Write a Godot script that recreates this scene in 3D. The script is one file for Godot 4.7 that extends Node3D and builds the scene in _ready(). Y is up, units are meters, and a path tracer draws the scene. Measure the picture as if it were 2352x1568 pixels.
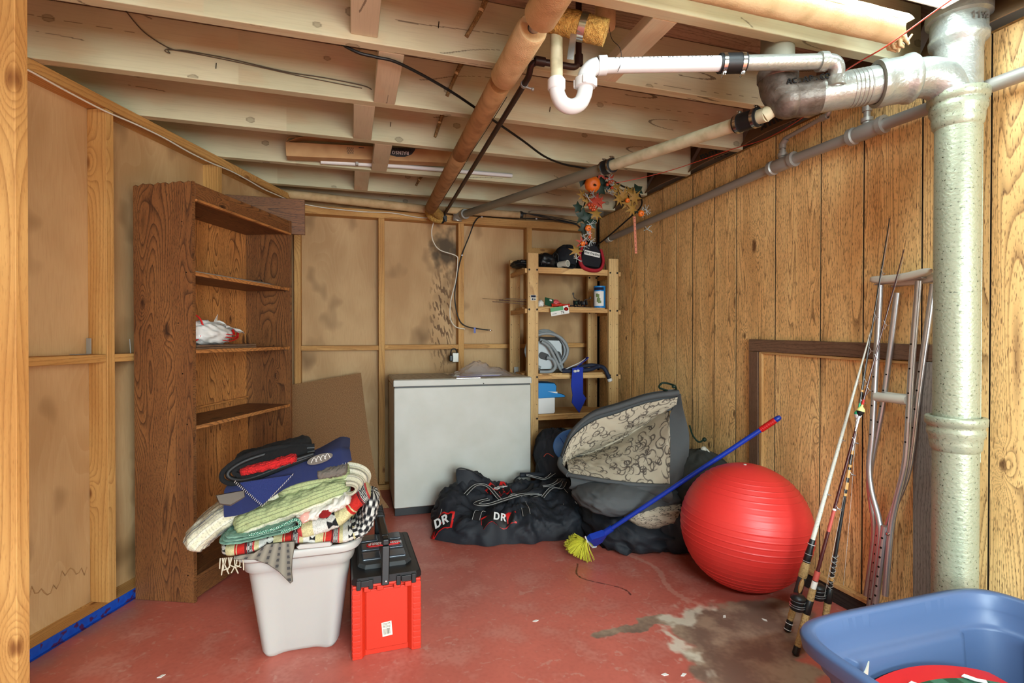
extends Node3D


func _ready() -> void:
	rng.seed = 7
	# camera: 1.16 m up, turned 17.2 degrees towards the panelled wall
	var cam := Camera3D.new()
	cam.name = "camera"
	add_child(cam)
	cam.position = Vector3(0, 1.16, 0)
	cam.rotation_degrees = Vector3(-0.5, -17.2, 0)
	cam.fov = 66.31
	cam.near = 0.02
	cam.far = 60.0
	cam.current = true
	var env := Environment.new()
	env.background_mode = Environment.BG_COLOR
	env.background_color = Color(0.02, 0.02, 0.022)
	env.tonemap_mode = Environment.TONE_MAPPER_LINEAR
	env.tonemap_exposure = 0.97
	env.sdfgi_enabled = true
	env.ssao_enabled = true
	env.ssil_enabled = true
	var we := WorldEnvironment.new()
	we.name = "environment"
	we.environment = env
	add_child(we)
	make_materials()
	lamps()
	room()
	pipes()
	bookcase()
	shelving()
	freezer()
	totes()
	floor_heap()
	ball_and_broom()
	rods_and_crutches()
	ceiling_things()
	garland()


func area(at: Vector3, size: Vector2, energy: float, c: Color, rot: Vector3, called: String) -> void:
	var l := AreaLight3D.new()
	l.name = called
	l.area_size = size
	l.area_normalize_energy = true
	l.light_energy = energy
	l.light_color = c
	l.area_range = 12.0
	l.shadow_enabled = true
	add_child(l)
	l.position = at
	l.rotation_degrees = rot


func lamps() -> void:
	# the ceiling fixture whose end shows at the top right, and an unseen twin behind the camera, placed to light the room
	for k in 2:
		var at := [Vector3(1.20, 2.238, -1.111), Vector3(0.35, 1.98, 1.0)][k] as Vector3
		var w := thing("ceiling_light", at, ["white strip light under the joists beside the stack pipe", "unseen strip light hung behind the camera to light the room"][k], "ceiling light", "strip lights")
		var g := G.new()
		g.box(at + Vector3(0, 0.032, 0), Vector3(1.22, 0.03, 0.17), 0.004)
		for q in [[0.0, 0.083, 1.22, 0.005], [0.0, -0.083, 1.22, 0.005], [0.608, 0.0, 0.005, 0.17], [-0.608, 0.0, 0.005, 0.17]]:
			g.box(at + Vector3(q[0], 0.0, q[1]), Vector3(q[2], 0.066, q[3]), 0.001)
		part("housing", g, M.white_metal, w)
		g = G.new()
		g.box(at + Vector3(0, 0.0, 0), Vector3(1.20, 0.02, 0.155), 0.006)
		part("lamp_diffuser", g, M.glow, w)
		area(at + Vector3(0, -0.014, 0), Vector2(1.18, 0.14), [LAMP_A, LAMP_B_UNSEEN][k], LAMP_COLOR, Vector3(-90, 0, 0), "lamp_area")
	# unseen softbox out of view behind the camera, lights joist faces and walls
	var c := Vector3(0.85, 1.35, 3.0)
	var sb := thing("unseen_softbox", Vector3(c.x, 0, c.z), "large unseen softbox behind the camera, placed to light the room", "unseen light")
	var g2 := G.new()
	g2.box(c + Vector3(0, 0, 0.07), Vector3(2.2, 1.7, 0.12), 0.01)
	g2.tube([Vector3(c.x, 0.0, c.z + 0.1), Vector3(c.x, 0.6, c.z + 0.1)], 0.02, 12)
	part("housing", g2, M.black_plastic, sb)
	g2 = G.new()
	g2.box(c, Vector3(2.16, 1.66, 0.02), 0.006)
	part("lamp_diffuser", g2, M.glow_soft, sb)
	area(c + Vector3(0, 0, -0.014), Vector2(2.1, 1.6), LAMP_S_UNSEEN, LAMP_COLOR, Vector3(0, 0, 0), "unseen_softbox_area")


const LAMP_COLOR := Color(0.88, 0.97, 1.0)
const LAMP_A := 1.7
const LAMP_B_UNSEEN := 14.0  # unseen strip light behind the camera
const LAMP_S_UNSEEN := 25.0  # unseen softbox behind the camera


# ---------------------------------------------------------------- materials
var M := {}
var rng := RandomNumberGenerator.new()

func noise(s: int, f := 1.0, oct := 3) -> FastNoiseLite:
	var q := FastNoiseLite.new()
	q.seed = s
	q.noise_type = FastNoiseLite.TYPE_SIMPLEX_SMOOTH
	q.frequency = f
	q.fractal_octaves = oct
	if oct <= 1: q.fractal_type = FastNoiseLite.FRACTAL_NONE
	return q


func tex_of(w: int, h: int, f: Callable) -> ImageTexture:
	var b := PackedByteArray()
	b.resize(w * h * 3)
	var k := 0
	for y in h:
		for x in w:
			var c: Color = f.call(x, y)
			b[k] = clampi(int(c.r * 255.0), 0, 255); b[k + 1] = clampi(int(c.g * 255.0), 0, 255); b[k + 2] = clampi(int(c.b * 255.0), 0, 255)
			k += 3
	return ImageTexture.create_from_image(Image.create_from_data(w, h, false, Image.FORMAT_RGB8, b))


# sawn wood: W x H metres, grain along y. rings = growth lines per metre across, amp = how far they wander
func wood(w: int, h: int, W: float, H: float, s: int, pale: Color, mid: Color, dark: Color, rings: float, amp: float, fx: float, fy: float, line := 0.5, knots := 0, pores := 0.4) -> ImageTexture:
	var a := noise(s, 1.0, 2)
	var b := noise(s + 1, 1.0, 1)
	var c := noise(s + 2, 1.0, 3)
	var r := RandomNumberGenerator.new()
	r.seed = s
	var ks := []
	for i in knots: ks.append([r.randf() * W, r.randf() * H, r.randf_range(0.008, 0.02)])
	var put := PackedByteArray()
	put.resize(w * h * 3)
	var k := 0
	for py in h:
		var y := H * py / h
		for px in w:
			var x := W * px / w
			var fld := x * rings + a.get_noise_2d(x * fx, y * fy) * amp
			var kd := 0.0
			for q in ks:
				var dx: float = x - q[0]
				var dy: float = (y - q[1]) * 0.45
				var d2 := dx * dx + dy * dy
				var rr: float = q[2]
				if d2 < rr * rr * 40.0:
					fld += 5.0 * exp(-d2 / (rr * rr * 6.0))
					if d2 < rr * rr: kd = maxf(kd, 1.0 - d2 / (rr * rr))
			var t := fposmod(fld, 1.0)
			var l := t * t * t * t
			if t > 0.93: l = 1.0 - (t - 0.93) / 0.07 
			var fib := b.get_noise_2d(x * 420.0, y * 9.0)
			var pore := maxf(0.0, b.get_noise_2d(x * 700.0 + 90.0, y * 34.0) - 0.45) * 2.0
			var big := c.get_noise_2d(x * 5.0, y * 1.1)
			var col := pale.lerp(mid, clampf(0.5 + big * 0.8 + fib * 0.18, 0.0, 1.0))
			col = col.lerp(dark, clampf(l * line + pore * pores + kd * 0.8, 0.0, 1.0))
			put[k] = clampi(int(col.r * 255.0), 0, 255); put[k + 1] = clampi(int(col.g * 255.0), 0, 255); put[k + 2] = clampi(int(col.b * 255.0), 0, 255)
			k += 3
	return ImageTexture.create_from_image(Image.create_from_data(w, h, false, Image.FORMAT_RGB8, put))


func mat(c: Color, rough := 0.6, metal := 0.0, t: Texture2D = null, sc := Vector2.ONE) -> StandardMaterial3D:
	var m := StandardMaterial3D.new()
	m.albedo_color = c
	m.roughness = rough
	m.metallic = metal
	if t:
		m.albedo_texture = t
		m.uv1_scale = Vector3(sc.x, sc.y, 1)
	m.cull_mode = BaseMaterial3D.CULL_DISABLED
	return m


func bump(m: StandardMaterial3D, t: Texture2D, cm: float) -> StandardMaterial3D:
	m.heightmap_enabled = true
	m.heightmap_texture = t
	m.heightmap_scale = cm
	return m


func tri(m: StandardMaterial3D, s: float) -> StandardMaterial3D:
	m.uv1_triplanar = true
	m.uv1_scale = Vector3(s, s, s)
	return m


func grit(s: int, f: float, oct := 4, lo := 0.0, hi := 1.0) -> NoiseTexture2D:
	var t := NoiseTexture2D.new()
	t.width = 512; t.height = 512; t.seamless = true
	t.noise = noise(s, f, oct)
	var r := Gradient.new()
	r.set_color(0, Color(lo, lo, lo)); r.set_color(1, Color(hi, hi, hi))
	t.color_ramp = r
	return t


func ramp_tex(s: int, f: float, oct: int, cols: Array, offs: Array, size := 512) -> NoiseTexture2D:
	var t := NoiseTexture2D.new()
	t.width = size; t.height = size; t.seamless = true
	t.noise = noise(s, f, oct)
	var r := Gradient.new()
	r.offsets = PackedFloat32Array(offs)
	r.colors = PackedColorArray(cols)
	t.color_ramp = r
	return t


func make_materials() -> void:
	# wood: [width px, height px, width m, height m, seed, pale, mid, dark, rings, amp, fx, fy, line, knots, pores]
	var t := wood(768, 1536, 1.25, 2.5, 11, Color(0.83, 0.71, 0.50), Color(0.74, 0.595, 0.395), Color(0.30, 0.20, 0.12), 78.0, 9.0, 6.5, 0.32, 0.62, 8, 0.9)
	M.panel = mat(Color(1.27, 1.27, 1.24), 0.5, 0.0, t, Vector2(1 / 1.25, 1 / 2.5))
	t = wood(512, 1280, 0.8, 2.0, 23, Color(0.62, 0.43, 0.26), Color(0.52, 0.34, 0.20), Color(0.24, 0.14, 0.08), 70.0, 11.0, 4.2, 0.7, 0.85, 9, 0.8)
	M.oak = mat(Color(0.90, 0.86, 0.80), 0.55, 0.0, t, Vector2(1 / 0.8, 1 / 2.0))
	M.oak_light = mat(Color(1.3, 1.27, 1.15), 0.5, 0.0, t, Vector2(1 / 0.8, 1 / 2.0))
	t = ply_tex()
	M.ply = mat(Color(0.97, 0.95, 0.93), 0.7, 0.0, t, Vector2(1 / 1.3, 1 / 2.6))
	M.ply_stained = mat(Color(0.97, 0.95, 0.93), 0.7, 0.0, ply_tex(true), Vector2(1 / 1.3, 1 / 2.6))
	t = wood(256, 1024, 0.4, 2.6, 41, Color(0.87, 0.70, 0.44), Color(0.76, 0.56, 0.31), Color(0.52, 0.33, 0.15), 48.0, 3.0, 5.0, 0.5, 0.5, 6, 0.3)
	M.pine = mat(Color(1, 1.02, 1.08), 0.65, 0.0, t, Vector2(1 / 0.4, 1 / 2.6))
	M.stud = mat(Color(0.95, 0.92, 0.88), 0.7, 0.0, t, Vector2(1 / 0.4, 1 / 2.6))
	M.pine_pale = mat(Color(0.98, 1.03, 1.12), 0.6, 0.0, t, Vector2(1 / 0.4, 1 / 2.6))
	t = painted_wood()
	M.joist = mat(Color.WHITE, 0.62, 0.0, t, Vector2(1 / 0.6, 1 / 4.8))
	M.block = mat(Color(1.05, 1.02, 1.05), 0.62, 0.0, t, Vector2(1 / 0.6, 1 / 4.8))
	t = wood(256, 512, 0.5, 2.0, 51, Color(0.68, 0.60, 0.50), Color(0.60, 0.50, 0.41), Color(0.33, 0.25, 0.2), 40.0, 4.0, 5.0, 0.6, 0.6, 2, 0.6)
	M.subfloor = mat(Color.WHITE, 0.75, 0.0, t, Vector2(1 / 0.5, 1 / 2.0))
	t = wood(256, 512, 0.3, 1.3, 61, Color(0.62, 0.60, 0.57), Color(0.52, 0.49, 0.46), Color(0.26, 0.24, 0.22), 70.0, 3.0, 6.0, 1.0, 0.5, 1, 0.8)
	M.weathered = mat(Color.WHITE, 0.85, 0.0, t, Vector2(1 / 0.3, 1 / 1.3))
	M.trim_brown = mat(Color(0.86, 0.70, 0.58), 0.6, 0.0, t, Vector2(1 / 0.3, 1 / 1.3))
	t = wood(256, 256, 0.2, 0.6, 71, Color(0.25, 0.22, 0.19), Color(0.17, 0.14, 0.12), Color(0.06, 0.05, 0.04), 80.0, 3.0, 6.0, 1.0, 0.7, 0, 0.8)
	M.black_board = mat(Color.WHITE, 0.8, 0.0, t, Vector2(1 / 0.2, 1 / 0.6))
	M.floor = mat(Color.WHITE, 0.42, 0.0, floor_tex(), Vector2(1 / 5.0, 1 / 5.0))
	bump(M.floor, grit(90, 0.02, 4), 0.15)
	M.stain = mat(Color(0.68, 0.52, 0.34), 0.8)
	M.concrete = mat(Color(0.62, 0.6, 0.56), 0.9)
	M.far_wall = mat(Color(0.80, 0.76, 0.68), 0.85)
	M.dark_jamb = mat(Color(0.23, 0.21, 0.13), 0.7)
	M.blue_tape = mat(Color.WHITE, 0.55, 0.0, ramp_tex(5, 0.012, 3, [Color(0.03, 0.24, 0.64), Color(0.05, 0.3, 0.7), Color(0.3, 0.1, 0.3)], [0.0, 0.55, 0.7]), Vector2(3, 3))
	M.white_metal = mat(Color(0.9, 0.9, 0.88), 0.4)
	M.glow = mat(Color(1, 1, 1), 0.4)
	M.glow.emission_enabled = true
	M.glow.emission = Color(1, 0.98, 0.95)
	M.glow.emission_energy_multiplier = 1.6
	M.glow_soft = mat(Color(1, 1, 1), 0.5)
	M.glow_soft.emission_enabled = true
	M.glow_soft.emission = Color(1, 1, 1)
	M.glow_soft.emission_energy_multiplier = 0.3
	# metals and pipes
	M.silver = mat(Color(0.66, 0.67, 0.65), 0.36, 0.55, ramp_tex(8, 0.012, 4, [Color(0.86, 0.87, 0.85), Color(0.96, 0.97, 0.95), Color(1, 1, 1)], [0.0, 0.4, 1.0]))
	tri(bump(M.silver, grit(9, 0.045, 3), 0.12), 3.0)
	M.stack = mat(Color(0.68, 0.70, 0.63), 0.42, 0.35, ramp_tex(14, 0.05, 4, [Color(0.25, 0.25, 0.25), Color(0.35, 0.35, 0.33), Color(0.93, 0.95, 0.9), Color(1, 1, 0.98)], [0.0, 0.185, 0.21, 1.0]))
	tri(bump(M.stack, grit(15, 0.05, 3), 0.10), 3.0)
	M.rusty = mat(Color(0.50, 0.48, 0.45), 0.45, 0.5, ramp_tex(18, 0.012, 4, [Color(0.45, 0.38, 0.33), Color(0.85, 0.82, 0.8), Color(1, 1, 1)], [0.0, 0.5, 1.0]))
	tri(bump(M.rusty, grit(9, 0.045, 3), 0.12), 3.0)
	M.chrome = mat(Color(0.8, 0.8, 0.8), 0.18, 1.0)
	M.alu = mat(Color(0.78, 0.78, 0.79), 0.33, 0.9)
	M.grey_pipe = mat(Color(0.52, 0.50, 0.43), 0.5, 0.15)
	M.galv = mat(Color(0.66, 0.65, 0.62), 0.42, 0.4)
	M.cream_pipe = tri(mat(Color.WHITE, 0.5, 0.0, ramp_tex(21, 0.01, 4, [Color(0.60, 0.57, 0.44), Color(0.76, 0.73, 0.60), Color(0.82, 0.79, 0.68)], [0.0, 0.5, 1.0])), 2.5)
	M.pvc = mat(Color(0.86, 0.87, 0.87), 0.28)
	M.rubber = mat(Color(0.05, 0.055, 0.065), 0.5)
	M.copper_dark = mat(Color(0.22, 0.13, 0.1), 0.45, 0.3)
	M.iron_dark = mat(Color(0.25, 0.25, 0.25), 0.5, 0.6)
	M.wrap = tri(bump(mat(Color.WHITE, 0.9, 0.0, ramp_tex(25, 0.008, 4, [Color(0.50, 0.36, 0.22), Color(0.66, 0.50, 0.32), Color(0.72, 0.56, 0.37)], [0.0, 0.5, 1.0])), grit(27, 0.12, 2), 0.1), 2.5)
	M.wrap_pale = tri(bump(mat(Color.WHITE, 0.9, 0.0, ramp_tex(26, 0.008, 4, [Color(0.70, 0.57, 0.40), Color(0.80, 0.68, 0.50), Color(0.85, 0.74, 0.57)], [0.0, 0.5, 1.0])), grit(27, 0.12, 2), 0.12), 2.5)
	M.wrap_cream = tri(bump(mat(Color.WHITE, 0.85, 0.0, ramp_tex(28, 0.008, 4, [Color(0.74, 0.66, 0.48), Color(0.84, 0.76, 0.58), Color(0.88, 0.81, 0.64)], [0.0, 0.5, 1.0])), grit(27, 0.12, 2), 0.06), 2.5)
	M.wool = tri(bump(mat(Color.WHITE, 1.0, 0.0, ramp_tex(33, 0.03, 4, [Color(0.42, 0.3, 0.12), Color(0.74, 0.57, 0.28), Color(0.86, 0.72, 0.40)], [0.0, 0.45, 1.0])), grit(34, 0.08, 4), 0.6), 4.0)
	M.kraft = mat(Color(0.46, 0.36, 0.25), 0.8)
	M.kraft_dark = mat(Color(0.2, 0.14, 0.09), 0.8)
	M.ink = mat(Color(0.03, 0.03, 0.03), 0.7)
	M.black_cable = mat(Color(0.045, 0.04, 0.035), 0.5)
	M.white_cable = mat(Color(0.88, 0.85, 0.78), 0.5)
	M.grey_wire = mat(Color(0.34, 0.31, 0.25), 0.7)
	M.brown_loom = tri(mat(Color.WHITE, 0.8, 0.0, ramp_tex(36, 0.03, 3, [Color(0.24, 0.17, 0.09), Color(0.5, 0.4, 0.24), Color(0.7, 0.62, 0.42)], [0.0, 0.5, 1.0])), 6.0)
	M.orange_wire = mat(Color(0.72, 0.25, 0.16), 0.5)
	M.card = tri(mat(Color.WHITE, 0.85, 0.0, ramp_tex(37, 0.01, 3, [Color(0.72, 0.56, 0.38), Color(0.80, 0.65, 0.46)], [0.0, 1.0])), 1.5)
	M.nail = mat(Color(0.12, 0.1, 0.08), 0.5, 0.6)
	# things
	M.freezer = tri(mat(Color.WHITE, 0.42, 0.0, ramp_tex(39, 0.006, 4, [Color(0.73, 0.73, 0.69), Color(0.775, 0.775, 0.745)], [0.0, 1.0])), 1.2)
	M.freezer_top = tri(mat(Color.WHITE, 0.5, 0.0, ramp_tex(40, 0.02, 4, [Color(0.5, 0.47, 0.4), Color(0.74, 0.73, 0.67), Color(0.8, 0.79, 0.74)], [0.0, 0.45, 1.0])), 2.0)
	M.black = mat(Color(0.035, 0.037, 0.042), 0.55)
	M.black_plastic = mat(Color(0.075, 0.08, 0.088), 0.42)
	M.dark_grey = mat(Color(0.2, 0.21, 0.215), 0.5)
	M.bag = bump(mat(Color(0.10, 0.115, 0.145), 0.7), grit(44, 0.2, 2), 0.05)
	tri(M.bag, 3.0)
	M.webbing = mat(Color(0.07, 0.072, 0.08), 0.7)
	M.stitch = mat(Color(0.75, 0.74, 0.72), 0.8)
	M.white = mat(Color(0.88, 0.88, 0.87), 0.5)
	M.off_white = mat(Color(0.80, 0.79, 0.73), 0.5)
	M.red = mat(Color(0.80, 0.09, 0.085), 0.5)
	M.ball_red = mat(Color(0.84, 0.20, 0.18), 0.42)
	M.toolbox_red = mat(Color(0.79, 0.18, 0.09), 0.42)
	M.smoke = mat(Color(0.30, 0.34, 0.39, 0.55), 0.15)
	M.smoke.transparency = BaseMaterial3D.TRANSPARENCY_ALPHA
	M.clear = mat(Color(0.9, 0.9, 0.95, 0.22), 0.12)
	M.clear.transparency = BaseMaterial3D.TRANSPARENCY_ALPHA
	M.tote_white = mat(Color(0.72, 0.715, 0.70), 0.4)
	M.tote_white.subsurf_scatter_enabled = true
	M.tote_white.subsurf_scatter_strength = 0.1
	M.tote_blue = mat(Color(0.29, 0.38, 0.53), 0.42)
	M.blue = mat(Color(0.05, 0.20, 0.62), 0.35)
	M.blue_bright = mat(Color(0.1, 0.5, 0.76), 0.4)
	M.blue_lid = mat(Color(0.26, 0.52, 0.82), 0.4)
	M.navy = mat(Color(0.06, 0.085, 0.2), 0.9)
	M.green = mat(Color(0.06, 0.28, 0.17), 0.6)
	M.teal = mat(Color(0.16, 0.66, 0.46), 0.4)
	M.yellow = mat(Color(0.80, 0.78, 0.22), 0.7)
	M.orange = mat(Color(0.85, 0.42, 0.09), 0.5)
	M.maroon = mat(Color(0.26, 0.06, 0.06), 0.35)
	M.cork = tri(mat(Color.WHITE, 0.8, 0.0, ramp_tex(47, 0.03, 4, [Color(0.3, 0.2, 0.1), Color(0.68, 0.55, 0.35), Color(0.78, 0.66, 0.45)], [0.0, 0.42, 1.0])), 8.0)
	M.rod_white = tri(mat(Color.WHITE, 0.35, 0.0, ramp_tex(48, 0.04, 3, [Color(0.5, 0.5, 0.47), Color(0.84, 0.84, 0.78), Color(0.88, 0.88, 0.83)], [0.0, 0.3, 1.0])), 5.0)
	M.hardboard = tri(mat(Color.WHITE, 0.8, 0.0, ramp_tex(50, 0.14, 3, [Color(0.42, 0.28, 0.16), Color(0.56, 0.40, 0.25), Color(0.66, 0.50, 0.33)], [0.2, 0.5, 0.8])), 2.5)
	M.paper = mat(Color(0.9, 0.89, 0.86), 0.7)
	M.grey_hose = mat(Color(0.54, 0.57, 0.58), 0.5)
	M.machine = mat(Color(0.76, 0.80, 0.81), 0.4)
	M.cushion_grey = bump(mat(Color(0.30, 0.31, 0.315), 0.85), grit(52, 0.2, 2), 0.05)
	tri(M.cushion_grey, 4.0)
	M.case_grey = tri(mat(Color.WHITE, 0.8, 0.0, ramp_tex(53, 0.01, 3, [Color(0.17, 0.19, 0.185), Color(0.24, 0.26, 0.25)], [0.0, 1.0])), 2.0)
	M.paisley = mat(Color.WHITE, 0.85, 0.0, paisley_tex(), Vector2(1, 1))
	M.quilt = mat(Color.WHITE, 0.9, 0.0, quilt_tex(), Vector2(1, 1))
	M.serape = mat(Color.WHITE, 0.95, 0.0, serape_tex(), Vector2(1, 1))
	M.green_print = mat(Color.WHITE, 0.9, 0.0, ramp_tex(57, 0.16, 1, [Color(0.05, 0.36, 0.27), Color(0.06, 0.4, 0.3), Color(0.85, 0.9, 0.85)], [0.0, 0.62, 0.66]), Vector2(3, 3))
	M.black_knit = bump(mat(Color(0.06, 0.07, 0.085), 0.95, 0.0, grit(58, 0.12, 2, 0.6, 1.0), Vector2(4, 4)), grit(58, 0.2, 2), 0.2)
	M.fleece_red = bump(mat(Color(0.78, 0.1, 0.11), 0.95), grit(59, 0.06, 3), 0.4)
	M.fleece_cream = mat(Color(0.74, 0.70, 0.62), 0.95)
	M.fish = mat(Color.WHITE, 0.45, 0.0, fish_tex())
	M.barcode = mat(Color.WHITE, 0.6, 0.0, barcode_tex())
	M.pumpkin = mat(Color(0.83, 0.40, 0.07), 0.5)
	M.leaf_gold = mat(Color.WHITE, 0.7, 0.0, ramp_tex(63, 0.012, 2, [Color(0.60, 0.25, 0.10), Color(0.62, 0.46, 0.17), Color(0.40, 0.42, 0.16)], [0.25, 0.5, 0.75]), Vector2(3, 3))
	M.leaf_rust = mat(Color(0.62, 0.2, 0.12), 0.7)
	M.leaf_green = mat(Color(0.05, 0.16, 0.11), 0.6)
	M.berry = mat(Color(0.66, 0.24, 0.1), 0.35)
	M.frost = mat(Color(0.6, 0.62, 0.6), 0.7)
	M.copper_strap = mat(Color(0.72, 0.42, 0.32), 0.4, 0.4)
	M.white_cloth = mat(Color(0.84, 0.82, 0.78), 0.95)
	M.pink_cloth = mat(Color(0.86, 0.62, 0.57), 0.95)
	M.fleece_blue = bump(mat(Color(0.12, 0.18, 0.42), 0.95, 0.0, grit(68, 0.15, 2, 0.75, 1.0), Vector2(5, 5)), grit(59, 0.1, 3), 0.15)
	M.fleece_blue.rim_enabled = true
	M.fleece_blue.rim = 0.3
	M.fleece_grey = mat(Color(0.40, 0.37, 0.34), 0.95)
	M.green_mid = mat(Color(0.22, 0.42, 0.32), 0.6)
	M.salmon = mat(Color(0.72, 0.30, 0.26), 0.5)
	M.wrap_tan = mat(Color(0.80, 0.60, 0.33), 0.5)
	M.float_yellow = mat(Color(0.86, 0.84, 0.52), 0.4)
	M.navy_dark = mat(Color(0.045, 0.05, 0.08), 0.85)
	M.crimson = mat(Color(0.62, 0.07, 0.13), 0.75)
	M.pink_film = mat(Color(0.85, 0.35, 0.36), 0.3)
	M.card_green = mat(Color(0.35, 0.62, 0.42), 0.6)
	M.sage = mat(Color(0.45, 0.52, 0.32), 0.6)
	M.lilac = mat(Color(0.62, 0.58, 0.76), 0.4)
	M.blue_cloth = bump(mat(Color(0.09, 0.2, 0.64), 0.8), grit(66, 0.2, 2), 0.1)
	tri(M.blue_cloth, 6.0)
	M.blue_dark = mat(Color(0.07, 0.11, 0.2), 0.7)
	for k in [M.leaf_gold, M.leaf_rust, M.leaf_green]:
		k.backlight_enabled = true
		k.backlight = Color(0.12, 0.11, 0.07)


func painted_wood() -> ImageTexture:
	var w := 256
	var h := 1024
	var a := noise(70, 1.0, 3)
	var b := noise(71, 1.0, 2)
	var r := RandomNumberGenerator.new()
	r.seed = 4
	var ks := []
	for i in 26: ks.append([r.randf() * 0.6, r.randf() * 4.8, r.randf_range(0.008, 0.017)])
	return tex_of(w, h, func(px, py):
		var x: float = 0.6 * px / w
		var y: float = 4.8 * py / h
		var big: float = a.get_noise_2d(x * 2.5, y * 1.6)
		var c := Color(0.815, 0.79, 0.655).lerp(Color(0.75, 0.735, 0.60), clampf(0.5 + big, 0, 1))
		c = c.lerp(Color(0.76, 0.665, 0.52), clampf(a.get_noise_2d(x * 6.0 + 30, y * 2.4) * 1.1 - 0.12, 0, 0.4))
		var g: float = b.get_noise_2d(x * 160.0, y * 5.0)
		c = c.lerp(Color(0.5, 0.46, 0.36), clampf(g * 0.16, 0, 0.2))
		var f: float = x * 5.0 + b.get_noise_2d(x * 3.0, y * 0.55) * 1.5
		var cr := absf(fposmod(f, 1.0) - 0.5)
		var on: float = b.get_noise_2d(x * 2.0 + 50.0, y * 0.9)
		if cr < 0.012 and on > 0.12: c = c.lerp(Color(0.28, 0.24, 0.18), 0.6)
		for q in ks:
			var d := Vector2(x - q[0], (y - q[1]) * 0.7).length()
			if d < q[2]: c = c.lerp(Color(0.42, 0.38, 0.29), 0.35 if d < q[2] * 0.8 else 0.6)
		return c)


func floor_tex() -> ImageTexture:
	var n := 1024
	var a := noise(80, 1.0, 4)
	var b := noise(81, 1.0, 2)
	return tex_of(n, n, func(px, py):
		var x: float = -2.6 + 5.0 * px / n
		var z: float = -4.4 + 5.0 * py / n
		var big: float = a.get_noise_2d(x * 0.9, z * 0.9)
		var mid: float = a.get_noise_2d(x * 4.0 + 9.0, z * 4.0)
		var fine: float = b.get_noise_2d(x * 45.0, z * 45.0)
		var c := Color(0.80, 0.43, 0.365).lerp(Color(0.70, 0.365, 0.31), clampf(0.5 + big * 0.8 + mid * 0.5, 0, 1))
		c = c.lerp(Color(0.80, 0.53, 0.47), clampf(mid * 1.3 - 0.08 + fine * 0.25, 0, 0.6))
		c = c.lerp(Color(0.62, 0.29, 0.25), clampf(-fine * 0.3, 0, 0.25))
		# scuffs: bright flecks along broken lines
		var s: float = absf(b.get_noise_2d(x * 5.0 + z * 3.0, z * 6.5 - x * 2.0))
		if s < 0.035 and a.get_noise_2d(x * 30.0, z * 30.0) > 0.05: c = c.lerp(Color(0.78, 0.6, 0.54), 0.5)
		# paint worn through to grey concrete in front of the rods
		var w: float = 0.0
		var qx: float = x + 0.10 * a.get_noise_2d(x * 4.0, z * 4.0)
		var qz: float = z + 0.10 * a.get_noise_2d(x * 4.0 + 40.0, z * 4.0)
		w = maxf(1.0 - Vector2((qx - 1.52) / 0.34, (qz + 1.70) / 0.24).length(), 1.0 - Vector2((qx - 1.33) / 0.24, (qz + 1.47) / 0.20).length())
		w = maxf(w, 1.0 - Vector2((qx - 1.12) / 0.24, (qz + 1.84) / 0.05).length())
		if w > 0.0:
			var grey := Color(0.44, 0.385, 0.33).lerp(Color(0.62, 0.56, 0.47), clampf(0.42 + 1.5 * a.get_noise_2d(x * 5.0, z * 5.0 + 7.0) + fine * 0.3, 0, 1))
			c = c.lerp(grey, clampf(w * 7.0, 0, 0.9))
		# white efflorescence along its edge
		var e1: float = 1.0 - Vector2((qx - 1.34) / 0.16, (qz + 1.87 + (qx - 1.34) * 0.5) / 0.055).length()
		var e2: float = 1.0 - Vector2((qx - 1.175 - (qz + 1.66) * 0.15) / 0.035, (qz + 1.66) / 0.14).length()
		var e: float = maxf(e1, e2) + 0.5 * a.get_noise_2d(x * 14.0, z * 14.0)
		if e > 0.0 and maxf(e1, e2) > -0.3: c = c.lerp(Color(0.86, 0.84, 0.76), clampf(e * 1.6, 0, 0.85))
		# hairline cracks
		var ck: float = absf(x - 1.12 - 0.05 * sin(z * 17.0) - 0.25 * (z + 2.25))
		if ck < 0.004 and z > -2.45 and z < -2.08: c = c.lerp(Color(0.25, 0.12, 0.1), 0.7)
		var c2: float = absf(x - 1.43 - 0.03 * sin(z * 13.0))
		if c2 < 0.014 + 0.01 * fine and z > -2.55 and z < -1.92: c = c.lerp(Color(0.80, 0.62, 0.55), 0.5)
		# pale dusty strip under the left wall
		var d: float = (x + 1.016) * 0.921 + (z + 2.493) * 0.389
		if d > 0.0 and d < 0.22: c = c.lerp(Color(0.56, 0.42, 0.38), clampf((0.22 - d) * 4.0 * (0.5 + mid), 0, 0.6))
		return c)


func paisley_tex() -> ImageTexture:
	var r := RandomNumberGenerator.new()
	r.seed = 12
	var n := 512
	var im := Image.create(n, n, false, Image.FORMAT_RGB8)
	im.fill(Color(0.73, 0.69, 0.60))
	var ink := Color(0.30, 0.27, 0.24)
	for k in 260:
		var c := Vector2(r.randf() * n, r.randf() * n)
		var a := r.randf() * TAU
		var turn := r.randf_range(0.07, 0.16) * (1 if r.randf() < 0.5 else -1)
		var st := r.randf_range(1.8, 3.2)
		for i in 34:
			c += Vector2(cos(a), sin(a)) * st
			a += turn * (0.6 + i * 0.045)
			var wd := 1 + int(4.6 * sin(PI * i / 34.0))
			for dx in range(-wd / 2, wd / 2 + 1):
				for dy in range(-wd / 2, wd / 2 + 1):
					var x := posmod(int(c.x) + dx, n)
					var y := posmod(int(c.y) + dy, n)
					im.set_pixel(x, y, im.get_pixel(x, y).lerp(ink, 0.5))
	return ImageTexture.create_from_image(im)


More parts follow.
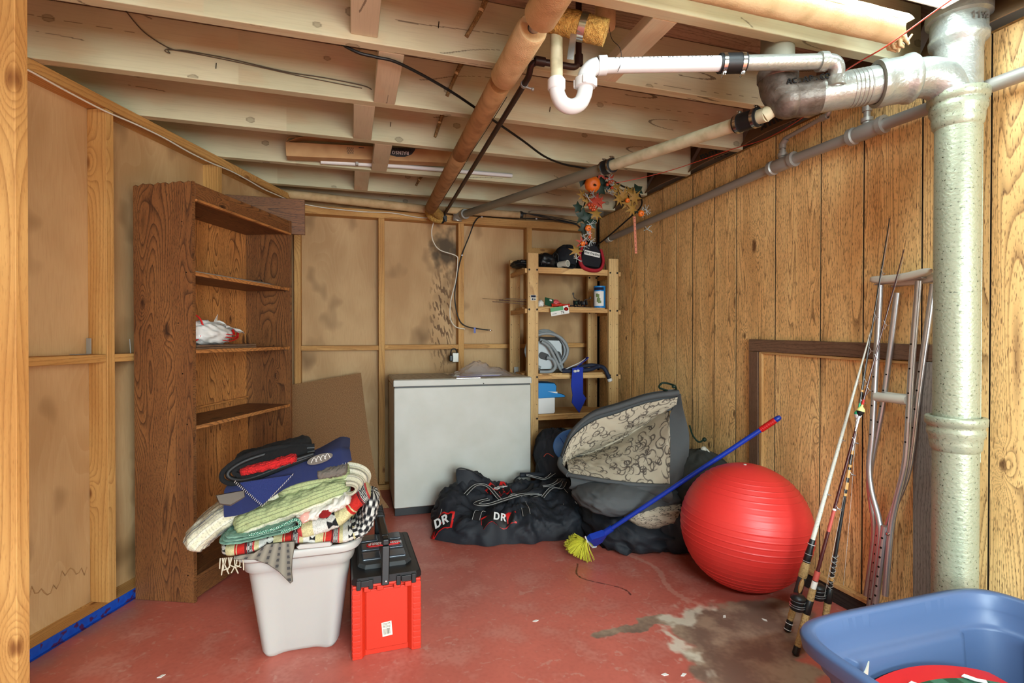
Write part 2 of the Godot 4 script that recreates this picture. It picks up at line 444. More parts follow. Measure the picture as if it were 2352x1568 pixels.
func quilt_tex() -> ImageTexture:   # u across the quilt (stripes near u = 0 and 1), v along
	var b := noise(85, 1.0, 2)
	return tex_of(512, 512, func(px, py):
		var u: float = px / 512.0
		var v: float = py / 512.0
		var c := Color(0.63, 0.67, 0.48)
		var e := minf(u, 1.0 - u)
		if e < 0.2:
			var k := int(e * 120.0)
			c = [Color(0.80, 0.78, 0.68), Color(0.62, 0.61, 0.60), Color(0.84, 0.82, 0.75), Color(0.70, 0.72, 0.54), Color(0.76, 0.73, 0.70), Color(0.52, 0.52, 0.53), Color(0.82, 0.80, 0.70)][(k * k + k) % 7]
		var row := fposmod(u * 44.0, 1.0)
		var wob: float = b.get_noise_2d(u * 90.0, v * 60.0)
		if row < 0.16: c = c.darkened(0.3)
		elif wob > 0.3: c = c.darkened(0.14)
		return c)


func serape_tex() -> ImageTexture:   # stripes across u
	var b := noise(86, 1.0, 2)
	return tex_of(512, 256, func(px, py):
		var u: float = px / 512.0
		var v: float = py / 256.0
		var cream := Color(0.84, 0.80, 0.60)
		var red := Color(0.76, 0.13, 0.09)
		var dark := Color(0.07, 0.07, 0.09)
		var white := Color(0.86, 0.85, 0.82)
		var t := fposmod(u * 3.0, 1.0)
		var c := cream
		if t < 0.16: c = white
		elif t < 0.30:
			var k := int(t * 110.0)
			c = white if (absf(fposmod(v * 14.0, 1.0) - 0.5) + absf(t - 0.23) * 4.0) < 0.4 else dark
			if (k % 3) == 0 and c == dark: c = dark
		elif t < 0.50: c = cream
		elif t < 0.53: c = red
		elif t < 0.55: c = cream
		elif t < 0.70: c = red
		elif t < 0.715: c = dark
		elif t < 0.74: c = Color(0.55, 0.08, 0.1)
		elif t < 0.86:
			c = white if fposmod(v * 20.0 + floorf(t * 70.0) * 0.5, 1.0) < 0.5 else dark
		elif t < 0.9: c = Color(0.8, 0.25, 0.25)
		var f: float = b.get_noise_2d(u * 300.0, v * 200.0)
		return c.darkened(clampf(0.1 + f * 0.25, 0, 0.4)))


func fish_tex() -> ImageTexture:
	return tex_of(256, 256, func(px, py):
		var u: float = px / 256.0 - 0.5
		var v: float = py / 256.0
		var a := atan2(u, v + 0.35) * 46.0
		var c := Color(0.50, 0.48, 0.42).lerp(Color(0.36, 0.34, 0.30), 0.5 + 0.5 * sin(a))
		if sin(a) > 0.7 and fposmod(v * 13.0 + floorf(a / TAU) * 0.37, 1.0) < 0.5: c = Color(0.13, 0.13, 0.12)
		return c)


func barcode_tex() -> ImageTexture:
	var r := RandomNumberGenerator.new()
	r.seed = 3
	var im := Image.create(96, 128, false, Image.FORMAT_RGB8)
	im.fill(Color(0.88, 0.86, 0.80))
	for row in [10, 20, 34, 44]:
		var x := 10
		while x < 84:
			var l := r.randi_range(3, 9)
			im.fill_rect(Rect2i(x, row, mini(l, 84 - x), 5), Color(0.15, 0.15, 0.15))
			x += l + 3
	var x2 := 14
	while x2 < 80:
		var l2 := r.randi_range(1, 4)
		im.fill_rect(Rect2i(x2, 60, l2, 52), Color(0.1, 0.1, 0.1))
		x2 += l2 + r.randi_range(2, 4)
	return ImageTexture.create_from_image(im)


# thin veneer with faint flame figure and dirty patches
func ply_tex(mould := false) -> ImageTexture:
	var a := noise(31, 1.0, 2)
	var b := noise(32, 1.0, 3)
	return tex_of(512, 1024, func(px, py):
		var x: float = 1.3 * px / 512.0
		var y: float = 2.6 * py / 1024.0
		var c := Color(0.815, 0.685, 0.505).lerp(Color(0.73, 0.585, 0.405), clampf(0.5 + b.get_noise_2d(x * 2.2, y * 1.1) * 1.2, 0, 1))
		var f: float = x * 9.0 + a.get_noise_2d(x * 2.4, y * 0.8) * 7.0
		var t := fposmod(f, 1.0)
		c = c.lerp(Color(0.86, 0.75, 0.59), 0.30 * t * t * clampf(0.4 + b.get_noise_2d(x * 1.5 + 9.0, y), 0, 1))
		c = c.lerp(Color(0.62, 0.46, 0.29), clampf(a.get_noise_2d(x * 220.0, y * 7.0) * 0.22, 0, 0.2))
		var d: float = b.get_noise_2d(x * 3.0 + 70.0, y * 2.0)
		if d > 0.28: c = c.lerp(Color(0.50, 0.38, 0.24), (d - 0.28) * 1.6)
		if mould:
			var g1: float = 1.0 - Vector2((x - 0.50) / 0.13, (y - 1.86) / 0.20).length() + 0.5 * b.get_noise_2d(x * 9.0, y * 7.0)
			c = c.lerp(Color(0.24, 0.19, 0.12), clampf(g1 * 1.3, 0, 0.8))
			var g2: float = 1.0 - Vector2((x - 0.47) / 0.12, (y - 1.3) / 0.5).length()
			if g2 > 0.0 and a.get_noise_2d(x * 38.0 + y * 7.0, y * 9.0) > 0.18: c = c.lerp(Color(0.36, 0.25, 0.14), clampf(g2 * 1.4, 0, 0.75))
		return c)


# ---------------------------------------------------------------- the room
const JH := 2.16          # underside of the joists
const JT := 2.38          # underside of the floor boards above
const JZ := [2.9, 2.4, 1.9, 1.42, 0.95, 0.48, 0.01, -0.46, -0.93, -1.40, -1.85, -2.31, -2.76, -3.255, -3.72]
const XR := 2.04          # panelled wall
const ZB := -4.06         # front of the studs of the back wall
const L0 := Vector3(-1.016, 0, -2.493)
const LD := Vector3(0.389, 0, -0.921)
const LN := Vector3(0.921, 0, 0.389)

func lw(s: float, y: float, out := 0.0) -> Vector3:
	return L0 + LD * s + LN * out + Vector3(0, y, 0)


func graft(g: G, W: float) -> G:
	g.uo = Vector2(rng.randf() * W, rng.randf() * 0.25)
	return g


func room() -> void:
	var g := G.new()
	# floor
	var fl := struct("floor", "red painted concrete floor with worn grey patches and scuffs")
	g.quad(Vector3(-2.6, 0, 3.4), Vector3(2.3, 0, 3.4), Vector3(2.3, 0, -4.4), Vector3(-2.6, 0, -4.4), Vector2(0, 7.8), Vector2(4.9, 7.8), Vector2(4.9, 0), Vector2(0, 0))
	part("painted_concrete", g, M.floor, fl)
	g = G.new()
	g.box(Vector3(-0.15, -0.055, -0.5), Vector3(4.9, 0.1, 7.8), 0.0)
	part("slab", g, M.concrete, fl)
	# chips of paint and crumbs lying about
	for q in [Vector2(1.03, -1.55), Vector2(1.09, -1.53), Vector2(0.72, -2.0), Vector2(1.62, -1.73), Vector2(1.48, -1.80), Vector2(-0.62, -2.05), Vector2(0.5, -1.62)]:
		g = G.new()
		g.prism([Vector2(-0.012, -0.004), Vector2(0.006, -0.006), Vector2(0.013, 0.002), Vector2(-0.004, 0.006)], 0.002, Transform3D(Basis(Vector3.UP, q.x * 9.0) * Basis(Vector3.RIGHT, PI / 2), Vector3(q.x, 0.0012, q.y)))
		one("paint_chip", g, M.paper, "pale flake of paint lying on the red floor", "paint chip", "pale flakes on the floor")

	# back wall: plywood sheets behind studs
	var wb := struct("wall_back", "plywood back wall on pine studs with a middle rail", Vector3(0.8, 0, ZB - 0.09))
	var sx := [-0.385, 0.205, 0.815, 1.384, 1.95]
	for k in 4:
		g = graft(G.new(), 0.6)
		var lastuo := g.uo
		g.box(Vector3((sx[k] + sx[k + 1]) / 2 + 0.02, 1.1, ZB - 0.094), Vector3(sx[k + 1] - sx[k] - 0.003, 2.2, 0.012), 0.001)
		if k == 1: g.uo = Vector2.ZERO
		if k == 1:
			for j in g.uv.size(): g.uv[j] -= lastuo
		part("plywood_panel", g, M.ply_stained if k == 1 else M.ply, wb)
	g = graft(G.new(), 0.2)
	g.box(Vector3(-0.62, 1.1, ZB - 0.094), Vector3(0.5, 2.2, 0.012), 0.001)
	g.box(Vector3(2.1, 1.1, ZB - 0.094), Vector3(0.27, 2.2, 0.012), 0.001)
	part("plywood_panel", g, M.ply, wb)
	for k in 5:
		g = graft(G.new(), 0.3)
		g.box(Vector3(sx[k] + 0.022, 1.05, ZB - 0.044), Vector3(0.045, 2.01, 0.088), 0.002)
		part("stud", g, M.stud, wb)
		if k < 4:
			g = graft(G.new(), 0.3)
			g.box(Vector3((sx[k] + sx[k + 1]) / 2 + 0.022, 1.078 + 0.004 * k, ZB - 0.044), Vector3(sx[k + 1] - sx[k] - 0.046, 0.036, 0.088), 0.002)
			part("rail", g, M.stud, wb)
	g = graft(G.new(), 0.3)
	g.box(Vector3(0.8, 2.085, ZB - 0.044), Vector3(2.4, 0.06, 0.09), 0.002)
	part("top_plate", g, M.stud, wb)
	g = graft(G.new(), 0.3)
	g.box(Vector3(0.8, 0.02, ZB - 0.044), Vector3(2.4, 0.04, 0.09), 0.002)
	part("bottom_plate", g, M.stud, wb)
	g = G.new()
	g.box(Vector3(0.8, 1.2, ZB - 0.18), Vector3(3.2, 2.4, 0.12), 0.0)
	part("outer_wall", g, M.far_wall, wb)
	g = G.new()
	g.box(Vector3(1.57, 1.87, ZB - 0.02), Vector3(0.34, 0.05, 0.03), 0.002)
	part("short_board", g, M.stud, wb)

	# left wall
	var wl := struct("wall_left", "plywood left partition on studs with blue tape along its foot", lw(0.5, 0, -0.05))
	var ss := [-0.62, 0.11, 0.817, 1.52]
	for k in 4:
		g = graft(G.new(), 0.6)
		var s1: float = ss[k + 1] if k < 3 else 1.72
		g.board(lw((ss[k] + s1) / 2 + 0.019, 0.0, -0.094), lw((ss[k] + s1) / 2 + 0.019, 2.155, -0.094), s1 - ss[k] - 0.003, 0.012, LD, 0.001)
		part("plywood_panel", g, M.ply, wl)
		g = graft(G.new(), 0.3)
		g.board(lw(ss[k] + 0.019, 0.04, -0.044), lw(ss[k] + 0.019, 2.115, -0.044), 0.038, 0.088, LD)
		part("stud", g, M.stud, wl)
		if k < 3:
			g = graft(G.new(), 0.3)
			g.board(lw(ss[k] + 0.039, 1.07, -0.046), lw(s1 - 0.001, 1.07, -0.046), 0.034, 0.084, Vector3.UP)
			part("rail", g, M.stud, wl)
	for y in [[2.138, 0.042, "top_plate"], [0.02, 0.04, "bottom_plate"]]:
		g = graft(G.new(), 0.3)
		g.board(lw(-0.7, y[0], -0.044), lw(1.72, y[0], -0.044), y[1], 0.09, Vector3.UP)
		part(y[2], g, M.stud, wl)
	g = G.new()
	g.board(lw(-0.7, 0.02, 0.0015), lw(1.3, 0.02, 0.0015), 0.042, 0.001, Vector3.UP, 0.0002)
	g.board(lw(-0.7, 0.001, 0.008), lw(1.3, 0.001, 0.008), 0.016, 0.0006, LN, 0.0002)
	part("painters_tape", g, M.blue_tape, wl, "torn strip of blue tape splashed with red floor paint")
	g = G.new()
	g.board(lw(0.5, 0.0, -0.19), lw(0.5, 2.155, -0.19), 2.5, 0.12, LD, 0.0)
	part("outer_wall", g, M.far_wall, wl)
	# tide mark left by water near the foot of the first sheet
	g = G.new()
	var tm := []
	for k in 34: tm.append(lw(-0.30 + 0.012 * k, 0.155 + 0.022 * sin(k * 0.55) + 0.014 * sin(k * 1.9) + 0.008 * sin(k * 3.7) + 0.0016 * k, -0.0872))
	g.tube(tm, 0.0022, 5)
	part("water_stain", g, M.stain, wl).set_meta("kind", "stuff")
	# steel corner brace and nail on the stud
	g = G.new()
	g.board(lw(0.075, 1.09, -0.05), lw(0.075, 1.155, -0.05), 0.022, 0.003, LN, 0.0008)
	g.board(lw(0.07, 1.0895, -0.05), lw(0.0, 1.0895, -0.05), 0.022, 0.003, LN, 0.0008)
	one("corner_bracket", g, M.galv, "small steel angle bracket on the left wall stud above the rail", "bracket")
	g = G.new()
	g.tube([lw(0.262, 1.085, -0.03), lw(0.255, 1.15, -0.028)], 0.002, 6)
	one("bent_nail", g, M.galv, "long bare nail standing up beside the bookcase", "nail")

	# post at the left edge of the view
	var tr := struct("trim_1", "bare pine post with a dark edge at the open end of the left wall", Vector3(-0.83, 0, -1.6))
	g = graft(G.new(), 0.1)
	g.board(Vector3(-0.798, 0, -1.595), Vector3(-0.793, 2.16, -1.6), 0.046, 0.035, Vector3(0.955, 0, 0.296))
	part("post", g, M.stud, tr)
	g = G.new()
	g.board(Vector3(-0.858, 0, -1.61), Vector3(-0.852, 2.16, -1.615), 0.07, 0.04, Vector3(0.955, 0, 0.296))
	part("dark_edge", g, M.dark_jamb, tr)

	# panelled wall: boards of uneven width with open grooves between
	var wr := struct("wall_right", "wood-grain panelled right wall in boards of uneven width", Vector3(XR + 0.02, 0, -1.5))
	var zs := [-4.06, -3.90, -3.73, -3.53, -3.34, -3.118, -2.955, -2.784, -2.579, -2.398, -2.119, -1.854, -1.647, -1.414, -1.195, -0.93, -0.61, -0.3, 0.1, 0.5, 0.9, 1.35, 1.8, 2.3, 2.8, 3.3]
	for k in zs.size() - 1:
		var wd: float = zs[k + 1] - zs[k]
		g = G.new()
		g.uo = Vector2(rng.randf() * (1.24 - wd), 0.02 + rng.randf() * 0.3)
		g.box(Vector3(XR + 0.004 + rng.randf() * 0.0016, 1.085, (zs[k] + zs[k + 1]) / 2), Vector3(0.009, 2.165, wd - 0.0055), 0.001)
		part("panel_board", g, M.panel, wr)
	g = G.new()
	g.box(Vector3(XR + 0.0075, 1.085, -0.4), Vector3(0.012, 2.165, 7.4), 0.0)
	part("groove_backing", g, M.ink, wr)
	g = G.new()
	g.box(Vector3(XR + 0.15, 1.2, -0.4), Vector3(0.1, 2.44, 7.7), 0.0)
	part("outer_wall", g, M.far_wall, wr)
	g = G.new()
	g.box(Vector3(XR + 0.06, 2.17, -0.4), Vector3(0.1, 0.02, 7.4), 0.0)
	part("sill_board", g, M.stud, wr)
	# frame of a closed-off opening
	var tf := struct("trim_2", "brown board frame round a closed-off opening in the panelling", Vector3(XR - 0.01, 0.55, -1.8))
	g = graft(G.new(), 0.1)
	g.board(Vector3(XR - 0.012, 1.117, -2.275), Vector3(XR - 0.012, 1.10, -1.31), 0.062, 0.022, Vector3.UP)
	part("head_board", g, M.trim_brown, tf)
	g = graft(G.new(), 0.1)
	g.board(Vector3(XR - 0.012, 0.02, -2.235), Vector3(XR - 0.012, 1.084, -2.243), 0.062, 0.022, Vector3.BACK)
	part("side_board", g, M.trim_brown, tf)
	g = graft(G.new(), 0.1)
	g.board(Vector3(XR - 0.009, 0.02, -2.192), Vector3(XR - 0.009, 1.083, -2.20), 0.018, 0.016, Vector3.BACK)
	g.board(Vector3(XR - 0.009, 1.079, -2.19), Vector3(XR - 0.009, 1.062, -1.45), 0.012, 0.016, Vector3.UP)
	part("stop_strip", g, M.pine, tf, "pale strip along the inside of the frame")
	g = graft(G.new(), 0.1)
	g.board(Vector3(XR - 0.014, 0.0, -1.372), Vector3(XR - 0.014, 1.068, -1.378), 0.095, 0.026, Vector3.BACK)
	part("side_board", g, M.weathered, tf, "weathered grey board")
	g = G.new()
	g.board(Vector3(XR - 0.03, 0.62, -1.338), Vector3(XR - 0.03, 0.665, -1.338), 0.012, 0.004, Vector3.BACK)
	g.tube([Vector3(XR - 0.03, 0.60, -1.338), Vector3(XR - 0.04, 0.625, -1.338)], 0.004, 6)
	part("latch", g, M.galv, tf)
	var br := struct("baseboard_right", "low dark board with a pale top strip at the foot of the panelling", Vector3(XR - 0.02, 0, -1.75))
	g = G.new()
	g.board(Vector3(XR - 0.016, 0.036, -2.18), Vector3(XR - 0.016, 0.036, -1.43), 0.07, 0.02, Vector3.UP)
	part("dark_board", g, M.black_board, br)
	g = graft(G.new(), 0.1)
	g.board(Vector3(XR - 0.020, 0.08, -2.18), Vector3(XR - 0.020, 0.08, -1.43), 0.018, 0.03, Vector3.UP)
	part("top_strip", g, M.pine, br)

	# ceiling: joists, blocking between them and the boards above
	var ce := struct("ceiling", "open ceiling of painted joists with floor boards above", Vector3(0, JH, -1.4))
	for z in JZ:
		g = G.new()
		g.uo = Vector2(rng.randf() * 0.3, rng.randf() * 0.2)
		g.box(Vector3(-0.17, (JH + JT) / 2, z - 0.0225), Vector3(4.36, JT - JH, 0.045), 0.004)
		part("joist", g, M.joist, ce)
	var bx := [[0.048, 9, 0.02], [0.142, 10, 0.0], [0.061, 11, 0.0], [0.168, 12, 0.0], [0.072, 13, 0.0], [0.07, 8, 0.0], [0.955, 9, 0.0]]
	for q in bx:
		var z0: float = JZ[q[1]] - 0.045
		var z1: float = JZ[q[1] + 1]
		g = G.new()
		g.uo = Vector2(rng.randf() * 0.4, rng.randf() * 3.0)
		g.box(Vector3(q[0], JH + 0.02 + q[2], (z0 + z1) / 2), Vector3(0.09, 0.04, z0 - z1), 0.003)
		part("blocking", g, M.block, ce)
	var bz := 3.3
	while bz > -4.3:
		g = graft(G.new(), 0.3)
		bz -= 0.14
		g.box(Vector3(-0.15, JT + 0.012, bz + 0.07), Vector3(4.9, 0.022, 0.132), 0.003)
		part("floor_board", g, M.subfloor, ce)
	g = G.new()
	g.box(Vector3(-0.15, JT + 0.08, -0.5), Vector3(4.9, 0.08, 7.9), 0.0)
	part("upper_floor", g, M.far_wall, ce)
	g = G.new()
	g.uo = Vector2(0.1, 0.2)
	g.box(Vector3(-0.1, 2.26, ZB - 0.12), Vector3(4.4, 0.25, 0.045), 0.003)
	part("rim_board", g, M.block, ce)
	# kraft-faced insulation tucked between the joist ends
	for k in range(8, 14):
		var za: float = JZ[k] - 0.05
		var zb: float = JZ[k + 1] + 0.005
		g = G.new()
		g.sheet(4, 6, func(u, v): return Vector3(XR - 0.055 + 0.12 * u - 0.02 * sin(PI * v), JH + 0.012 + 0.2 * u, lerpf(za, zb, v)), 0.004)
		part("insulation_batt", g, M.kraft, ce)
	# print on the paper facing
	for q in [[-2.02, 2.205, "anville"], [-2.52, 2.205, "nville"]]:
		g = G.new()
		var xf := face_to(Vector3(XR - 0.058, q[1], q[0]), Vector3(-0.86, -0.5, 0.0), Vector3(-0.5, 0.86, 0.1))
		g.text(q[2], 0.085, xf, 0.001)
		part("facing_print", g, M.ink, ce, "black lettering on the brown paper facing")

	# unseen walls closing the room, kept pale to bounce light
	for q in [["wall_unseen_front", Vector3(-0.15, 1.2, 3.4), Vector3(4.9, 2.44, 0.1)], ["wall_unseen_left", Vector3(-2.55, 1.2, -0.5), Vector3(0.1, 2.44, 7.8)]]:
		g = G.new()
		g.box(q[1], q[2], 0.0)
		var o := part(q[0], g, M.far_wall)
		tag(o, "plain unseen wall out of view, pale to bounce light", "", "", "structure")


# ---------------------------------------------------------------- exercise ball and broom
func ball_and_broom() -> void:
	var g := G.new()
	var pr := []
	var R := 0.285
	var N := 300
	for i in N + 1:
		var a := -PI / 2 + PI * i / N
		var y := sin(a)
		var rid := 0.0
		if absf(y) < 0.88:
			var t := fposmod(a * R / 0.0265 + 0.5, 1.0)
			rid = 0.0022 * exp(-pow((t - 0.5) / 0.05, 2.0))
		pr.append(V2(maxf(0.0001, cos(a) * (R + rid)), y * (R + rid)))
	var C := V(1.748, R + 0.001, -1.99)
	g.lathe(pr, 120, Transform3D(Basis(V(0.35, 0, 1).normalized(), deg_to_rad(-4.0)) * Basis(Vector3.RIGHT, deg_to_rad(3.0)), C))
	var eb := thing("exercise_ball", V(1.748, 0, -1.99), "big red ribbed exercise ball resting against the panelling", "exercise ball")
	part("ball_skin", g, M.ball_red, eb)
	g = G.new()
	g.lathe([V2(0.001, 0), V2(0.007, 0.0), V2(0.007, 0.003), V2(0.001, 0.004)], 12, axes(C + V(-0.03, 0.998, 0.03).normalized() * 0.284, V(-0.03, 1, 0.03)))
	part("plug", g, M.off_white, eb)
	# broom
	var bm := thing("broom", V(1.2, 0, -2.5), "broom with yellow bristles and long blue handle leaning over the red ball", "broom")
	var a := V(1.262, 0.117, -2.482)
	var b := V(1.955, 0.787, -1.985)
	var d := (b - a).normalized()
	g = G.new()
	g.tube([a, a.lerp(b, 0.9)], 0.0115, 16)
	part("handle", g, M.blue, bm)
	g = G.new()
	g.tube([a.lerp(b, 0.89), a.lerp(b, 0.965)], [0.0135, 0.0145], 16)
	for k in 26:
		var p := a.lerp(b, 0.893 + 0.07 * k / 26.0)
		g.lathe([V2(0.0135, -0.001), V2(0.0155, 0.0), V2(0.0135, 0.001)], 14, axes(p, d + V(0.2 * sin(k * 1.7), 0.2 * cos(k * 2.3), 0)))
	part("red_grip", g, M.red, bm)
	g = G.new()
	g.lathe([V2(0.0125, 0.0), V2(0.0135, 0.004), V2(0.0125, 0.02), V2(0.008, 0.03), V2(0.006, 0.028), V2(0.001, 0.022)], 16, axes(a.lerp(b, 0.965), d))
	part("hang_cap", g, M.blue, bm)
	# socket and angled head
	var f := (V(-0.75, -0.62, -0.12)).normalized()
	g = G.new()
	g.lathe([V2(0.0125, 0.09), V2(0.017, 0.088), V2(0.0175, 0.03), V2(0.02, 0.0), V2(0.001, 0.0)], 18, axes(a - d * 0.02, d))
	var hx := Transform3D(Basis(d, d.cross(V(0.5, 0.0, 0.87)).normalized(), Vector3.ZERO), a - d * 0.028)
	hx.basis.z = hx.basis.x.cross(hx.basis.y)
	g.prism([V2(0.055, 0.016), V2(0.0, 0.052), V2(-0.045, 0.05), V2(-0.058, 0.03), V2(-0.035, -0.055), V2(-0.01, -0.06), V2(0.055, -0.016)], 0.034, hx, 0.01)
	part("head_block", g, M.blue, bm)
	g = G.new()
	g.prism([V2(-0.044, 0.052), V2(-0.05, 0.05), V2(-0.064, 0.03), V2(-0.041, -0.056), V2(-0.034, -0.056), V2(-0.056, 0.03)], 0.037, hx, 0.002)
	g.box(hx * V(-0.018, -0.03, 0.018), V(0.012, 0.006, 0.003), 0.001, hx.basis)
	part("white_edge", g, M.white, bm)
	g = G.new()
	var r := RandomNumberGenerator.new()
	r.seed = 5
	for k in 420:
		var t := r.randf()
		var w := r.randf_range(-0.013, 0.013)
		var root: Vector3 = hx * V(lerpf(-0.055, -0.036, t), lerpf(0.044, -0.054, t), w)
		var tip: Vector3 = V(1.135, 0.115, -2.52).lerp(V(1.165, 0.004, -2.44), t) + V(-0.07, -0.01, -0.03) * sin(PI * t) + V(r.randf_range(-0.01, 0.01), r.randf_range(0, 0.01), w * 2.4)
		tip.y = maxf(tip.y, 0.003)
		if r.randf() < 0.02: tip += V(0.04, 0.0, 0.03)
		g.tube([root, root.lerp(tip, 0.5) + V(-0.008, 0.006, 0.0), tip], [0.0017, 0.0018, 0.0012], 4, false)
	var o := part("bristles", g, M.yellow, bm)
	o.set_meta("kind", "stuff")


# ---------------------------------------------------------------- bookcase and what stands in it
func bookcase() -> void:
	var B := Transform3D(Basis(V(0.407, 0, -0.913), Vector3.UP, V(0.913, 0, 0.407)), V(-0.651, 0, -2.574))
	var bc := thing("bookcase", B * V(0.40, 0, -0.14), "tall brown wood-grain bookcase against the left wall", "bookcase")
	var g: G
	var put := func(called: String, c: Vector3, s: Vector3, m: Material, rot := 0.0):
		var q := G.new()
		q.T = B
		q.uo = Vector2(rng.randf() * 0.3, rng.randf() * 0.12)
		q.box(c, s, 0.0015, Basis(Vector3.BACK, rot))
		return part(called, q, m, bc)
	# left side has a ragged, chipped top edge
	g = G.new()
	var poly := [V2(0, 0), V2(0, 1.822)]
	for k in range(1, 24): poly.append(V2(k * 0.012, 1.826 + 0.004 * sin(k * 2.1) + 0.003 * sin(k * 5.3) + 0.0004 * k))
	poly.append(V2(0.285, 1.836)); poly.append(V2(0.285, 0))
	var sx := B * Transform3D(Basis(Vector3.BACK, Vector3.UP, Vector3.LEFT), V(0.009, 0, -0.285))
	g.prism(poly, 0.018, sx, 0.0015)
	part("side_panel", g, M.oak, bc)
	put.call("side_panel", V(0.791, 0.918, -0.1425), V(0.018, 1.836, 0.285), M.oak)
	put.call("back_panel", V(0.4, 0.92, -0.278), V(0.764, 1.80, 0.006), M.oak_light)
	put.call("back_panel", V(0.55, 0.40, -0.268), V(0.46, 0.70, 0.006), M.oak_light)
	put.call("top_panel", V(0.4, 1.766, -0.142), V(0.763, 0.016, 0.27), M.oak)
	put.call("fascia", V(0.4, 1.795, -0.009), V(0.763, 0.076, 0.016), M.oak)
	put.call("fascia_lip", V(0.4, 1.757, -0.001), V(0.763, 0.012, 0.018), M.oak_light)
	for y in [1.436, 1.096, 0.762]:
		var o = put.call("shelf", V(0.4, y, -0.138), V(0.762, 0.016, 0.264), M.oak)
		var q := G.new()
		q.T = B
		q.box(V(0.4, y, -0.005), V(0.762, 0.017, 0.003), 0.0008)
		part("edge_strip", q, M.oak_light, o)
		for sd in [0.021, 0.779]:
			q = G.new()
			q.T = B
			q.tube([V(sd - 0.003, y - 0.012, -0.03), V(sd + 0.006, y - 0.012, -0.03)], 0.004, 8)
			part("shelf_pin", q, M.chrome, o)
	put.call("back_strip", V(0.4, 0.80, -0.268), V(0.76, 0.012, 0.012), M.oak_light, 0.02)
	put.call("bottom_shelf", V(0.4, 0.10, -0.14), V(0.762, 0.016, 0.262), M.oak)
	put.call("kick_board", V(0.4, 0.052, -0.02), V(0.763, 0.088, 0.016), M.oak)
	# door left hinged on the near side, folded right back inside
	g = G.new()
	g.T = B
	g.tube([V(0.021, 0.50, -0.02), V(0.021, 0.565, -0.02)], 0.008, 8)
	g.ball(V(0.021, 0.575, -0.02), V(0.008, 0.013, 0.008), 8)
	g.ball(V(0.021, 0.49, -0.02), V(0.008, 0.013, 0.008), 8)
	g.box(V(0.026, 0.532, -0.024), V(0.008, 0.075, 0.03), 0.003)
	part("hinge", g, M.iron_dark, bc)
	g = G.new()
	g.T = B
	for k in 8: g.tube([V(0.002, 0.12 + 0.22 * k, -0.03 - 0.02 * (k % 3)), V(-0.0012, 0.12 + 0.22 * k, -0.03 - 0.02 * (k % 3))], 0.003, 8)
	part("screw_head", g, M.nail, bc).set_meta("kind", "stuff")

	# loose board standing on the bookcase against the corner
	g = G.new()
	g.uo = V2(0.3, 0.2)
	g.box(V(-0.475, 1.882, -3.40), V(0.43, 0.212, 0.018), 0.002, Basis(Vector3.BACK, 0.005))
	one("loose_shelf_board", g, M.oak, "loose wood-grain board standing on top of the bookcase in the corner", "board")

	# bundle of thin rods on the top shelf
	var rd := thing("rod_bundle", B * V(0.3, 1.445, -0.04), "bundle of thin bare metal rods lying on the upper bookcase shelf", "metal rods")
	for k in 4:
		g = G.new()
		g.T = B
		g.tube([V(0.03, 1.4475 + 0.002 * (k % 2), -0.018 - 0.011 * k), V(0.60 - 0.04 * k, 1.4475 + 0.003 * (k % 2), -0.014 - 0.012 * k)], 0.0033, 8)
		part("rod", g, M.alu if k % 2 else M.galv, rd)
	g = G.new()
	g.T = B
	g.tube(curve([V(0.48, 1.452, -0.05), V(0.54, 1.466, -0.03), V(0.59, 1.46, -0.05), V(0.62, 1.453, -0.03), V(0.58, 1.449, -0.02), V(0.53, 1.455, -0.045)], 6), 0.0022, 6)
	part("wire_coil", g, M.iron_dark, rd)
	g = G.new()
	g.T = B
	g.box(V(0.60, 1.4515, -0.045), V(0.16, 0.013, 0.03), 0.003, Basis(Vector3.UP, 0.1))
	one("dark_strip", g, M.trim_brown, "short dark wooden strip beside the metal rods", "wood strip")

	# dark flat panels and the two bags on the middle shelf
	for k in 2:
		g = G.new()
		g.T = B
		g.box(V(0.25 + 0.012 * k, 1.109 + 0.0105 * k, -0.11), V(0.46 - 0.02 * k, 0.0095, 0.19), 0.002, Basis(Vector3.UP, 0.02 * k))
		one("flat_board", g, M.trim_brown, ["lower of two dark brown flat boards under the shopping bag", "upper of two dark brown flat boards under the shopping bag"][k], "board", "flat boards in the bookcase")
	var bn := noise(120, 1.0, 3)
	var pb := thing("plastic_bag", B * V(0.25, 1.125, -0.11), "crumpled white plastic shopping bag with red print in the bookcase", "plastic bag")
	g = G.new()
	g.T = B
	g.sheet(44, 26, func(u, v):
		var a: float = -TAU * u
		var ph: float = PI * v
		var d := V(cos(a) * sin(ph), cos(ph), sin(a) * sin(ph))
		var r: float = 1.0 + 0.22 * bn.get_noise_3d(d.x * 2.4, d.y * 2.4, d.z * 2.4) + 0.1 * absf(bn.get_noise_3d(d.x * 7, d.y * 7, d.z * 7))
		var p: Vector3 = V(0.235 + d.x * 0.155 * r, 1.178 + d.y * 0.056 * r, -0.11 + d.z * 0.075 * r)
		p.y = maxf(p.y - 0.10 * (p.x - 0.22) * (1.0 if d.y > 0 else 0.0), 1.125)
		return p, 0.0, 1, 1, true)
	part("crumpled_bag", g, M.white, pb)
	g = G.new()
	g.T = B
	g.sheet(8, 8, func(u, v): return V(0.30 + 0.16 * u, 1.205 - 0.03 * u + 0.035 * v * (1.0 - 0.5 * u) + 0.008 * sin(u * 9.0), -0.06 - 0.05 * v + 0.012 * sin(v * 6.0 + u * 4.0)), 0.001)
	g.sheet(5, 5, func(u, v): return V(0.24 + 0.028 * u + 0.035 * v, 1.225 + 0.045 * v, -0.085 - 0.02 * u * v), 0.001)
	part("bag_corner", g, M.white, pb)
	g = G.new()
	g.T = B
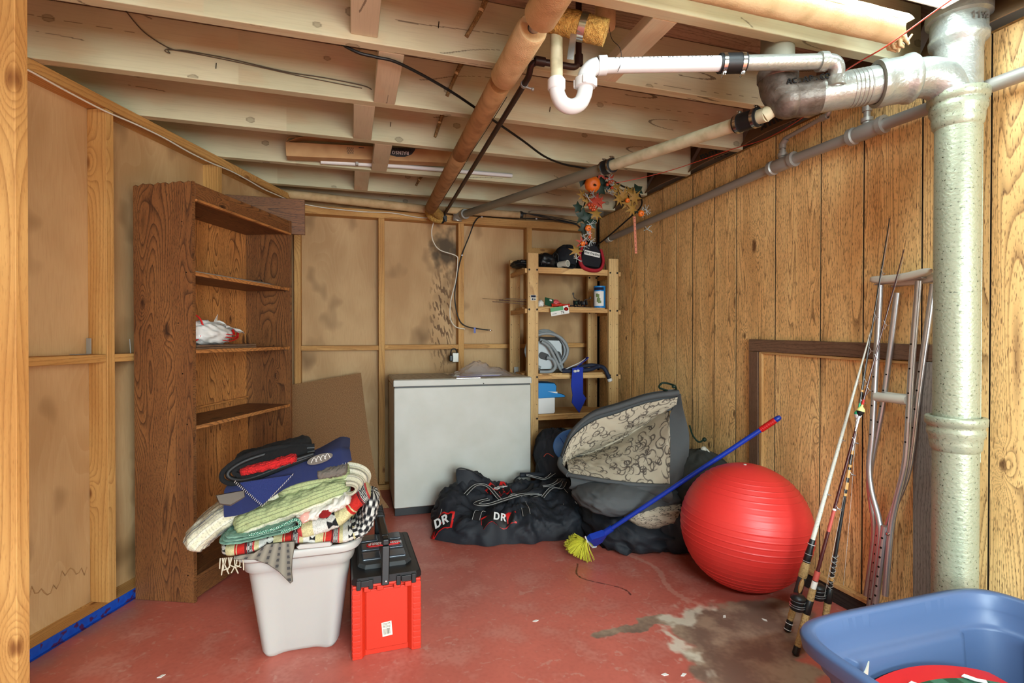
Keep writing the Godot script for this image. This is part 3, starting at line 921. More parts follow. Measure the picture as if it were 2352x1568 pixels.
	for q in [[0.27, 1.148, 0.12, 0.4], [0.29, 1.163, 0.10, 0.5], [0.29, 1.178, 0.06, 0.9]]:
		g.tube(curve([V(q[0] - 0.03, q[1] - 0.004, -0.030), V(q[0] + 0.02, q[1] - 0.008, -0.028), V(q[0] + q[2] * 0.7, q[1] + 0.004, -0.042), V(q[0] + q[2], q[1] + 0.018, -0.06)], 5), 0.006, 6, true, 0.4)
	part("red_print", g, M.red, pb)
	var rb := thing("red_tote_bag", B * V(0.06, 1.125, -0.12), "red plastic bag with curved handles partly behind the bookcase side", "bag")
	g = G.new()
	g.T = B
	g.sheet(24, 12, func(u, v):
		var a: float = -TAU * u
		var w: float = 1.0 - 0.35 * v + 0.08 * sin(a * 5.0)
		return V(0.065 + cos(a) * 0.035 * w, 1.122 + 0.15 * v, -0.12 + sin(a) * 0.06 * w), 0.0, 1, 1, true)
	part("bag_body", g, M.red, rb)
	for k in 2:
		g = G.new()
		g.T = B
		g.tube(curve([V(0.085, 1.13, -0.08 - 0.03 * k), V(0.125, 1.155, -0.07 - 0.03 * k), V(0.145, 1.205, -0.065 - 0.03 * k), V(0.125, 1.25, -0.07 - 0.03 * k), V(0.08, 1.268, -0.08 - 0.03 * k)], 6), 0.006, 8, true, 0.5)
		part("handle", g, M.red, rb)
	g = G.new()
	g.T = B
	g.ball(V(0.058, 1.272, -0.12), V(0.035, 0.02, 0.05), 12)
	part("dark_top", g, M.dark_grey, rb)


func V2(x: float, y: float) -> Vector2:
	return Vector2(x, y)


# ---------------------------------------------------------------- cables, box and odds and ends among the joists
func ceiling_things() -> void:
	var g: G
	# long carton lying on the blocking
	var bx := thing("long_carton", V(0.1, 2.16, -3.2), "long flat cardboard carton with upside-down print stored between the joists", "cardboard box")
	var P := Transform3D(Basis(Vector3.BACK, 0.055), V(0.15, 2.235, -3.155))
	g = G.new()
	g.T = P
	g.box(V(0.0, -0.008, -0.02), V(0.98, 0.078, 0.07), 0.002)
	part("carton", g, M.card, bx)
	g = G.new()
	g.T = P
	g.tube(bends([V(-0.485, 0.03, 0.0), V(-0.478, 0.062, 0.0), V(-0.30, 0.075, -0.01)], 0.03), 0.002, 6)
	g.sheet(8, 4, func(u, v): return V(-0.48 + 0.35 * u, 0.033 + 0.034 * minf(1.0, u * 5.0), 0.012 - 0.06 * v), 0.002)
	part("open_flap", g, M.card, bx)
	g = G.new()
	g.T = P
	var ov := []
	for k in 28: ov.append(V2(cos(TAU * k / 28.0) * 0.085, sin(TAU * k / 28.0) * 0.034))
	g.prism([V2(-0.075, 0.028), V2(-0.075, -0.018), V2(-0.04, -0.026), V2(0.01, -0.024), V2(0.05, -0.008), V2(0.07, 0.016), V2(0.074, 0.028)], 0.001, Transform3D(Basis(), V(0.15, 0.002, 0.0155)))
	part("dark_oval", g, M.dark_grey, bx)
	g = G.new()
	g.T = P
	g.text("RAINSO", 0.027, Transform3D(Basis(V(-1, 0, 0), V(0, -1, 0), V(0, 0, 1)), V(0.135, 0.0, 0.0165)), 0.0006)
	part("carton_print", g, M.white, bx)
	g = G.new()
	g.T = P
	g.text("COLORED KN", 0.017, Transform3D(Basis(V(-1, 0, 0), V(0, -1, 0), V(0, 0, 1)), V(0.145, 0.021, 0.0165)), 0.0006)
	part("carton_print", g, M.ink, bx)
	g = G.new()
	g.T = P
	for k in 11:
		for j in 7:
			if (k * 7 + j * 5) % 3: g.box(V(-0.165 + 0.0035 * k, -0.018 + 0.0056 * j, 0.0155), V(0.0028, 0.0034, 0.0006), 0.0)
	g.box(V(-0.085, 0.019, 0.0155), V(0.03, 0.004, 0.0006), 0.0)
	part("fine_print", g, M.dark_grey, bx).set_meta("kind", "stuff")
	g = G.new()
	g.tube([V(-0.16, 2.17, -3.215), V(0.30, 2.19, -3.222), V(1.0, 2.20, -3.23)], 0.0125, 14)
	var wt := thing("white_rod", V(0.3, 2.17, -3.2), "slim white tube lying under the carton between the joists", "tube")
	part("tube_body", g, M.white, wt)
	g = G.new()
	g.box(V(0.04, 2.178, -3.205), V(0.016, 0.026, 0.03), 0.002)
	part("rod_clip", g, M.galv, wt)
	# old wires in loom through each joist
	var lm := [[V(0.462, 2.375, -1.80), V(0.447, 2.32, -1.815), V(0.400, 2.235, -1.848), "nearest"], [V(0.466, 2.36, -2.27), V(0.449, 2.32, -2.28), V(0.412, 2.226, -2.306), "second"], [V(0.464, 2.335, -2.72), V(0.450, 2.285, -2.74), V(0.428, 2.21, -2.757), "third"], [V(0.478, 2.315, -3.22), V(0.460, 2.262, -3.235), V(0.437, 2.22, -3.252), "fourth"], [V(0.482, 2.292, -3.69), V(0.464, 2.26, -3.70), V(0.444, 2.222, -3.717), "furthest"]]
	for q in lm:
		var w := thing("loom_wire", q[2], "brown cloth-sheathed wire stub slanting through the %s painted joist" % q[3], "old wiring", "old wire stubs in the joists")
		g = G.new()
		g.tube(curve([q[0], q[1], q[2]], 6), 0.0075, 10)
		g.tube(curve([q[0] + V(0.012, 0, 0), q[1] + V(0.008, 0.004, 0.003), q[2] + V(0.006, 0.006, 0.004)], 6), 0.0045, 8)
		part("sheath", g, M.brown_loom, w)
		g = G.new()
		g.lathe([V2(0.0078, -0.005), V2(0.0095, -0.004), V2(0.0095, 0.004), V2(0.0078, 0.005)], 10, axes(q[1], q[0] - q[1]))
		part("tape_band", g, M.wrap_cream, w)
	# black cable crossing below the joists
	g = G.new()
	g.tube(curve([V(-0.10, 2.28, -1.93), V(-0.05, 2.20, -1.925), V(0.02, 2.152, -1.905), V(0.09, 2.146, -1.91), V(0.176, 2.148, -1.935), V(0.377, 2.146, -2.077), V(0.614, 2.142, -2.289), V(0.828, 2.146, -2.498), V(1.0, 2.13, -2.64), V(1.16, 2.138, -2.75), V(1.303, 2.146, -2.80), V(1.40, 2.13, -2.80), V(1.596, 2.085, -2.87), V(1.75, 2.11, -3.0), V(1.857, 2.104, -3.098), V(1.90, 2.05, -3.16), V(1.86, 1.98, -3.28), V(1.79, 1.87, -3.52), V(1.72, 1.80, -3.75)], 6), 0.0055, 9)
	one("black_cable", g, M.black_cable, "long black cable running diagonally under the joists to the corner", "cable")
	# black cable along the head of the back wall and down beside the stud
	g = G.new()
	g.tube(curve([V(1.90, 1.86, -4.02), V(1.875, 1.98, -4.03), V(1.84, 2.09, -4.035), V(1.70, 2.125, -4.045), V(1.486, 2.13, -4.045), V(1.2, 2.12, -4.045), V(1.009, 2.118, -4.045), V(0.945, 2.07, -4.045), V(0.90, 1.96, -4.04), V(0.845, 1.82, -4.04), V(0.81, 1.68, -4.045), V(0.782, 1.48, -4.045), V(0.812, 1.31, -4.045), V(0.87, 1.245, -4.04), V(0.98, 1.222, -4.01), V(1.045, 1.214, -4.0)], 7), 0.0048, 9)
	var bc := thing("coax_cable", V(0.95, 1.2, -4.04), "black coaxial cable looping down the back wall stud with a bare end", "cable")
	part("cable_run", g, M.black_cable, bc)
	g = G.new()
	g.lathe([V2(0.0048, 0), V2(0.007, 0.002), V2(0.007, 0.022), V2(0.003, 0.024), V2(0.001, 0.034)], 10, axes(V(1.04, 1.2145, -4.0), V(1, -0.1, 0.1)))
	part("connector", g, M.chrome, bc)
	g = G.new()
	g.box(V(0.935, 1.212, -4.012), V(0.016, 0.045, 0.003), 0.001)
	part("blue_tag", g, M.blue, bc)
	g = G.new()
	for p in [V(1.0, 2.112, -4.04), V(1.46, 2.128, -4.04), V(0.84, 1.80, -4.036)]: g.ball(p, V(0.009, 0.007, 0.007), 8)
	part("cable_clip", g, M.white, bc).set_meta("kind", "stuff")
	# white wire along the plates and down the wall
	g = G.new()
	var ww := []
	for k in 13: ww.append(lw(-0.4 + 0.165 * k, 2.104 + 0.006 * sin(k * 1.7), 0.006))
	ww.append_array([V(-0.31, 2.115, -4.045), V(-0.15, 2.098, -4.045), V(0.1, 2.09, -4.045), V(0.3, 2.096, -4.045), V(0.5, 2.075, -4.045), V(0.612, 2.08, -4.045)])
	g.tube(curve(ww, 4), 0.0038, 8)
	one("white_wire", g, M.white_cable, "white wire stapled along the top plate of the left and back walls", "wire")
	g = G.new()
	g.tube(curve([V(0.615, 2.04, -4.03), V(0.603, 1.976, -4.045), V(0.615, 1.90, -4.05), V(0.668, 1.835, -4.05), V(0.79, 1.797, -4.045), V(0.806, 1.75, -4.045), V(0.79, 1.60, -4.045), V(0.752, 1.443, -4.045), V(0.747, 1.308, -4.045), V(0.79, 1.24, -4.045), V(0.86, 1.222, -4.03)], 6), 0.0042, 8)
	one("white_phone_wire", g, M.white_cable, "white wire drooping down the back wall stud beside the black cable", "wire")
	# thin grey wire stapled on the second joist face
	g = G.new()
	g.tube(curve([V(-0.80, 2.38, -1.85 - 0.458), V(-0.74, 2.31, -2.306), V(-0.655, 2.262, -2.304), V(-0.60, 2.262, -2.304), V(-0.45, 2.255, -2.304), V(-0.25, 2.235, -2.304), V(-0.1, 2.232, -2.304), V(0.05, 2.222, -2.304), V(0.09, 2.21, -2.304)], 6), 0.0022, 6)
	g.tube(curve([V(-0.655, 2.262, -2.304), V(-0.672, 2.25, -2.30), V(-0.655, 2.242, -2.30), V(-0.645, 2.258, -2.304), V(-0.45, 2.248, -2.304), V(-0.2, 2.226, -2.304), V(0.05, 2.21, -2.304)], 6), 0.0018, 6)
	one("bell_wire", g, M.grey_wire, "thin old grey wire stapled along a joist face at the left", "wire")
	g = G.new()
	g.tube([V(-0.115, 2.42, -1.84), V(-0.107, 2.355, -1.842)], 0.0055, 8)
	g.ball(V(-0.106, 2.345, -1.84), V(0.011, 0.011, 0.008), 10)
	one("wire_stub", g, M.black_cable, "short black wire stub with a knobbed end on the nearest joist", "wire")
	# orange wire from the garland to the lamp
	g = G.new()
	g.tube(curve([V(1.46, 2.06, -2.78), V(1.62, 2.09, -2.72), V(1.78, 2.12, -2.58), V(1.93, 2.152, -2.31), V(1.955, 2.135, -2.1), V(1.86, 2.10, -1.80), V(1.62, 2.02, -1.46), V(1.56, 2.035, -1.33), V(1.535, 2.03, -1.17), V(1.575, 2.075, -1.07), V(1.60, 2.10, -1.02)], 6), 0.0022, 6)
	one("orange_wire", g, M.orange_wire, "thin orange wire strung from the garland past the silver drain", "wire")
	# short bare cables tied at the end of the right-hand lagged pipe
	g = G.new()
	for k in 3:
		g.tube(curve([V(1.31, 2.135 + 0.006 * k, -3.95), V(1.40, 2.145 - 0.004 * k, -3.96), V(1.58, 2.135 - 0.01 * k, -3.97), V(1.80, 2.11 - 0.012 * k, -3.98)], 5), 0.0035, 7)
	g.lathe([V2(0.028, -0.012), V2(0.031, 0.0), V2(0.028, 0.012)], 16, axes(V(1.30, 2.13, -3.96), V(1, 0, 0)))
	one("tied_cables", g, M.iron_dark, "bunch of thin dark cables tied at the end of the short lagged pipe", "cables")
	# nails and staples in the timber
	g = G.new()
	for q in [V(0.30, 2.25, -1.848), V(-0.3, 2.27, -1.848), V(0.75, 2.24, -1.848), V(-0.5, 2.21, -2.307), V(0.9, 2.22, -2.307), V(0.2, 2.24, -2.757)]:
		g.tube([q, q + V(0.002, 0.022, 0.002)], 0.0016, 5)
	var o := part("joist_nail", g, M.nail, get_node("ceiling"))
	o.set_meta("kind", "stuff")


# ---------------------------------------------------------------- bags and folded lounger pad on the floor
var ln := noise(130, 1.0, 3)

func lump(g: G, c: Vector3, r: Vector3, floor_y: float, rough := 0.25, f := 2.2, off := 0.0, seg := 40, sq := 2.0) -> void:
	g.sheet(seg, seg / 2, func(u, v):
		var a: float = -TAU * u
		var ph: float = PI * v
		var q := squarish(a, sq)
		var d := V(q.x * sin(ph), cos(ph), q.y * sin(ph))
		var fold: float = 1.0 - 2.0 * absf(ln.get_noise_3d(d.x * f + off, d.y * f + off * 0.7, d.z * f))
		var k: float = 1.0 + rough * 0.5 * fold + 0.35 * rough * ln.get_noise_3d(d.x * f * 2.6, d.y * f * 2.6 + off, d.z * f * 2.6)
		var p: Vector3 = c + d * r * k
		p.y = maxf(p.y, floor_y)
		return p, 0.0, 2, 2, true)


func ribbon(g: G, path: Array, w: float, th := 0.003, up := Vector3.UP) -> void:
	var m := path.size() - 1
	g.sheet(m, 2, func(u, v):
		var i := int(round(u * m))
		var t: Vector3 = (path[mini(i + 1, m)] - path[maxi(i - 1, 0)]).normalized()
		var s := t.cross(up).normalized()
		return path[i] + s * (0.5 - v) * w, th)


func strap(parent: Node, path: Array, w: float, up := Vector3.UP) -> void:
	var p := curve(path, 6)
	var g := G.new()
	ribbon(g, p, w, 0.003, up)
	var o := part("webbing", g, M.webbing, parent)
	g = G.new()
	for sd in [-1, 1]:
		var e := []
		for i in p.size():
			var t: Vector3 = (p[mini(i + 1, p.size() - 1)] - p[maxi(i - 1, 0)]).normalized()
			var s := t.cross(up).normalized()
			e.append(p[i] + s * sd * w * 0.43 + s.cross(t).normalized() * 0.0022)
		g.tube(e, 0.0013, 5)
	part("stitching", g, M.stitch, o).set_meta("kind", "stuff")


func duffel_h(x: float, z: float) -> float:
	var h := 0.165
	h += 0.10 * exp(-(pow((x - 0.56) / 0.085, 2.0) + pow((z + 3.16) / 0.13, 2.0)))
	h += 0.125 * exp(-(pow((x - 0.735) / 0.10, 2.0) + pow((z + 3.24) / 0.10, 2.0)))
	h += 0.10 * exp(-(pow((x - 1.33) / 0.10, 2.0) + pow((z + 3.14) / 0.20, 2.0)))
	h += 0.045 * exp(-(pow((x - 1.0) / 0.25, 2.0) + pow((z + 3.22) / 0.08, 2.0)))
	h -= 0.05 * exp(-(pow((x - 0.72) / 0.16, 2.0) + pow((z + 2.98) / 0.08, 2.0)))
	h -= 0.055 * exp(-(pow((x - 1.12) / 0.06, 2.0) + pow((z + 2.83) / 0.10, 2.0)))
	var f := 1.0 - 2.0 * absf(ln.get_noise_2d(x * 5.0 + 3.0, z * 6.0))
	h += 0.030 * f + 0.022 * ln.get_noise_2d(x * 13.0, z * 11.0) + 0.012 * (1.0 - 2.0 * absf(ln.get_noise_2d(x * 15.0 + 7.0, z * 10.0)))
	return h


var rim_at := PackedFloat32Array()   # distance of the duffel outline from its middle, by direction

func duffel_rim(th: float) -> float:
	if rim_at.is_empty():
		rim_at.resize(360)
		for k in 2880:
			var q := squarish(TAU * k / 2880.0, 2.8)
			var p := Vector2(q.x * 0.49, q.y * 0.31 + 0.06 * q.x * maxf(q.y, 0.0) - 0.05 * q.x * minf(q.y, 0.0))
			rim_at[posmod(int(round(rad_to_deg(p.angle()))), 360)] = p.length()
		for k in 360:
			if rim_at[k] == 0.0: rim_at[k] = rim_at[posmod(k - 1, 360)]
	var d := fposmod(rad_to_deg(th), 360.0)
	var w := 0.012 * sin(th * 9.0) + 0.008 * sin(th * 17.0 + 1.0)
	return lerpf(rim_at[int(d) % 360], rim_at[(int(d) + 1) % 360], d - floorf(d)) + w


func duffel_at(x: float, z: float, lift := 0.006) -> Vector3:
	var d := Vector2(x - 0.955, z + 3.07)
	var r := clampf(d.length() / duffel_rim(d.angle()), 0.0, 1.0)
	return V(x, maxf(duffel_h(x, z) * pow(maxf(0.0, 1.0 - pow(r, 4.0)), 0.55) + lift, 0.004), z)


func floor_heap() -> void:
	var g: G
	var db := thing("duffel_bag", V(0.95, 0, -3.05), "slumped black sports duffel with white-stitched straps before the freezer", "duffel bag")
	g = G.new()
	g.sheet(150, 34, func(u, v):
		var a: float = -TAU * u
		var r: float = sin((1.0 - v) * PI / 2) * duffel_rim(a)
		var x: float = 0.955 + cos(a) * r
		var z: float = -3.07 + sin(a) * r
		var p := duffel_at(x, z, 0.0)
		if v > 0.0:
			var f: float = 1.0 - 2.0 * absf(ln.get_noise_3d(p.x * 6.0, p.y * 9.0, p.z * 6.0))
			var near := 1.0
			for q in [Vector2(0.885, -3.125), Vector2(0.80, -2.835), Vector2(0.505, -2.985), Vector2(0.965, -2.9), Vector2(0.72, -2.93)]: near = minf(near, clampf((Vector2(p.x, p.z).distance_to(q) - 0.07) / 0.05, 0.0, 1.0))
			var k: float = 0.028 * near * f * minf(1.0, (1.0 - v) * 1.6) * clampf(p.y * 14.0, 0.0, 1.0)
			p += V(cos(a), 0.25, sin(a)) * k
		return p, 0.0, 3, 1, true)
	part("bag_body", g, M.bag, db)
	# stiff end flap standing up
	g = G.new()
	g.sheet(16, 12, func(u, v):
		var w: float = 0.235 * (1.0 - 0.25 * v * v)
		return V(0.632 + w * u + 0.05 * u * (1.0 - v), 0.165 + 0.165 * v * (1.0 - 0.42 * pow(u, 1.6)) + 0.012 * sin(u * PI), -3.165 - 0.06 * v + 0.035 * sin(u * PI) * (0.4 + 0.6 * v)), 0.012)
	part("end_flap", g, M.bag, db)
	g = G.new()
	g.tube(curve([V(0.64, 0.16, -3.16), V(0.63, 0.25, -3.19), V(0.64, 0.333, -3.22), V(0.72, 0.322, -3.20), V(0.80, 0.27, -3.20), V(0.855, 0.22, -3.21)], 6), 0.004, 6)
	part("flap_piping", g, M.black, db)
	# straps
	strap(db, [duffel_at(0.66, -3.08, 0.01), duffel_at(0.73, -3.10, 0.06), duffel_at(0.80, -3.08, 0.05), duffel_at(0.87, -3.02, 0.0), duffel_at(0.93, -2.99, 0.012), duffel_at(1.02, -2.99, 0.012), duffel_at(1.12, -3.02, 0.02)], 0.034)
	strap(db, [duffel_at(1.12, -3.03, 0.01), duffel_at(1.0, -2.985, 0.02), duffel_at(0.88, -2.945, 0.03), duffel_at(0.76, -2.93, 0.035), duffel_at(0.70, -2.96, 0.05), duffel_at(0.735, -3.01, 0.06), duffel_at(0.79, -3.02, 0.03)], 0.036)
	strap(db, [duffel_at(0.985, -3.0, 0.008), duffel_at(0.975, -2.93, 0.008), duffel_at(0.965, -2.86, 0.008), duffel_at(0.955, -2.80, 0.008)], 0.05)
	strap(db, [duffel_at(0.73, -2.95, 0.008), duffel_at(0.70, -2.91, 0.008), duffel_at(0.675, -2.87, 0.008)], 0.05)
	strap(db, [duffel_at(1.10, -3.24, 0.04), duffel_at(1.16, -3.22, 0.03), duffel_at(1.21, -3.18, 0.01), duffel_at(1.27, -3.19, 0.04), duffel_at(1.28, -3.26, 0.06)], 0.034)
	strap(db, [duffel_at(1.15, -3.06, 0.02), duffel_at(1.20, -3.05, 0.04), duffel_at(1.25, -3.06, 0.03), duffel_at(1.28, -3.10, 0.01)], 0.03)
	strap(db, [duffel_at(1.12, -2.98, 0.02), duffel_at(1.18, -2.99, 0.04), duffel_at(1.25, -3.01, 0.02), duffel_at(1.29, -3.04, 0.01)], 0.03)
	g = G.new()
	g.tube(curve([duffel_at(0.93, -3.05, 0.01), duffel_at(1.0, -3.06, 0.02), duffel_at(1.07, -3.10, 0.02), duffel_at(1.12, -3.17, 0.02)], 7), 0.014, 10, true, 0.6)
	part("zip_band", g, M.webbing, db)
	# rolled grip
	g = G.new()
	g.tube([V(1.075, 0.243, -3.29), V(1.18, 0.24, -3.285), V(1.285, 0.232, -3.285)], 0.016, 14)
	var gr := part("grip", g, M.bag, db)
	g = G.new()
	g.tube(curve([V(1.08, 0.24, -3.29), V(1.04, 0.225, -3.28), V(1.01, 0.19, -3.26)], 5), 0.005, 6)
	part("grip_strap", g, M.webbing, gr)
	g = G.new()
	g.tube(curve([V(1.28, 0.232, -3.285), V(1.31, 0.225, -3.27), V(1.32, 0.20, -3.24)], 5), 0.005, 6)
	part("grip_strap", g, M.webbing, gr)
	# seams
	g = G.new()
	for q in [[1.30, -3.22, 1.27, -2.98, 1.33, -2.86], [0.535, -3.24, 0.53, -3.12, 0.50, -3.04], [1.22, -2.90, 1.20, -2.82, 1.19, -2.775]]:
		g.tube(curve([duffel_at(q[0], q[1], 0.003), duffel_at(q[2], q[3], 0.003), duffel_at(q[4], q[5], 0.003)], 8), 0.0018, 5)
	part("seam", g, M.stitch, db).set_meta("kind", "stuff")
	# badges: white letters on dark with a red edge
	for q in [[0.885, -3.125, 0.15, 0.10, -0.5], [0.80, -2.835, 0.20, 0.05, 0.1], [0.505, -2.985, 0.13, 0.07, 0.45]]:
		g = G.new()
		g.sheet(10, 6, func(u, v):
			var dx: float = (u - 0.5) * q[2]
			var dz: float = (0.5 - v) * q[3]
			return duffel_at(q[0] + dx * cos(q[4]) - dz * sin(q[4]), q[1] + dx * sin(q[4]) * -1.0 * -1.0 + dz * cos(q[4]), 0.006), 0.0)
		part("red_badge", g, M.red, db)
		g = G.new()
		g.sheet(10, 6, func(u, v):
			var dx: float = (u - 0.5) * q[2] * 0.92 - 0.006
			var dz: float = (0.5 - v) * q[3] * 0.78 + 0.006
			return duffel_at(q[0] + dx * cos(q[4]) - dz * sin(q[4]), q[1] + dx * sin(q[4]) + dz * cos(q[4]), 0.009), 0.0)
		part("badge_face", g, M.black, db)
		var mid: Vector3 = duffel_at(q[0], q[1], 0.0)
		var ex := (duffel_at(q[0] + 0.05 * cos(q[4]), q[1] + 0.05 * sin(q[4]), 0) - duffel_at(q[0] - 0.05 * cos(q[4]), q[1] - 0.05 * sin(q[4]), 0)).normalized()
		var ez := (duffel_at(q[0] - 0.025 * sin(q[4]), q[1] + 0.025 * cos(q[4]), 0) - duffel_at(q[0] + 0.025 * sin(q[4]), q[1] - 0.025 * cos(q[4]), 0)).normalized()
		var up := ez.cross(ex).normalized()
		g = G.new()
		g.text("DR", 0.075 if q[3] > 0.06 else 0.06, Transform3D(Basis(ex, up.cross(ex), up), mid + up * 0.016), 0.003)
		part("badge_letters", g, M.white, db)

	# second bag in the corner behind
	var sb := thing("black_duffel", V(1.30, 0, -3.32), "black bag slumped in the corner behind the sports duffel", "bag")
	g = G.new()
	lump(g, V(1.385, 0.22, -3.35), V(0.165, 0.28, 0.14), 0.004, 0.22, 2.0, 3.0, 48)
	part("bag_body", g, M.bag, sb)
	g = G.new()
	lump(g, V(1.34, 0.36, -3.40), V(0.12, 0.15, 0.11), 0.02, 0.22, 2.4, 8.0, 36)
	part("bag_top", g, M.bag, sb)
	g = G.new()
	g.tube(curve([V(1.235, 0.36, -3.27), V(1.26, 0.38, -3.265), V(1.30, 0.355, -3.25)], 6), 0.003, 5)
	part("orange_piping", g, M.orange_wire, sb)
	# round blue lid tucked behind the pad
	var bl := thing("plastic_disc", V(1.40, 0.3, -3.2), "round light blue plastic lid tucked behind the patterned pad", "lid")
	var lx := axes(V(1.405, 0.44, -3.19), V(-0.62, 0.25, 0.74))
	g = G.new()
	g.lathe([V2(0.001, 0.0), V2(0.105, 0.0), V2(0.112, 0.006), V2(0.128, 0.008), V2(0.134, 0.0), V2(0.134, -0.012), V2(0.126, -0.012), V2(0.126, -0.004), V2(0.001, -0.004)], 48, lx, 1.0, 0.8)
	part("disc", g, M.blue_lid, bl)
	g = G.new()
	for k in 3:
		g.tube(curve([lx * V(-0.08 + 0.05 * k, 0.002, -0.07), lx * V(-0.05 + 0.04 * k, 0.003, 0.0), lx * V(-0.07 + 0.05 * k, 0.002, 0.06)], 5), 0.002, 5)
	part("moulded_line", g, M.blue, bl)
	# dark bag spread under the pad
	var ub := thing("black_sack", V(1.62, 0, -2.65), "thin black sack crushed flat on the floor under the lounger pad", "bag")
	g = G.new()
	lump(g, V(1.56, 0.07, -2.80), V(0.26, 0.15, 0.36), 0.004, 0.35, 2.4, 12.0, 48, 2.6)
	part("sack_body", g, M.bag, ub)
	g = G.new()
	lump(g, V(1.72, 0.10, -2.50), V(0.13, 0.15, 0.13), 0.004, 0.4, 2.6, 15.0, 36, 2.6)
	part("sack_corner", g, M.bag, ub)
	g = G.new()
	g.tube(bends([V(1.52, 0.03, -2.95), V(1.565, 0.018, -2.52), V(1.68, 0.018, -2.475)], 0.06, 6), 0.0105, 12)
	one("blue_rod", g, M.blue, "bent blue metal tube lying on the floor under the pad", "metal tube")

	# folded lounger pad: grey case with a patterned inside
	var lp := thing("lounger_pad", V(1.55, 0.2, -2.75), "grey folding lounger pad lying open on its patterned scroll lining", "lounger pad")
	var U := curve([V(1.205, 0.43, -2.90), V(1.255, 0.575, -2.87), V(1.36, 0.685, -2.82), V(1.50, 0.745, -2.74), V(1.64, 0.805, -2.65), V(1.785, 0.835, -2.565)], 6)
	var Cc := curve([V(1.25, 0.405, -2.93), V(1.33, 0.415, -2.98), V(1.46, 0.44, -2.98), V(1.61, 0.53, -2.90), V(1.72, 0.625, -2.82), V(1.79, 0.76, -2.66)], 6)
	var L := curve([V(1.185, 0.375, -2.74), V(1.25, 0.376, -2.655), V(1.35, 0.368, -2.575), V(1.45, 0.362, -2.51), V(1.54, 0.362, -2.455), V(1.625, 0.366, -2.405)], 6)
	var m := U.size() - 1
	var at := func(u: float, t: float) -> Vector3:   # t: 0 upper edge, 1 crease, 2 lower edge
		var i := int(round(u * m))
		var wr: float = 0.010 * ln.get_noise_2d(u * 14.0, t * 5.0) + 0.006 * ln.get_noise_2d(u * 40.0, t * 14.0)
		var p: Vector3
		if t < 1.0:
			p = U[i].lerp(Cc[i], t)
			p += V(-0.2, -0.6, 0.7) * (0.05 * sin(PI * t) + wr * sin(PI * t) * 1.5)
		else:
			p = Cc[i].lerp(L[i], t - 1.0)
			p += V(-0.2, 0.75, 0.5) * (0.035 * sin(PI * (t - 1.0)) + wr * sin(PI * (t - 1.0)) * 1.5)
		return p
	g = G.new()
	g.sheet(m, 30, func(u, v): return at.call(u, lerpf(0.10, 1.98, v)), 0.0, 1.0, 1.0)
	part("patterned_lining", g, M.paisley, lp)
	g = G.new()
	var edge := []
	var outer := []
	for i in m + 1:
		edge.append(at.call(float(i) / m, 0.0))
	g.sheet(m, 10, func(u, v):
		var i := int(round(u * m))
		var e: Vector3 = edge[i]
		var a := lerpf(-0.5, 3.4, v)
		return e + V(-0.12, 0.5, 0.82) * 0.026 * sin(a) + V(0.1, 0.55, -0.55) * (0.024 * (1.0 - cos(a)) - 0.015) + V(0.05, -0.22, -0.02) * (0.5 if v > 0.9 else 0.0), 0.0, 2, 2)
	g.sheet(m, 12, func(u, v): return at.call(u, 2.0 * v) + V(0.05, 0.02, -0.085) + V(0.0, -0.035, -0.01) * v, 0.0, 2, 2)
	part("case_top", g, M.cushion_grey, lp)
	# border down the right-hand end
	g = G.new()
	var R0 := curve([at.call(1.0, 0.0), at.call(1.0, 0.7), at.call(1.0, 1.2), at.call(1.0, 1.6), at.call(1.0, 2.0)], 6)
	var R1 := curve([V(1.79, 0.834, -2.562), V(1.808, 0.71, -2.53), V(1.80, 0.60, -2.48), V(1.745, 0.46, -2.425), V(1.655, 0.352, -2.39)], 6)
	g.sheet(R0.size() - 1, 8, func(u, v):
		var i := int(round(u * (R0.size() - 1)))
		return R0[i].lerp(R1[i], v * 1.0) + V(0.25, 0.15, 0.9) * 0.018 * sin(PI * v), 0.0, 2, 2)
	g.sheet(R0.size() - 1, 4, func(u, v):
		var i := int(round(u * (R0.size() - 1)))
		return R1[i] + V(0.03, 0.0, -0.13) * v, 0.0, 2, 2)
	part("case_border", g, M.cushion_grey, lp)
	g = G.new()
	g.tube(L.slice(0, L.size()), 0.012, 10)
	g.tube(curve([V(1.205, 0.43, -2.905), V(1.18, 0.40, -2.85), V(1.185, 0.376, -2.74)], 6), 0.016, 10)
	part("piping", g, M.cushion_grey, lp)
	# under layer of the fold
	g = G.new()
	lump(g, V(1.50, 0.275, -2.62), V(0.30, 0.095, 0.20), 0.1, 0.16, 1.8, 21.0, 48, 3.0)
	part("under_fold", g, M.cushion_grey, lp)
	g = G.new()
	lump(g, V(1.60, 0.20, -2.52), V(0.17, 0.085, 0.13), 0.06, 0.12, 1.8, 25.0, 40, 2.6)
	part("under_lining", g, M.paisley, lp)
	g = G.new()
	g.sheet(14, 8, func(u, v): return V(1.20 + 0.42 * u, 0.36 - 0.06 * v - 0.02 * sin(u * 7.0) * v, -2.76 + 0.36 * u + 0.03 * sin(v * PI)), 0.01)
	part("skirt", g, M.cushion_grey, lp)
	# ties
	g = G.new()
	g.tube(curve([V(1.80, 0.83, -2.60), V(1.83, 0.87, -2.66), V(1.79, 0.885, -2.72), V(1.75, 0.86, -2.70), V(1.78, 0.845, -2.66)], 6), 0.006, 7)
	g.tube(curve([V(1.83, 0.66, -2.52), V(1.86, 0.60, -2.53), V(1.90, 0.56, -2.53), V(1.94, 0.57, -2.54)], 6), 0.005, 7)
	part("tie_cord", g, M.leaf_green, lp).set_meta("kind", "stuff")
	g = G.new()
	g.ball(V(1.82, 0.868, -2.655), V(0.014, 0.012, 0.012), 10)
	g.ball(V(1.945, 0.57, -2.54), V(0.013, 0.013, 0.013), 10)
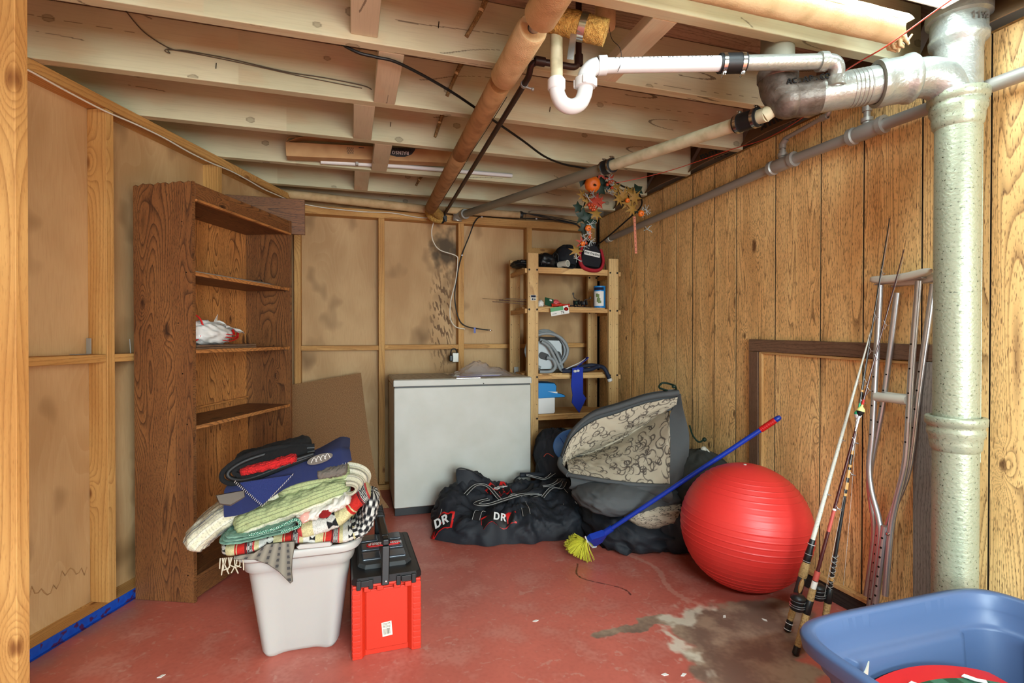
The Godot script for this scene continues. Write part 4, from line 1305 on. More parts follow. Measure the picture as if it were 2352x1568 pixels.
	part("tie_knot", g, M.leaf_green, lp).set_meta("kind", "stuff")
	# grey-green case behind the ball
	g = G.new()
	lump(g, V(1.86, 0.36, -2.47), V(0.16, 0.165, 0.17), 0.004, 0.14, 1.6, 31.0, 40, 2.6)
	one("green_case", g, M.case_grey, "dark grey-green fabric case bulging between lounger pad and red ball", "fabric case")
	g = G.new()
	g.tube(curve([V(1.86, 0.50, -2.48), V(1.885, 0.54, -2.47), V(1.90, 0.52, -2.44), V(1.885, 0.49, -2.42)], 5), 0.005, 7)
	g.ball(V(1.88, 0.535, -2.46), V(0.02, 0.016, 0.014), 10)
	one("white_toggle", g, M.off_white, "small white toggle and loop on top of the grey-green case", "toggle")


# ---------------------------------------------------------------- chest freezer
func freezer() -> void:
	var g: G
	var F := turned(V(0.735, 0, -3.70), -4.0 + 3.2)
	var fz := thing("chest_freezer", F.origin, "white chest freezer against the back wall with a grimy lid", "freezer")
	var W := 0.93
	var D := 0.555
	g = G.new()
	g.T = F
	g.box(V(0, 0.441, 0), V(W, 0.782, D), 0.008)
	part("cabinet", g, M.freezer, fz)
	g = G.new()
	g.T = F
	g.box(V(0, 0.026, -0.006), V(W - 0.012, 0.052, D - 0.015), 0.002)
	part("plinth", g, M.black_plastic, fz)
	g = G.new()
	g.T = F
	g.box(V(0, 0.8345, 0.0), V(W - 0.008, 0.012, D - 0.01), 0.002)
	part("gasket", g, M.dark_grey, fz)
	g = G.new()
	g.T = F
	g.box(V(0, 0.861, 0.002), V(W + 0.008, 0.042, D + 0.01), 0.006)
	g.box(V(0, 0.843, D / 2 + 0.004), V(W + 0.006, 0.006, 0.006), 0.002)
	var lid := part("lid", g, M.freezer, fz)
	g = G.new()
	g.T = F
	g.box(V(0, 0.8825, 0), V(W - 0.004, 0.003, D - 0.004), 0.001)
	part("lid_top", g, M.freezer_top, lid, "scuffed and grimy lid top")
	g = G.new()
	g.T = F
	g.box(V(0.025, 0.884, D / 2 - 0.012), V(0.17, 0.012, 0.022), 0.004)
	part("handle_plate", g, M.alu, lid)
	g = G.new()
	g.T = F
	g.tube([V(0.125, 0.847, D / 2 + 0.006), V(0.125, 0.847, D / 2 + 0.01)], 0.004, 8)
	part("lock", g, M.nail, lid)
	g = G.new()
	g.T = F
	for x in [-0.3, 0.3]: g.box(V(x, 0.84, -D / 2 - 0.006), V(0.06, 0.07, 0.012), 0.002)
	part("hinge", g, M.alu, fz)

	# clear bag of papers on the lid
	var n := noise(140, 1.0, 3)
	var T := 0.886
	var cb := thing("clear_bag", V(0.9, T, -3.66), "crinkled clear plastic bag holding a lilac sleeve on the freezer lid", "plastic bag")
	g = G.new()
	g.sheet(30, 18, func(u, v):
		var x := lerpf(0.66, 1.10, u)
		var e: float = sin(PI * v) * minf(1.0, 3.5 * minf(u, 1.0 - u) + 0.15)
		var h: float = 0.09 * exp(-pow((u - 0.48) / 0.25, 2.0)) + 0.055 * exp(-pow((u - 0.88) / 0.12, 2.0))
		return V(x + 0.03 * n.get_noise_2d(u * 4, v * 4), T + 0.006 + e * (h + 0.02 * n.get_noise_2d(u * 9.0, v * 7.0 + 3.0) + 0.006), lerpf(-3.50, -3.84, v) + 0.05 * u), 0.0)
	part("film", g, M.clear, cb)
	g = G.new()
	g.prism([V2(-0.17, -0.10), V2(0.15, -0.09), V2(0.13, 0.10), V2(-0.10, 0.09)], 0.004, Transform3D(Basis(Vector3.UP, 0.1) * Basis(Vector3.RIGHT, -PI / 2), V(0.85, T + 0.003, -3.62)), 0.001)
	part("lilac_sleeve", g, M.lilac, cb)
	g = G.new()
	g.prism([V2(-0.06, -0.05), V2(0.09, -0.05), V2(0.08, 0.03), V2(-0.05, 0.04)], 0.003, Transform3D(Basis(Vector3.UP, 0.15) * Basis(Vector3.RIGHT, -PI / 2), V(0.93, T + 0.008, -3.60)), 0.001)
	part("paper", g, M.paper, cb)
	# socket box with a black plug on the wall behind
	var so := thing("power_socket", V(0.77, 0.99, -4.05), "grey surface socket with a black plug behind the freezer", "socket")
	g = G.new()
	g.box(V(0.785, 1.0, -4.04), V(0.05, 0.075, 0.04), 0.004)
	part("socket_box", g, M.galv, so)
	g = G.new()
	g.box(V(0.748, 0.995, -4.02), V(0.03, 0.05, 0.04), 0.008)
	g.tube(curve([V(0.745, 1.02, -4.02), V(0.75, 1.06, -4.01), V(0.78, 1.065, -4.01), V(0.795, 1.035, -4.015)], 6), 0.005, 8)
	part("plug", g, M.black_plastic, so)

	# sheet of hardboard leaning beside the freezer
	var p0 := V(-0.33, 0.0, -3.55)
	g = G.new()
	g.sheet(14, 14, func(u, v):
		var y := lerpf(0.004, lerpf(0.80, 0.895, u), v)
		var xr := lerpf(0.25, 0.075, pow(v, 0.5)) 
		var x := lerpf(-0.52, xr, u)
		return V(x, y, lerpf(-3.62, -4.02, v) - 0.07 * sin(PI * v) * 0.4), 0.005, 1, 1)
	one("hardboard_sheet", g, M.hardboard, "bowed sheet of brown hardboard leaning on the back wall beside the freezer", "hardboard")


# ---------------------------------------------------------------- autumn garland hung from the drain pipe
func leaf_shape(n: int, r: float, cut: float) -> Array:
	var o := []
	for k in n * 2:
		var a := TAU * k / (n * 2.0)
		var rr := r if k % 2 == 0 else r * cut
		o.append(V2(cos(a) * rr, sin(a) * rr))
	return o


func add_leaf(g: G, c: Vector3, dirn: Vector3, spin: float, r: float, n := 6, cut := 0.36) -> void:
	var X := face_to(c, dirn)
	X = X * Transform3D(Basis(Vector3.BACK, spin), Vector3.ZERO)
	var i0 := g.vert(X * V(0, 0, 0.004), X.basis.z, V2(0.5, 0.5))
	for k in n * 2 + 1:
		var a := TAU * k / (n * 2.0)
		var rr := r if k % 2 == 0 else r * cut
		g.vert(X * V(cos(a) * rr, sin(a) * rr, -0.15 * rr * rr / r), (X.basis * V(cos(a) * 0.4, sin(a) * 0.4, 1)).normalized(), V2(0.5 + cos(a) * rr * 8.0, 0.5 + sin(a) * rr * 8.0) + V2(c.x, c.y) * 3.0)
	for k in n * 2: g.face(i0, i0 + 1 + k, i0 + 2 + k)


func garland() -> void:
	var g: G
	var gl := thing("autumn_garland", V(1.36, 1.6, -2.83), "autumn leaf garland with small pumpkins hanging from the sloping drain", "garland")
	var stem_a := curve([V(1.40, 2.12, -2.825), V(1.37, 2.03, -2.832), V(1.325, 1.93, -2.84), V(1.335, 1.82, -2.838), V(1.312, 1.71, -2.845), V(1.27, 1.62, -2.855)], 8)
	var stem_b := curve([V(1.40, 2.12, -2.825), V(1.484, 2.05, -2.794), V(1.55, 1.98, -2.774), V(1.60, 1.915, -2.758), V(1.65, 1.89, -2.743)], 8)
	g = G.new()
	g.tube(stem_a, 0.004, 6)
	g.tube(stem_b, 0.004, 6)
	part("wire_stem", g, M.leaf_green, gl)
	var r := RandomNumberGenerator.new()
	r.seed = 21
	var put := func(called: String, m: Material, pts: Array, size: float, n: int, cut: float):
		for p in pts:
			var q := G.new()
			var dirn := V(r.randf_range(-0.5, 0.3), r.randf_range(-0.4, 0.4), 1.0)
			add_leaf(q, p, dirn, r.randf() * TAU, size * r.randf_range(0.85, 1.15), n, cut)
			part(called, q, m, gl)
	put.call("gold_leaf", M.leaf_gold, [V(1.335, 1.95, -2.79), V(1.30, 1.985, -2.80), V(1.38, 1.885, -2.79), V(1.49, 2.03, -2.75), V(1.53, 1.985, -2.73), V(1.565, 2.01, -2.72), V(1.55, 1.94, -2.72), V(1.59, 1.975, -2.71), V(1.50, 1.965, -2.73), V(1.27, 1.665, -2.83), V(1.575, 1.905, -2.71)], 0.052, 7, 0.38)
	put.call("rust_leaf", M.leaf_rust, [V(1.40, 1.945, -2.78), V(1.375, 1.965, -2.775), V(1.40, 2.115, -2.77), V(1.46, 2.08, -2.76), V(1.30, 1.715, -2.81), V(1.355, 1.945, -2.77)], 0.05, 6, 0.34)
	put.call("green_leaf", M.leaf_green, [V(1.30, 2.08, -2.80), V(1.42, 2.07, -2.79), V(1.41, 2.03, -2.79), V(1.35, 2.12, -2.80), V(1.28, 1.92, -2.82), V(1.33, 1.86, -2.81), V(1.35, 1.83, -2.80), V(1.31, 1.87, -2.82), V(1.45, 2.05, -2.78), V(1.62, 2.03, -2.73), V(1.385, 2.10, -2.79), V(1.32, 1.80, -2.82)], 0.046, 5, 0.55)
	# frosted sprigs
	for c in [V(1.32, 1.965, -2.77), V(1.35, 1.99, -2.77), V(1.345, 1.82, -2.79), V(1.33, 1.765, -2.80), V(1.32, 1.735, -2.80), V(1.31, 1.69, -2.80), V(1.275, 1.62, -2.83), V(1.44, 2.08, -2.75), V(1.46, 2.04, -2.75), V(1.64, 1.90, -2.72), V(1.67, 1.905, -2.72), V(1.345, 1.72, -2.79), V(1.69, 1.80, -2.74), V(1.45, 2.0, -2.76)]:
		g = G.new()
		for k in 9:
			var d := V(r.randf_range(-1, 1), r.randf_range(-1, 1), r.randf_range(-0.2, 0.8)).normalized() * r.randf_range(0.018, 0.036)
			g.tube([c, c + d], [0.0022, 0.0012], 5)
			g.ball(c + d, V(0.003, 0.003, 0.003), 6)
		part("frosted_sprig", g, M.frost, gl)
	for c in [V(1.34, 1.925, -2.765), V(1.352, 1.912, -2.765), V(1.33, 1.908, -2.765), V(1.345, 1.898, -2.765), V(1.36, 1.925, -2.77), V(1.325, 1.925, -2.77), V(1.44, 2.06, -2.74), V(1.455, 2.065, -2.745), V(1.43, 2.045, -2.745), V(1.46, 2.03, -2.745), V(1.305, 1.70, -2.80), V(1.32, 1.71, -2.80), V(1.34, 1.745, -2.795), V(1.36, 1.90, -2.77)]:
		g = G.new()
		g.ball(c, V(0.0095, 0.0095, 0.0095), 10)
		part("berry", g, M.berry, gl)
	for q in [[V(1.345, 2.045, -2.765), 0.047], [V(1.33, 1.795, -2.79), 0.019], [V(1.635, 1.885, -2.715), 0.019], [V(1.30, 1.705, -2.80), 0.015], [V(1.545, 1.955, -2.715), 0.014]]:
		g = G.new()
		var pc: Vector3 = q[0]
		var R: float = q[1]
		var X := axes(pc, V(-0.1, -0.35, 0.93))
		g.sheet(60, 14, func(u, v):
			var a: float = -TAU * u
			var ph: float = PI * (1.0 - v)
			var rib: float = 1.0 - 0.075 * pow(absf(sin(a * 5.0 + 0.3)), 0.5) * sin(ph) + 0.05
			return X * V(cos(a) * sin(ph) * R * rib, cos(ph) * R * 0.78 - 0.12 * R * exp(-pow(sin(ph) / 0.3, 2.0)) * signf(cos(ph)), sin(a) * sin(ph) * R * rib), 0.0, 1, 1, true)
		var pk := part("pumpkin", g, M.pumpkin, gl)
		g = G.new()
		g.tube([X * V(0, R * 0.6, 0), X * V(R * 0.06, R * 0.8, 0), X * V(R * 0.12, R * 0.95, R * 0.05)], [R * 0.14, R * 0.09, R * 0.11], 8)
		part("stalk", g, M.leaf_green, pk)
	# two copper hanger straps
	for q in [[V(1.612, 1.875, -2.752), V(1.622, 1.655, -2.75), "copper strap hanging at the right end of the garland"], [V(1.37, 1.90, -2.86), V(1.375, 1.75, -2.86), "copper strap hanging behind the left strand of the garland"]]:
		g = G.new()
		g.board(q[0], q[1], 0.015, 0.0018, V(1, 0, 0.1), 0.0005)
		var st := thing("copper_strap", q[1], q[2], "metal strap", "copper straps")
		part("strap", g, M.copper_strap, st)
		g = G.new()
		for k in 9:
			var p: Vector3 = q[0].lerp(q[1], 0.06 + 0.11 * k)
			g.lathe([V2(0.0025, 0), V2(0.0025, 0.0012), V2(0.0001, 0.0012)], 8, axes(p + V(0, 0, 0.0008), V(0, 0, 1)))
		part("strap_hole", g, M.nail, st).set_meta("kind", "stuff")


# ---------------------------------------------------------------- pipes
func V(x: float, y: float, z: float) -> Vector3:
	return Vector3(x, y, z)


func clamp_ring(g: G, c: Vector3, d: Vector3, r: float, w: float) -> void:
	g.lathe([Vector2(r - 0.002, -w / 2), Vector2(r + 0.0015, -w / 2), Vector2(r + 0.0015, w / 2), Vector2(r - 0.002, w / 2)], 24, axes(c, d))


func coupling(parent: Node, c: Vector3, d: Vector3, r: float, l: float) -> void:
	var g := G.new()
	g.lathe([Vector2(r, -l / 2), Vector2(r + 0.006, -l / 2), Vector2(r + 0.0065, 0), Vector2(r + 0.006, l / 2), Vector2(r, l / 2)], 24, axes(c, d))
	var o := part("rubber_sleeve", g, M.rubber, parent)
	for s in [-1, 1]:
		g = G.new()
		var p: Vector3 = c + d.normalized() * (l * 0.36 * s)
		clamp_ring(g, p, d, r + 0.007, 0.012)
		var X := axes(p, d)
		g.box(X * Vector3(0, 0, r + 0.012), Vector3(0.012, 0.01, 0.01), 0.002, X.basis)
		g.tube([X * Vector3(-0.014, 0, r + 0.013), X * Vector3(0.014, 0, r + 0.013)], 0.0035, 6)
		part("hose_clamp", g, M.chrome, o)


func tee(parent: Node, c: Vector3, along: Vector3, out: Vector3, r: float, m: Material) -> void:
	var g := G.new()
	var pr := []
	for q in [[-0.075, 0.0], [-0.074, 0.013], [-0.054, 0.013], [-0.05, 0.006], [-0.025, 0.010], [0.025, 0.010], [0.05, 0.006], [0.054, 0.013], [0.074, 0.013], [0.075, 0.0]]:
		pr.append(Vector2(r + q[1], q[0]))
	g.lathe(pr, 20, axes(c, along))
	g.lathe([Vector2(r * 0.75, 0), Vector2(r * 0.75, r + 0.012), Vector2(r * 0.75 + 0.005, r + 0.014), Vector2(r * 0.75 + 0.005, r + 0.028), Vector2(r * 0.6, r + 0.028)], 16, axes(c, out))
	part("tee_fitting", g, m, parent)


func pipes() -> void:
	var g: G
	# cast iron stack
	var cx := Vector3(1.92, 0, -1.22)
	var st := thing("soil_stack", cx, "thick silver-painted cast iron soil stack standing before the panelling", "pipe")
	g = G.new()
	g.lathe([Vector2(0.0615, 0), Vector2(0.0615, 1.87)], 40, Transform3D(Basis(), cx))
	g.box(cx + Vector3(0.042, 1.3, 0.046), Vector3(0.006, 1.1, 0.004), 0.001, Basis(Vector3.UP, 0.75))
	part("pipe_barrel", g, M.stack, st)
	var hub := [Vector2(0.0615, -0.115), Vector2(0.068, -0.105), Vector2(0.0705, -0.085), Vector2(0.071, -0.07), Vector2(0.077, -0.058), Vector2(0.078, -0.045), Vector2(0.0755, -0.038), Vector2(0.0765, -0.03), Vector2(0.082, -0.026), Vector2(0.083, -0.004), Vector2(0.080, 0.0), Vector2(0.0685, 0.001), Vector2(0.066, -0.008), Vector2(0.0605, -0.008)]
	for y in [0.897, 1.962]:
		g = G.new()
		g.lathe(hub, 40, Transform3D(Basis(), cx + Vector3(0, y, 0)))
		part("hub", g, M.stack, st)
	# sweep tee on top, with its own hub under the lamp
	g = G.new()
	g.lathe([Vector2(0.062, 1.93), Vector2(0.064, 2.0), Vector2(0.064, 2.10), Vector2(0.067, 2.118), Vector2(0.079, 2.128), Vector2(0.0805, 2.145), Vector2(0.076, 2.153), Vector2(0.076, 2.20), Vector2(0.088, 2.205), Vector2(0.089, 2.228), Vector2(0.062, 2.231), Vector2(0.062, 2.38)], 40, Transform3D(Basis(), cx))
	g.tube(curve([V(1.783, 2.018, -1.277), V(1.835, 2.018, -1.252), V(1.878, 1.998, -1.235), V(1.905, 1.955, -1.225), V(1.918, 1.91, -1.221)], 8), 0.0625, 32, false)
	g.lathe([Vector2(0.0, 0.006), Vector2(0.007, 0.006), Vector2(0.009, 0.0)], 16, axes(V(1.812, 2.035, -1.205), V(-0.1, 0.3, 1.0)))
	part("sweep_tee", g, M.silver, st)
	g = G.new()
	g.text("11½", 0.03, face_to(V(1.898, 2.176, -1.1455), V(-0.3, 0.0, 1.0)), 0.003)
	part("cast_mark", g, M.rusty, st)
	# branch drain
	var br := thing("branch_drain", V(1.62, 1.92, -1.36), "silver cast iron branch drain with a rusty elbow joining the stack", "pipe")
	g = G.new()
	var bd := V(1.783, 2.018, -1.277) - V(1.535, 1.989, -1.406)
	g.tube([V(1.47, 1.985, -1.44), V(1.535, 1.989, -1.406), V(1.70, 2.010, -1.32)], 0.060, 36, false)
	var X := axes(V(1.60, 1.997, -1.372), bd)
	for k in 5:
		g.lathe([Vector2(0.0595, -0.003), Vector2(0.0612, -0.0015), Vector2(0.0612, 0.0015), Vector2(0.0595, 0.003)], 32, axes(X * Vector3(0, 0.022 + k * 0.0125, 0), bd))
	part("pipe_barrel", g, M.silver, br)
	g = G.new()
	g.lathe([Vector2(0.062, -0.062), Vector2(0.075, -0.060), Vector2(0.0765, -0.04), Vector2(0.073, -0.036), Vector2(0.073, 0.02), Vector2(0.078, 0.028), Vector2(0.079, 0.042), Vector2(0.074, 0.05), Vector2(0.064, 0.052)], 36, axes(V(1.745, 2.015, -1.297), bd))
	part("hub", g, M.silver, br)
	g = G.new()
	g.tube(curve([V(1.535, 1.988, -1.407), V(1.478, 1.984, -1.437), V(1.445, 1.993, -1.455), V(1.427, 2.024, -1.468), V(1.424, 2.09, -1.474)], 7), 0.0625, 36)
	g.ball(V(1.452, 1.982, -1.452), V(0.066, 0.064, 0.066), 30)
	g.lathe([Vector2(0.0625, 0), Vector2(0.066, 0.004), Vector2(0.066, 0.03), Vector2(0.06, 0.034)], 30, axes(V(1.424, 2.05, -1.473), V(0, 1, 0)))
	part("elbow", g, M.rusty, br, "rust-stained quarter bend")
	g = G.new()
	g.tube([V(1.424, 2.07, -1.473), V(1.424, 2.38, -1.473)], 0.054, 30)
	part("riser", g, M.grey_pipe, br)
	var txt := "AC.AP.CO"
	for k in txt.length():
		g = G.new()
		var p: Vector3 = V(1.436, 2.004, -1.459).lerp(V(1.540, 2.012, -1.405), k / 7.0)
		var nrm := V(-0.46, 0.18, 0.87)
		g.text(txt[k], 0.027, face_to(p + nrm.normalized() * 0.0632, nrm), 0.003)
		part("cast_letter", g, M.ink, br)

	# white trap and waste pipe
	var tp := thing("waste_trap", V(0.69, 1.92, -1.57), "glossy white plastic U-bend trap hanging under the joists", "pipe trap")
	g = G.new()
	g.tube(bends([V(0.643, 2.0, -1.588), V(0.643, 1.955, -1.588), V(0.660, 1.918, -1.583), V(0.689, 1.906, -1.574), V(0.718, 1.918, -1.565), V(0.733, 1.955, -1.561), V(0.733, 1.985, -1.561)], 0.03, 5), 0.0245, 26)
	g.lathe([Vector2(0.0245, -0.016), Vector2(0.029, -0.012), Vector2(0.029, 0.016), Vector2(0.025, 0.018)], 26, Transform3D(Basis(), V(0.643, 1.978, -1.588)))
	part("u_bend", g, M.pvc, tp)
	g = G.new()
	g.lathe([Vector2(0.025, -0.018), Vector2(0.034, -0.016), Vector2(0.0345, 0.012), Vector2(0.029, 0.016), Vector2(0.025, 0.016)], 10, Transform3D(Basis(), V(0.733, 1.988, -1.561)))
	for k in 4:
		var a := TAU * k / 4 + 0.5
		g.box(V(0.733 + cos(a) * 0.035, 1.985, -1.561 + sin(a) * 0.035), V(0.012, 0.026, 0.006), 0.002, Basis(Vector3.UP, PI / 2 - a))
	part("slip_nut", g, M.pvc, tp)
	g = G.new()
	g.tube(curve([V(0.733, 1.992, -1.561), V(0.736, 2.012, -1.560), V(0.752, 2.033, -1.555), V(0.772, 2.041, -1.548)], 6), 0.027, 24)
	g.lathe([Vector2(0.027, -0.012), Vector2(0.0305, -0.01), Vector2(0.0305, 0.016), Vector2(0.025, 0.018)], 24, axes(V(0.783, 2.0425, -1.545), V(0.155, 0.006, 0.048)))
	part("elbow", g, M.pvc, tp)
	var wp := thing("waste_pipe", V(1.15, 2.03, -1.44), "straight white and silver waste pipe with a black rubber coupling", "pipe")
	g = G.new()
	g.tube([V(0.785, 2.042, -1.545), V(1.175, 2.054, -1.434)], 0.0242, 26)
	part("white_length", g, M.pvc, wp)
	g = G.new()
	for k in 26:
		var t := 0.1 + 0.8 * k / 26.0
		var p2: Vector3 = V(0.785, 2.042, -1.545).lerp(V(1.175, 2.054, -1.434), t)
		if k % 5 != 3: g.text(["A", "S", "T", "M", "D", "2", "6", "5", "P", "V", "C"][k % 11], 0.011, face_to(p2 + V(-0.27, 0.62, 0.8).normalized() * 0.0243, V(-0.27, 0.62, 0.8)), 0.0004, false)
	part("printed_line", g, M.ink, wp, "line of small dark print along the pipe").set_meta("kind", "stuff")
	coupling(wp, V(1.196, 2.055, -1.428), V(0.39, 0.012, 0.111), 0.025, 0.085)
	g = G.new()
	g.tube(bends([V(1.20, 2.055, -1.427), V(1.535, 2.066, -1.332), V(1.545, 1.995, -1.352)], 0.05, 7), 0.0245, 26)
	g.lathe([Vector2(0.0245, -0.012), Vector2(0.031, -0.01), Vector2(0.031, 0.014), Vector2(0.027, 0.016)], 26, axes(V(1.482, 2.064, -1.347), V(0.33, 0.01, 0.095)))
	g.lathe([Vector2(0.0245, -0.018), Vector2(0.031, -0.016), Vector2(0.031, 0.014), Vector2(0.026, 0.016)], 26, axes(V(1.544, 2.008, -1.349), V(-0.02, 1, 0)))
	part("silver_length", g, M.silver, wp)
	g = G.new()
	g.tube([V(0.643, 1.985, -1.588), V(0.643, 2.19, -1.590)], 0.0205, 22)
	one("drop_pipe", g, M.cream_pipe, "short stained cream pipe dropping into the white trap", "pipe")

	# insulation round the fittings above the trap
	var wo := thing("insulation_wrap", V(0.69, 2.1, -1.54), "yellow mineral wool wrap tied with a foil strap above the white trap", "pipe insulation")
	g = G.new()
	var wn := noise(301, 14.0, 2)
	var wa := axes(V(0.612, 2.182, -1.575), V(0.162, -0.058, 0.072))
	g.sheet(28, 14, func(u, v):
		var a: float = -TAU * u
		var r: float = 0.040 + 0.005 * wn.get_noise_2d(cos(a) * 0.6 + v * 2.0, sin(a) * 0.6)
		return wa * Vector3(cos(a) * r, v * 0.19, sin(a) * r), 0.0, 1, 1, true)
	for e in 2:
		g.lathe([Vector2(0.041, 0.0), Vector2(0.015, 0.003 if e else -0.003), Vector2(0.001, 0.0)], 20, axes(wa * Vector3(0, 0.19 * e, 0), wa.basis.y))
	part("wool_sleeve", g, M.wool, wo)
	g = G.new()
	g.lathe([Vector2(0.042, -0.011), Vector2(0.0435, -0.011), Vector2(0.0435, 0.011), Vector2(0.042, 0.011)], 28, axes(wa * Vector3(0, 0.115, 0), wa.basis.y))
	g.board(V(0.668, 2.105, -1.508), V(0.655, 2.022, -1.505), 0.020, 0.0012, V(1, 0.15, 0.3), 0.0003)
	part("foil_strap", g, M.chrome, wo)
	g = G.new()
	g.lathe([Vector2(0.012, 0.004), Vector2(0.034, 0.0), Vector2(0.0355, 0.01), Vector2(0.0345, 0.17), Vector2(0.02, 0.17)], 24, Transform3D(Basis(), V(0.832, 2.212, -1.615)))
	g.lathe([Vector2(0.001, 0.012), Vector2(0.013, 0.01)], 14, Transform3D(Basis(), V(0.832, 2.212, -1.615)))
	one("insulation_sleeve", g, M.wrap_pale, "short upright sleeve of pale pipe insulation with a frayed lower end", "pipe insulation")
	g = G.new()
	g.tube(curve([V(0.838, 2.21, -1.60), V(0.834, 2.15, -1.57), V(0.842, 2.10, -1.53), V(0.835, 2.045, -1.51), V(0.824, 2.012, -1.512)], 5), 0.0011, 5)
	one("hanging_wire", g, M.iron_dark, "thin twisted wire hanging down to the white waste pipe", "wire")

	# wrapped heating pipe on the left run
	var hp := thing("lagged_pipe", V(0.53, 2.03, -2.5), "brown paper-lagged heating pipe running under the joists to the back wall", "pipe")
	for q in [[V(0.530, 2.09, -0.7), V(0.530, 2.09, -1.435), 0.050, M.wrap_pale], [V(0.527, 2.088, -1.488), V(0.525, 2.085, -1.80), 0.047, M.wrap_pale], [V(0.526, 2.085, -1.845), V(0.536, 2.085, -2.62), 0.041, M.wrap], [V(0.536, 2.085, -2.62), V(0.556, 2.085, -3.78), 0.042, M.wrap]]:
		g = G.new()
		var d: Vector3 = q[1] - q[0]
		var l := d.length()
		var r: float = q[2]
		g.lathe([Vector2(0.016, 0.004), Vector2(r - 0.004, 0.0), Vector2(r, 0.008), Vector2(r * 1.01, l * 0.3), Vector2(r * 0.985, l * 0.7), Vector2(r, l - 0.006), Vector2(r - 0.004, l), Vector2(0.016, l - 0.004)], 28, axes(q[0], d))
		part("lagging", g, q[3], hp)
	g = G.new()
	g.tube([V(0.530, 2.09, -1.40), V(0.556, 2.085, -3.85)], 0.017, 16)
	part("bare_pipe", g, M.galv, hp)
	g = G.new()
	g.tube(curve([V(0.556, 2.048, -1.86), V(0.563, 2.052, -2.2), V(0.561, 2.05, -2.45), V(0.567, 2.052, -2.62)], 4), 0.0016, 5)
	g.tube(curve([V(0.566, 2.05, -2.64), V(0.574, 2.053, -3.1), V(0.584, 2.056, -3.7)], 4), 0.0016, 5)
	part("lagging_seam", g, M.kraft_dark, hp)
	# wrapped pipes along the top of the back wall, meeting at a lump of lagging
	for q in [[V(-0.55, 2.165, -3.96), V(0.575, 2.12, -3.96), 0.03, "long tan lagged pipe along the head of the back wall, left of the junction"], [V(0.70, 2.128, -3.96), V(1.30, 2.13, -3.96), 0.026, "short tan lagged pipe along the head of the back wall, right of the junction"]]:
		g = G.new()
		var d2: Vector3 = q[1] - q[0]
		g.lathe([Vector2(0.01, 0.002), Vector2(q[2], 0.0), Vector2(q[2] * 1.02, d2.length() * 0.6), Vector2(q[2] * 1.02 + 0.0012, d2.length() * 0.602), Vector2(q[2], d2.length()), Vector2(0.01, d2.length() - 0.002)], 22, axes(q[0], d2))
		one("lagged_wall_pipe", g, M.wrap_pale, q[3], "pipe")
	var jn := thing("pipe_junction", V(0.6, 2.03, -3.9), "frayed lump of lagging where the pipes meet at the back wall", "pipe junction")
	g = G.new()
	g.tube(curve([V(0.575, 2.125, -3.95), V(0.582, 2.085, -3.92), V(0.61, 2.055, -3.93), V(0.66, 2.045, -3.95)], 5), [0.035, 0.038, 0.04, 0.042, 0.043, 0.043, 0.043, 0.042, 0.04, 0.038, 0.036, 0.034, 0.032, 0.03, 0.028, 0.026], 16)
	g.tube(curve([V(0.57, 2.085, -3.74), V(0.60, 2.075, -3.82), V(0.64, 2.07, -3.9)], 5), 0.034, 16)
	part("lagging_lump", g, M.wool, jn)
	g = G.new()
	g.ball(V(0.668, 2.045, -3.955), V(0.022, 0.026, 0.022), 12)
	g.box(V(0.69, 2.06, -3.96), V(0.03, 0.045, 0.03), 0.004)
	part("black_valve", g, M.black_plastic, jn)
	# dark iron pipe beside it
	g = G.new()
	g.tube(bends([V(0.795, 2.38, -1.75), V(0.795, 2.136, -1.75), V(0.66, 2.136, -1.748), V(0.617, 2.134, -1.76), V(0.622, 2.105, -1.80), V(0.685, 2.09, -3.94)], 0.03, 5), 0.0115, 14)
	var dk := thing("iron_pipe", V(0.62, 2.09, -2.8), "slim dark brown iron pipe running beside the lagged pipe", "pipe")
	part("pipe_run", g, M.copper_dark, dk)
	g = G.new()
	g.lathe([Vector2(0.0115, -0.02), Vector2(0.016, -0.018), Vector2(0.016, 0.018), Vector2(0.0115, 0.02)], 14, axes(V(0.644, 2.136, -1.748), V(1, 0, 0)))
	part("elbow_collar", g, M.copper_dark, dk)
	g = G.new()
	g.lathe([Vector2(0.0115, -0.02), Vector2(0.016, -0.018), Vector2(0.016, 0.018), Vector2(0.0115, 0.02)], 14, axes(V(0.7955, 2.165, -1.75), V(0, 1, 0)))
	part("elbow_collar", g, M.copper_dark, dk)
	g = G.new()
	g.lathe([Vector2(0.012, -0.006), Vector2(0.0145, -0.006), Vector2(0.0145, 0.006), Vector2(0.012, 0.006)], 14, axes(V(0.6235, 2.104, -1.86), V(0, 0, 1)))
	g.tube([V(0.632, 2.094, -1.86), V(0.652, 2.088, -1.855)], 0.004, 6)
	g.ball(V(0.655, 2.087, -1.854), V(0.007, 0.007, 0.007), 8)
	part("pipe_clip", g, M.galv, dk)

	# grey drain sloping to the back wall
	var dr := thing("sloping_drain", V(1.1, 2.0, -2.6), "long grey and cream drain pipe sloping down to the back wall", "pipe")
	var a0 := V(1.404, 1.944, -1.50)
	var b0 := V(0.820, 2.094, -3.95)
	# it hangs level with the underside of the joists: follows the line between its two joints
	g = G.new()
	g.tube([V(1.452, 1.99, -1.45), a0 + V(-0.004, -0.002, -0.01)], 0.0255, 20)
	g.tube([a0, a0.lerp(b0, 0.335)], 0.0255, 24)
	part("cream_length", g, M.cream_pipe, dr)
	g = G.new()
	g.tube([a0.lerp(b0, 0.33), b0], 0.0265, 24)
	part("grey_length", g, M.grey_pipe, dr)
	coupling(dr, a0.lerp(b0, 0.03), b0 - a0, 0.027, 0.095)
	coupling(dr, a0.lerp(b0, 0.333), b0 - a0, 0.028, 0.075)
	g = G.new()
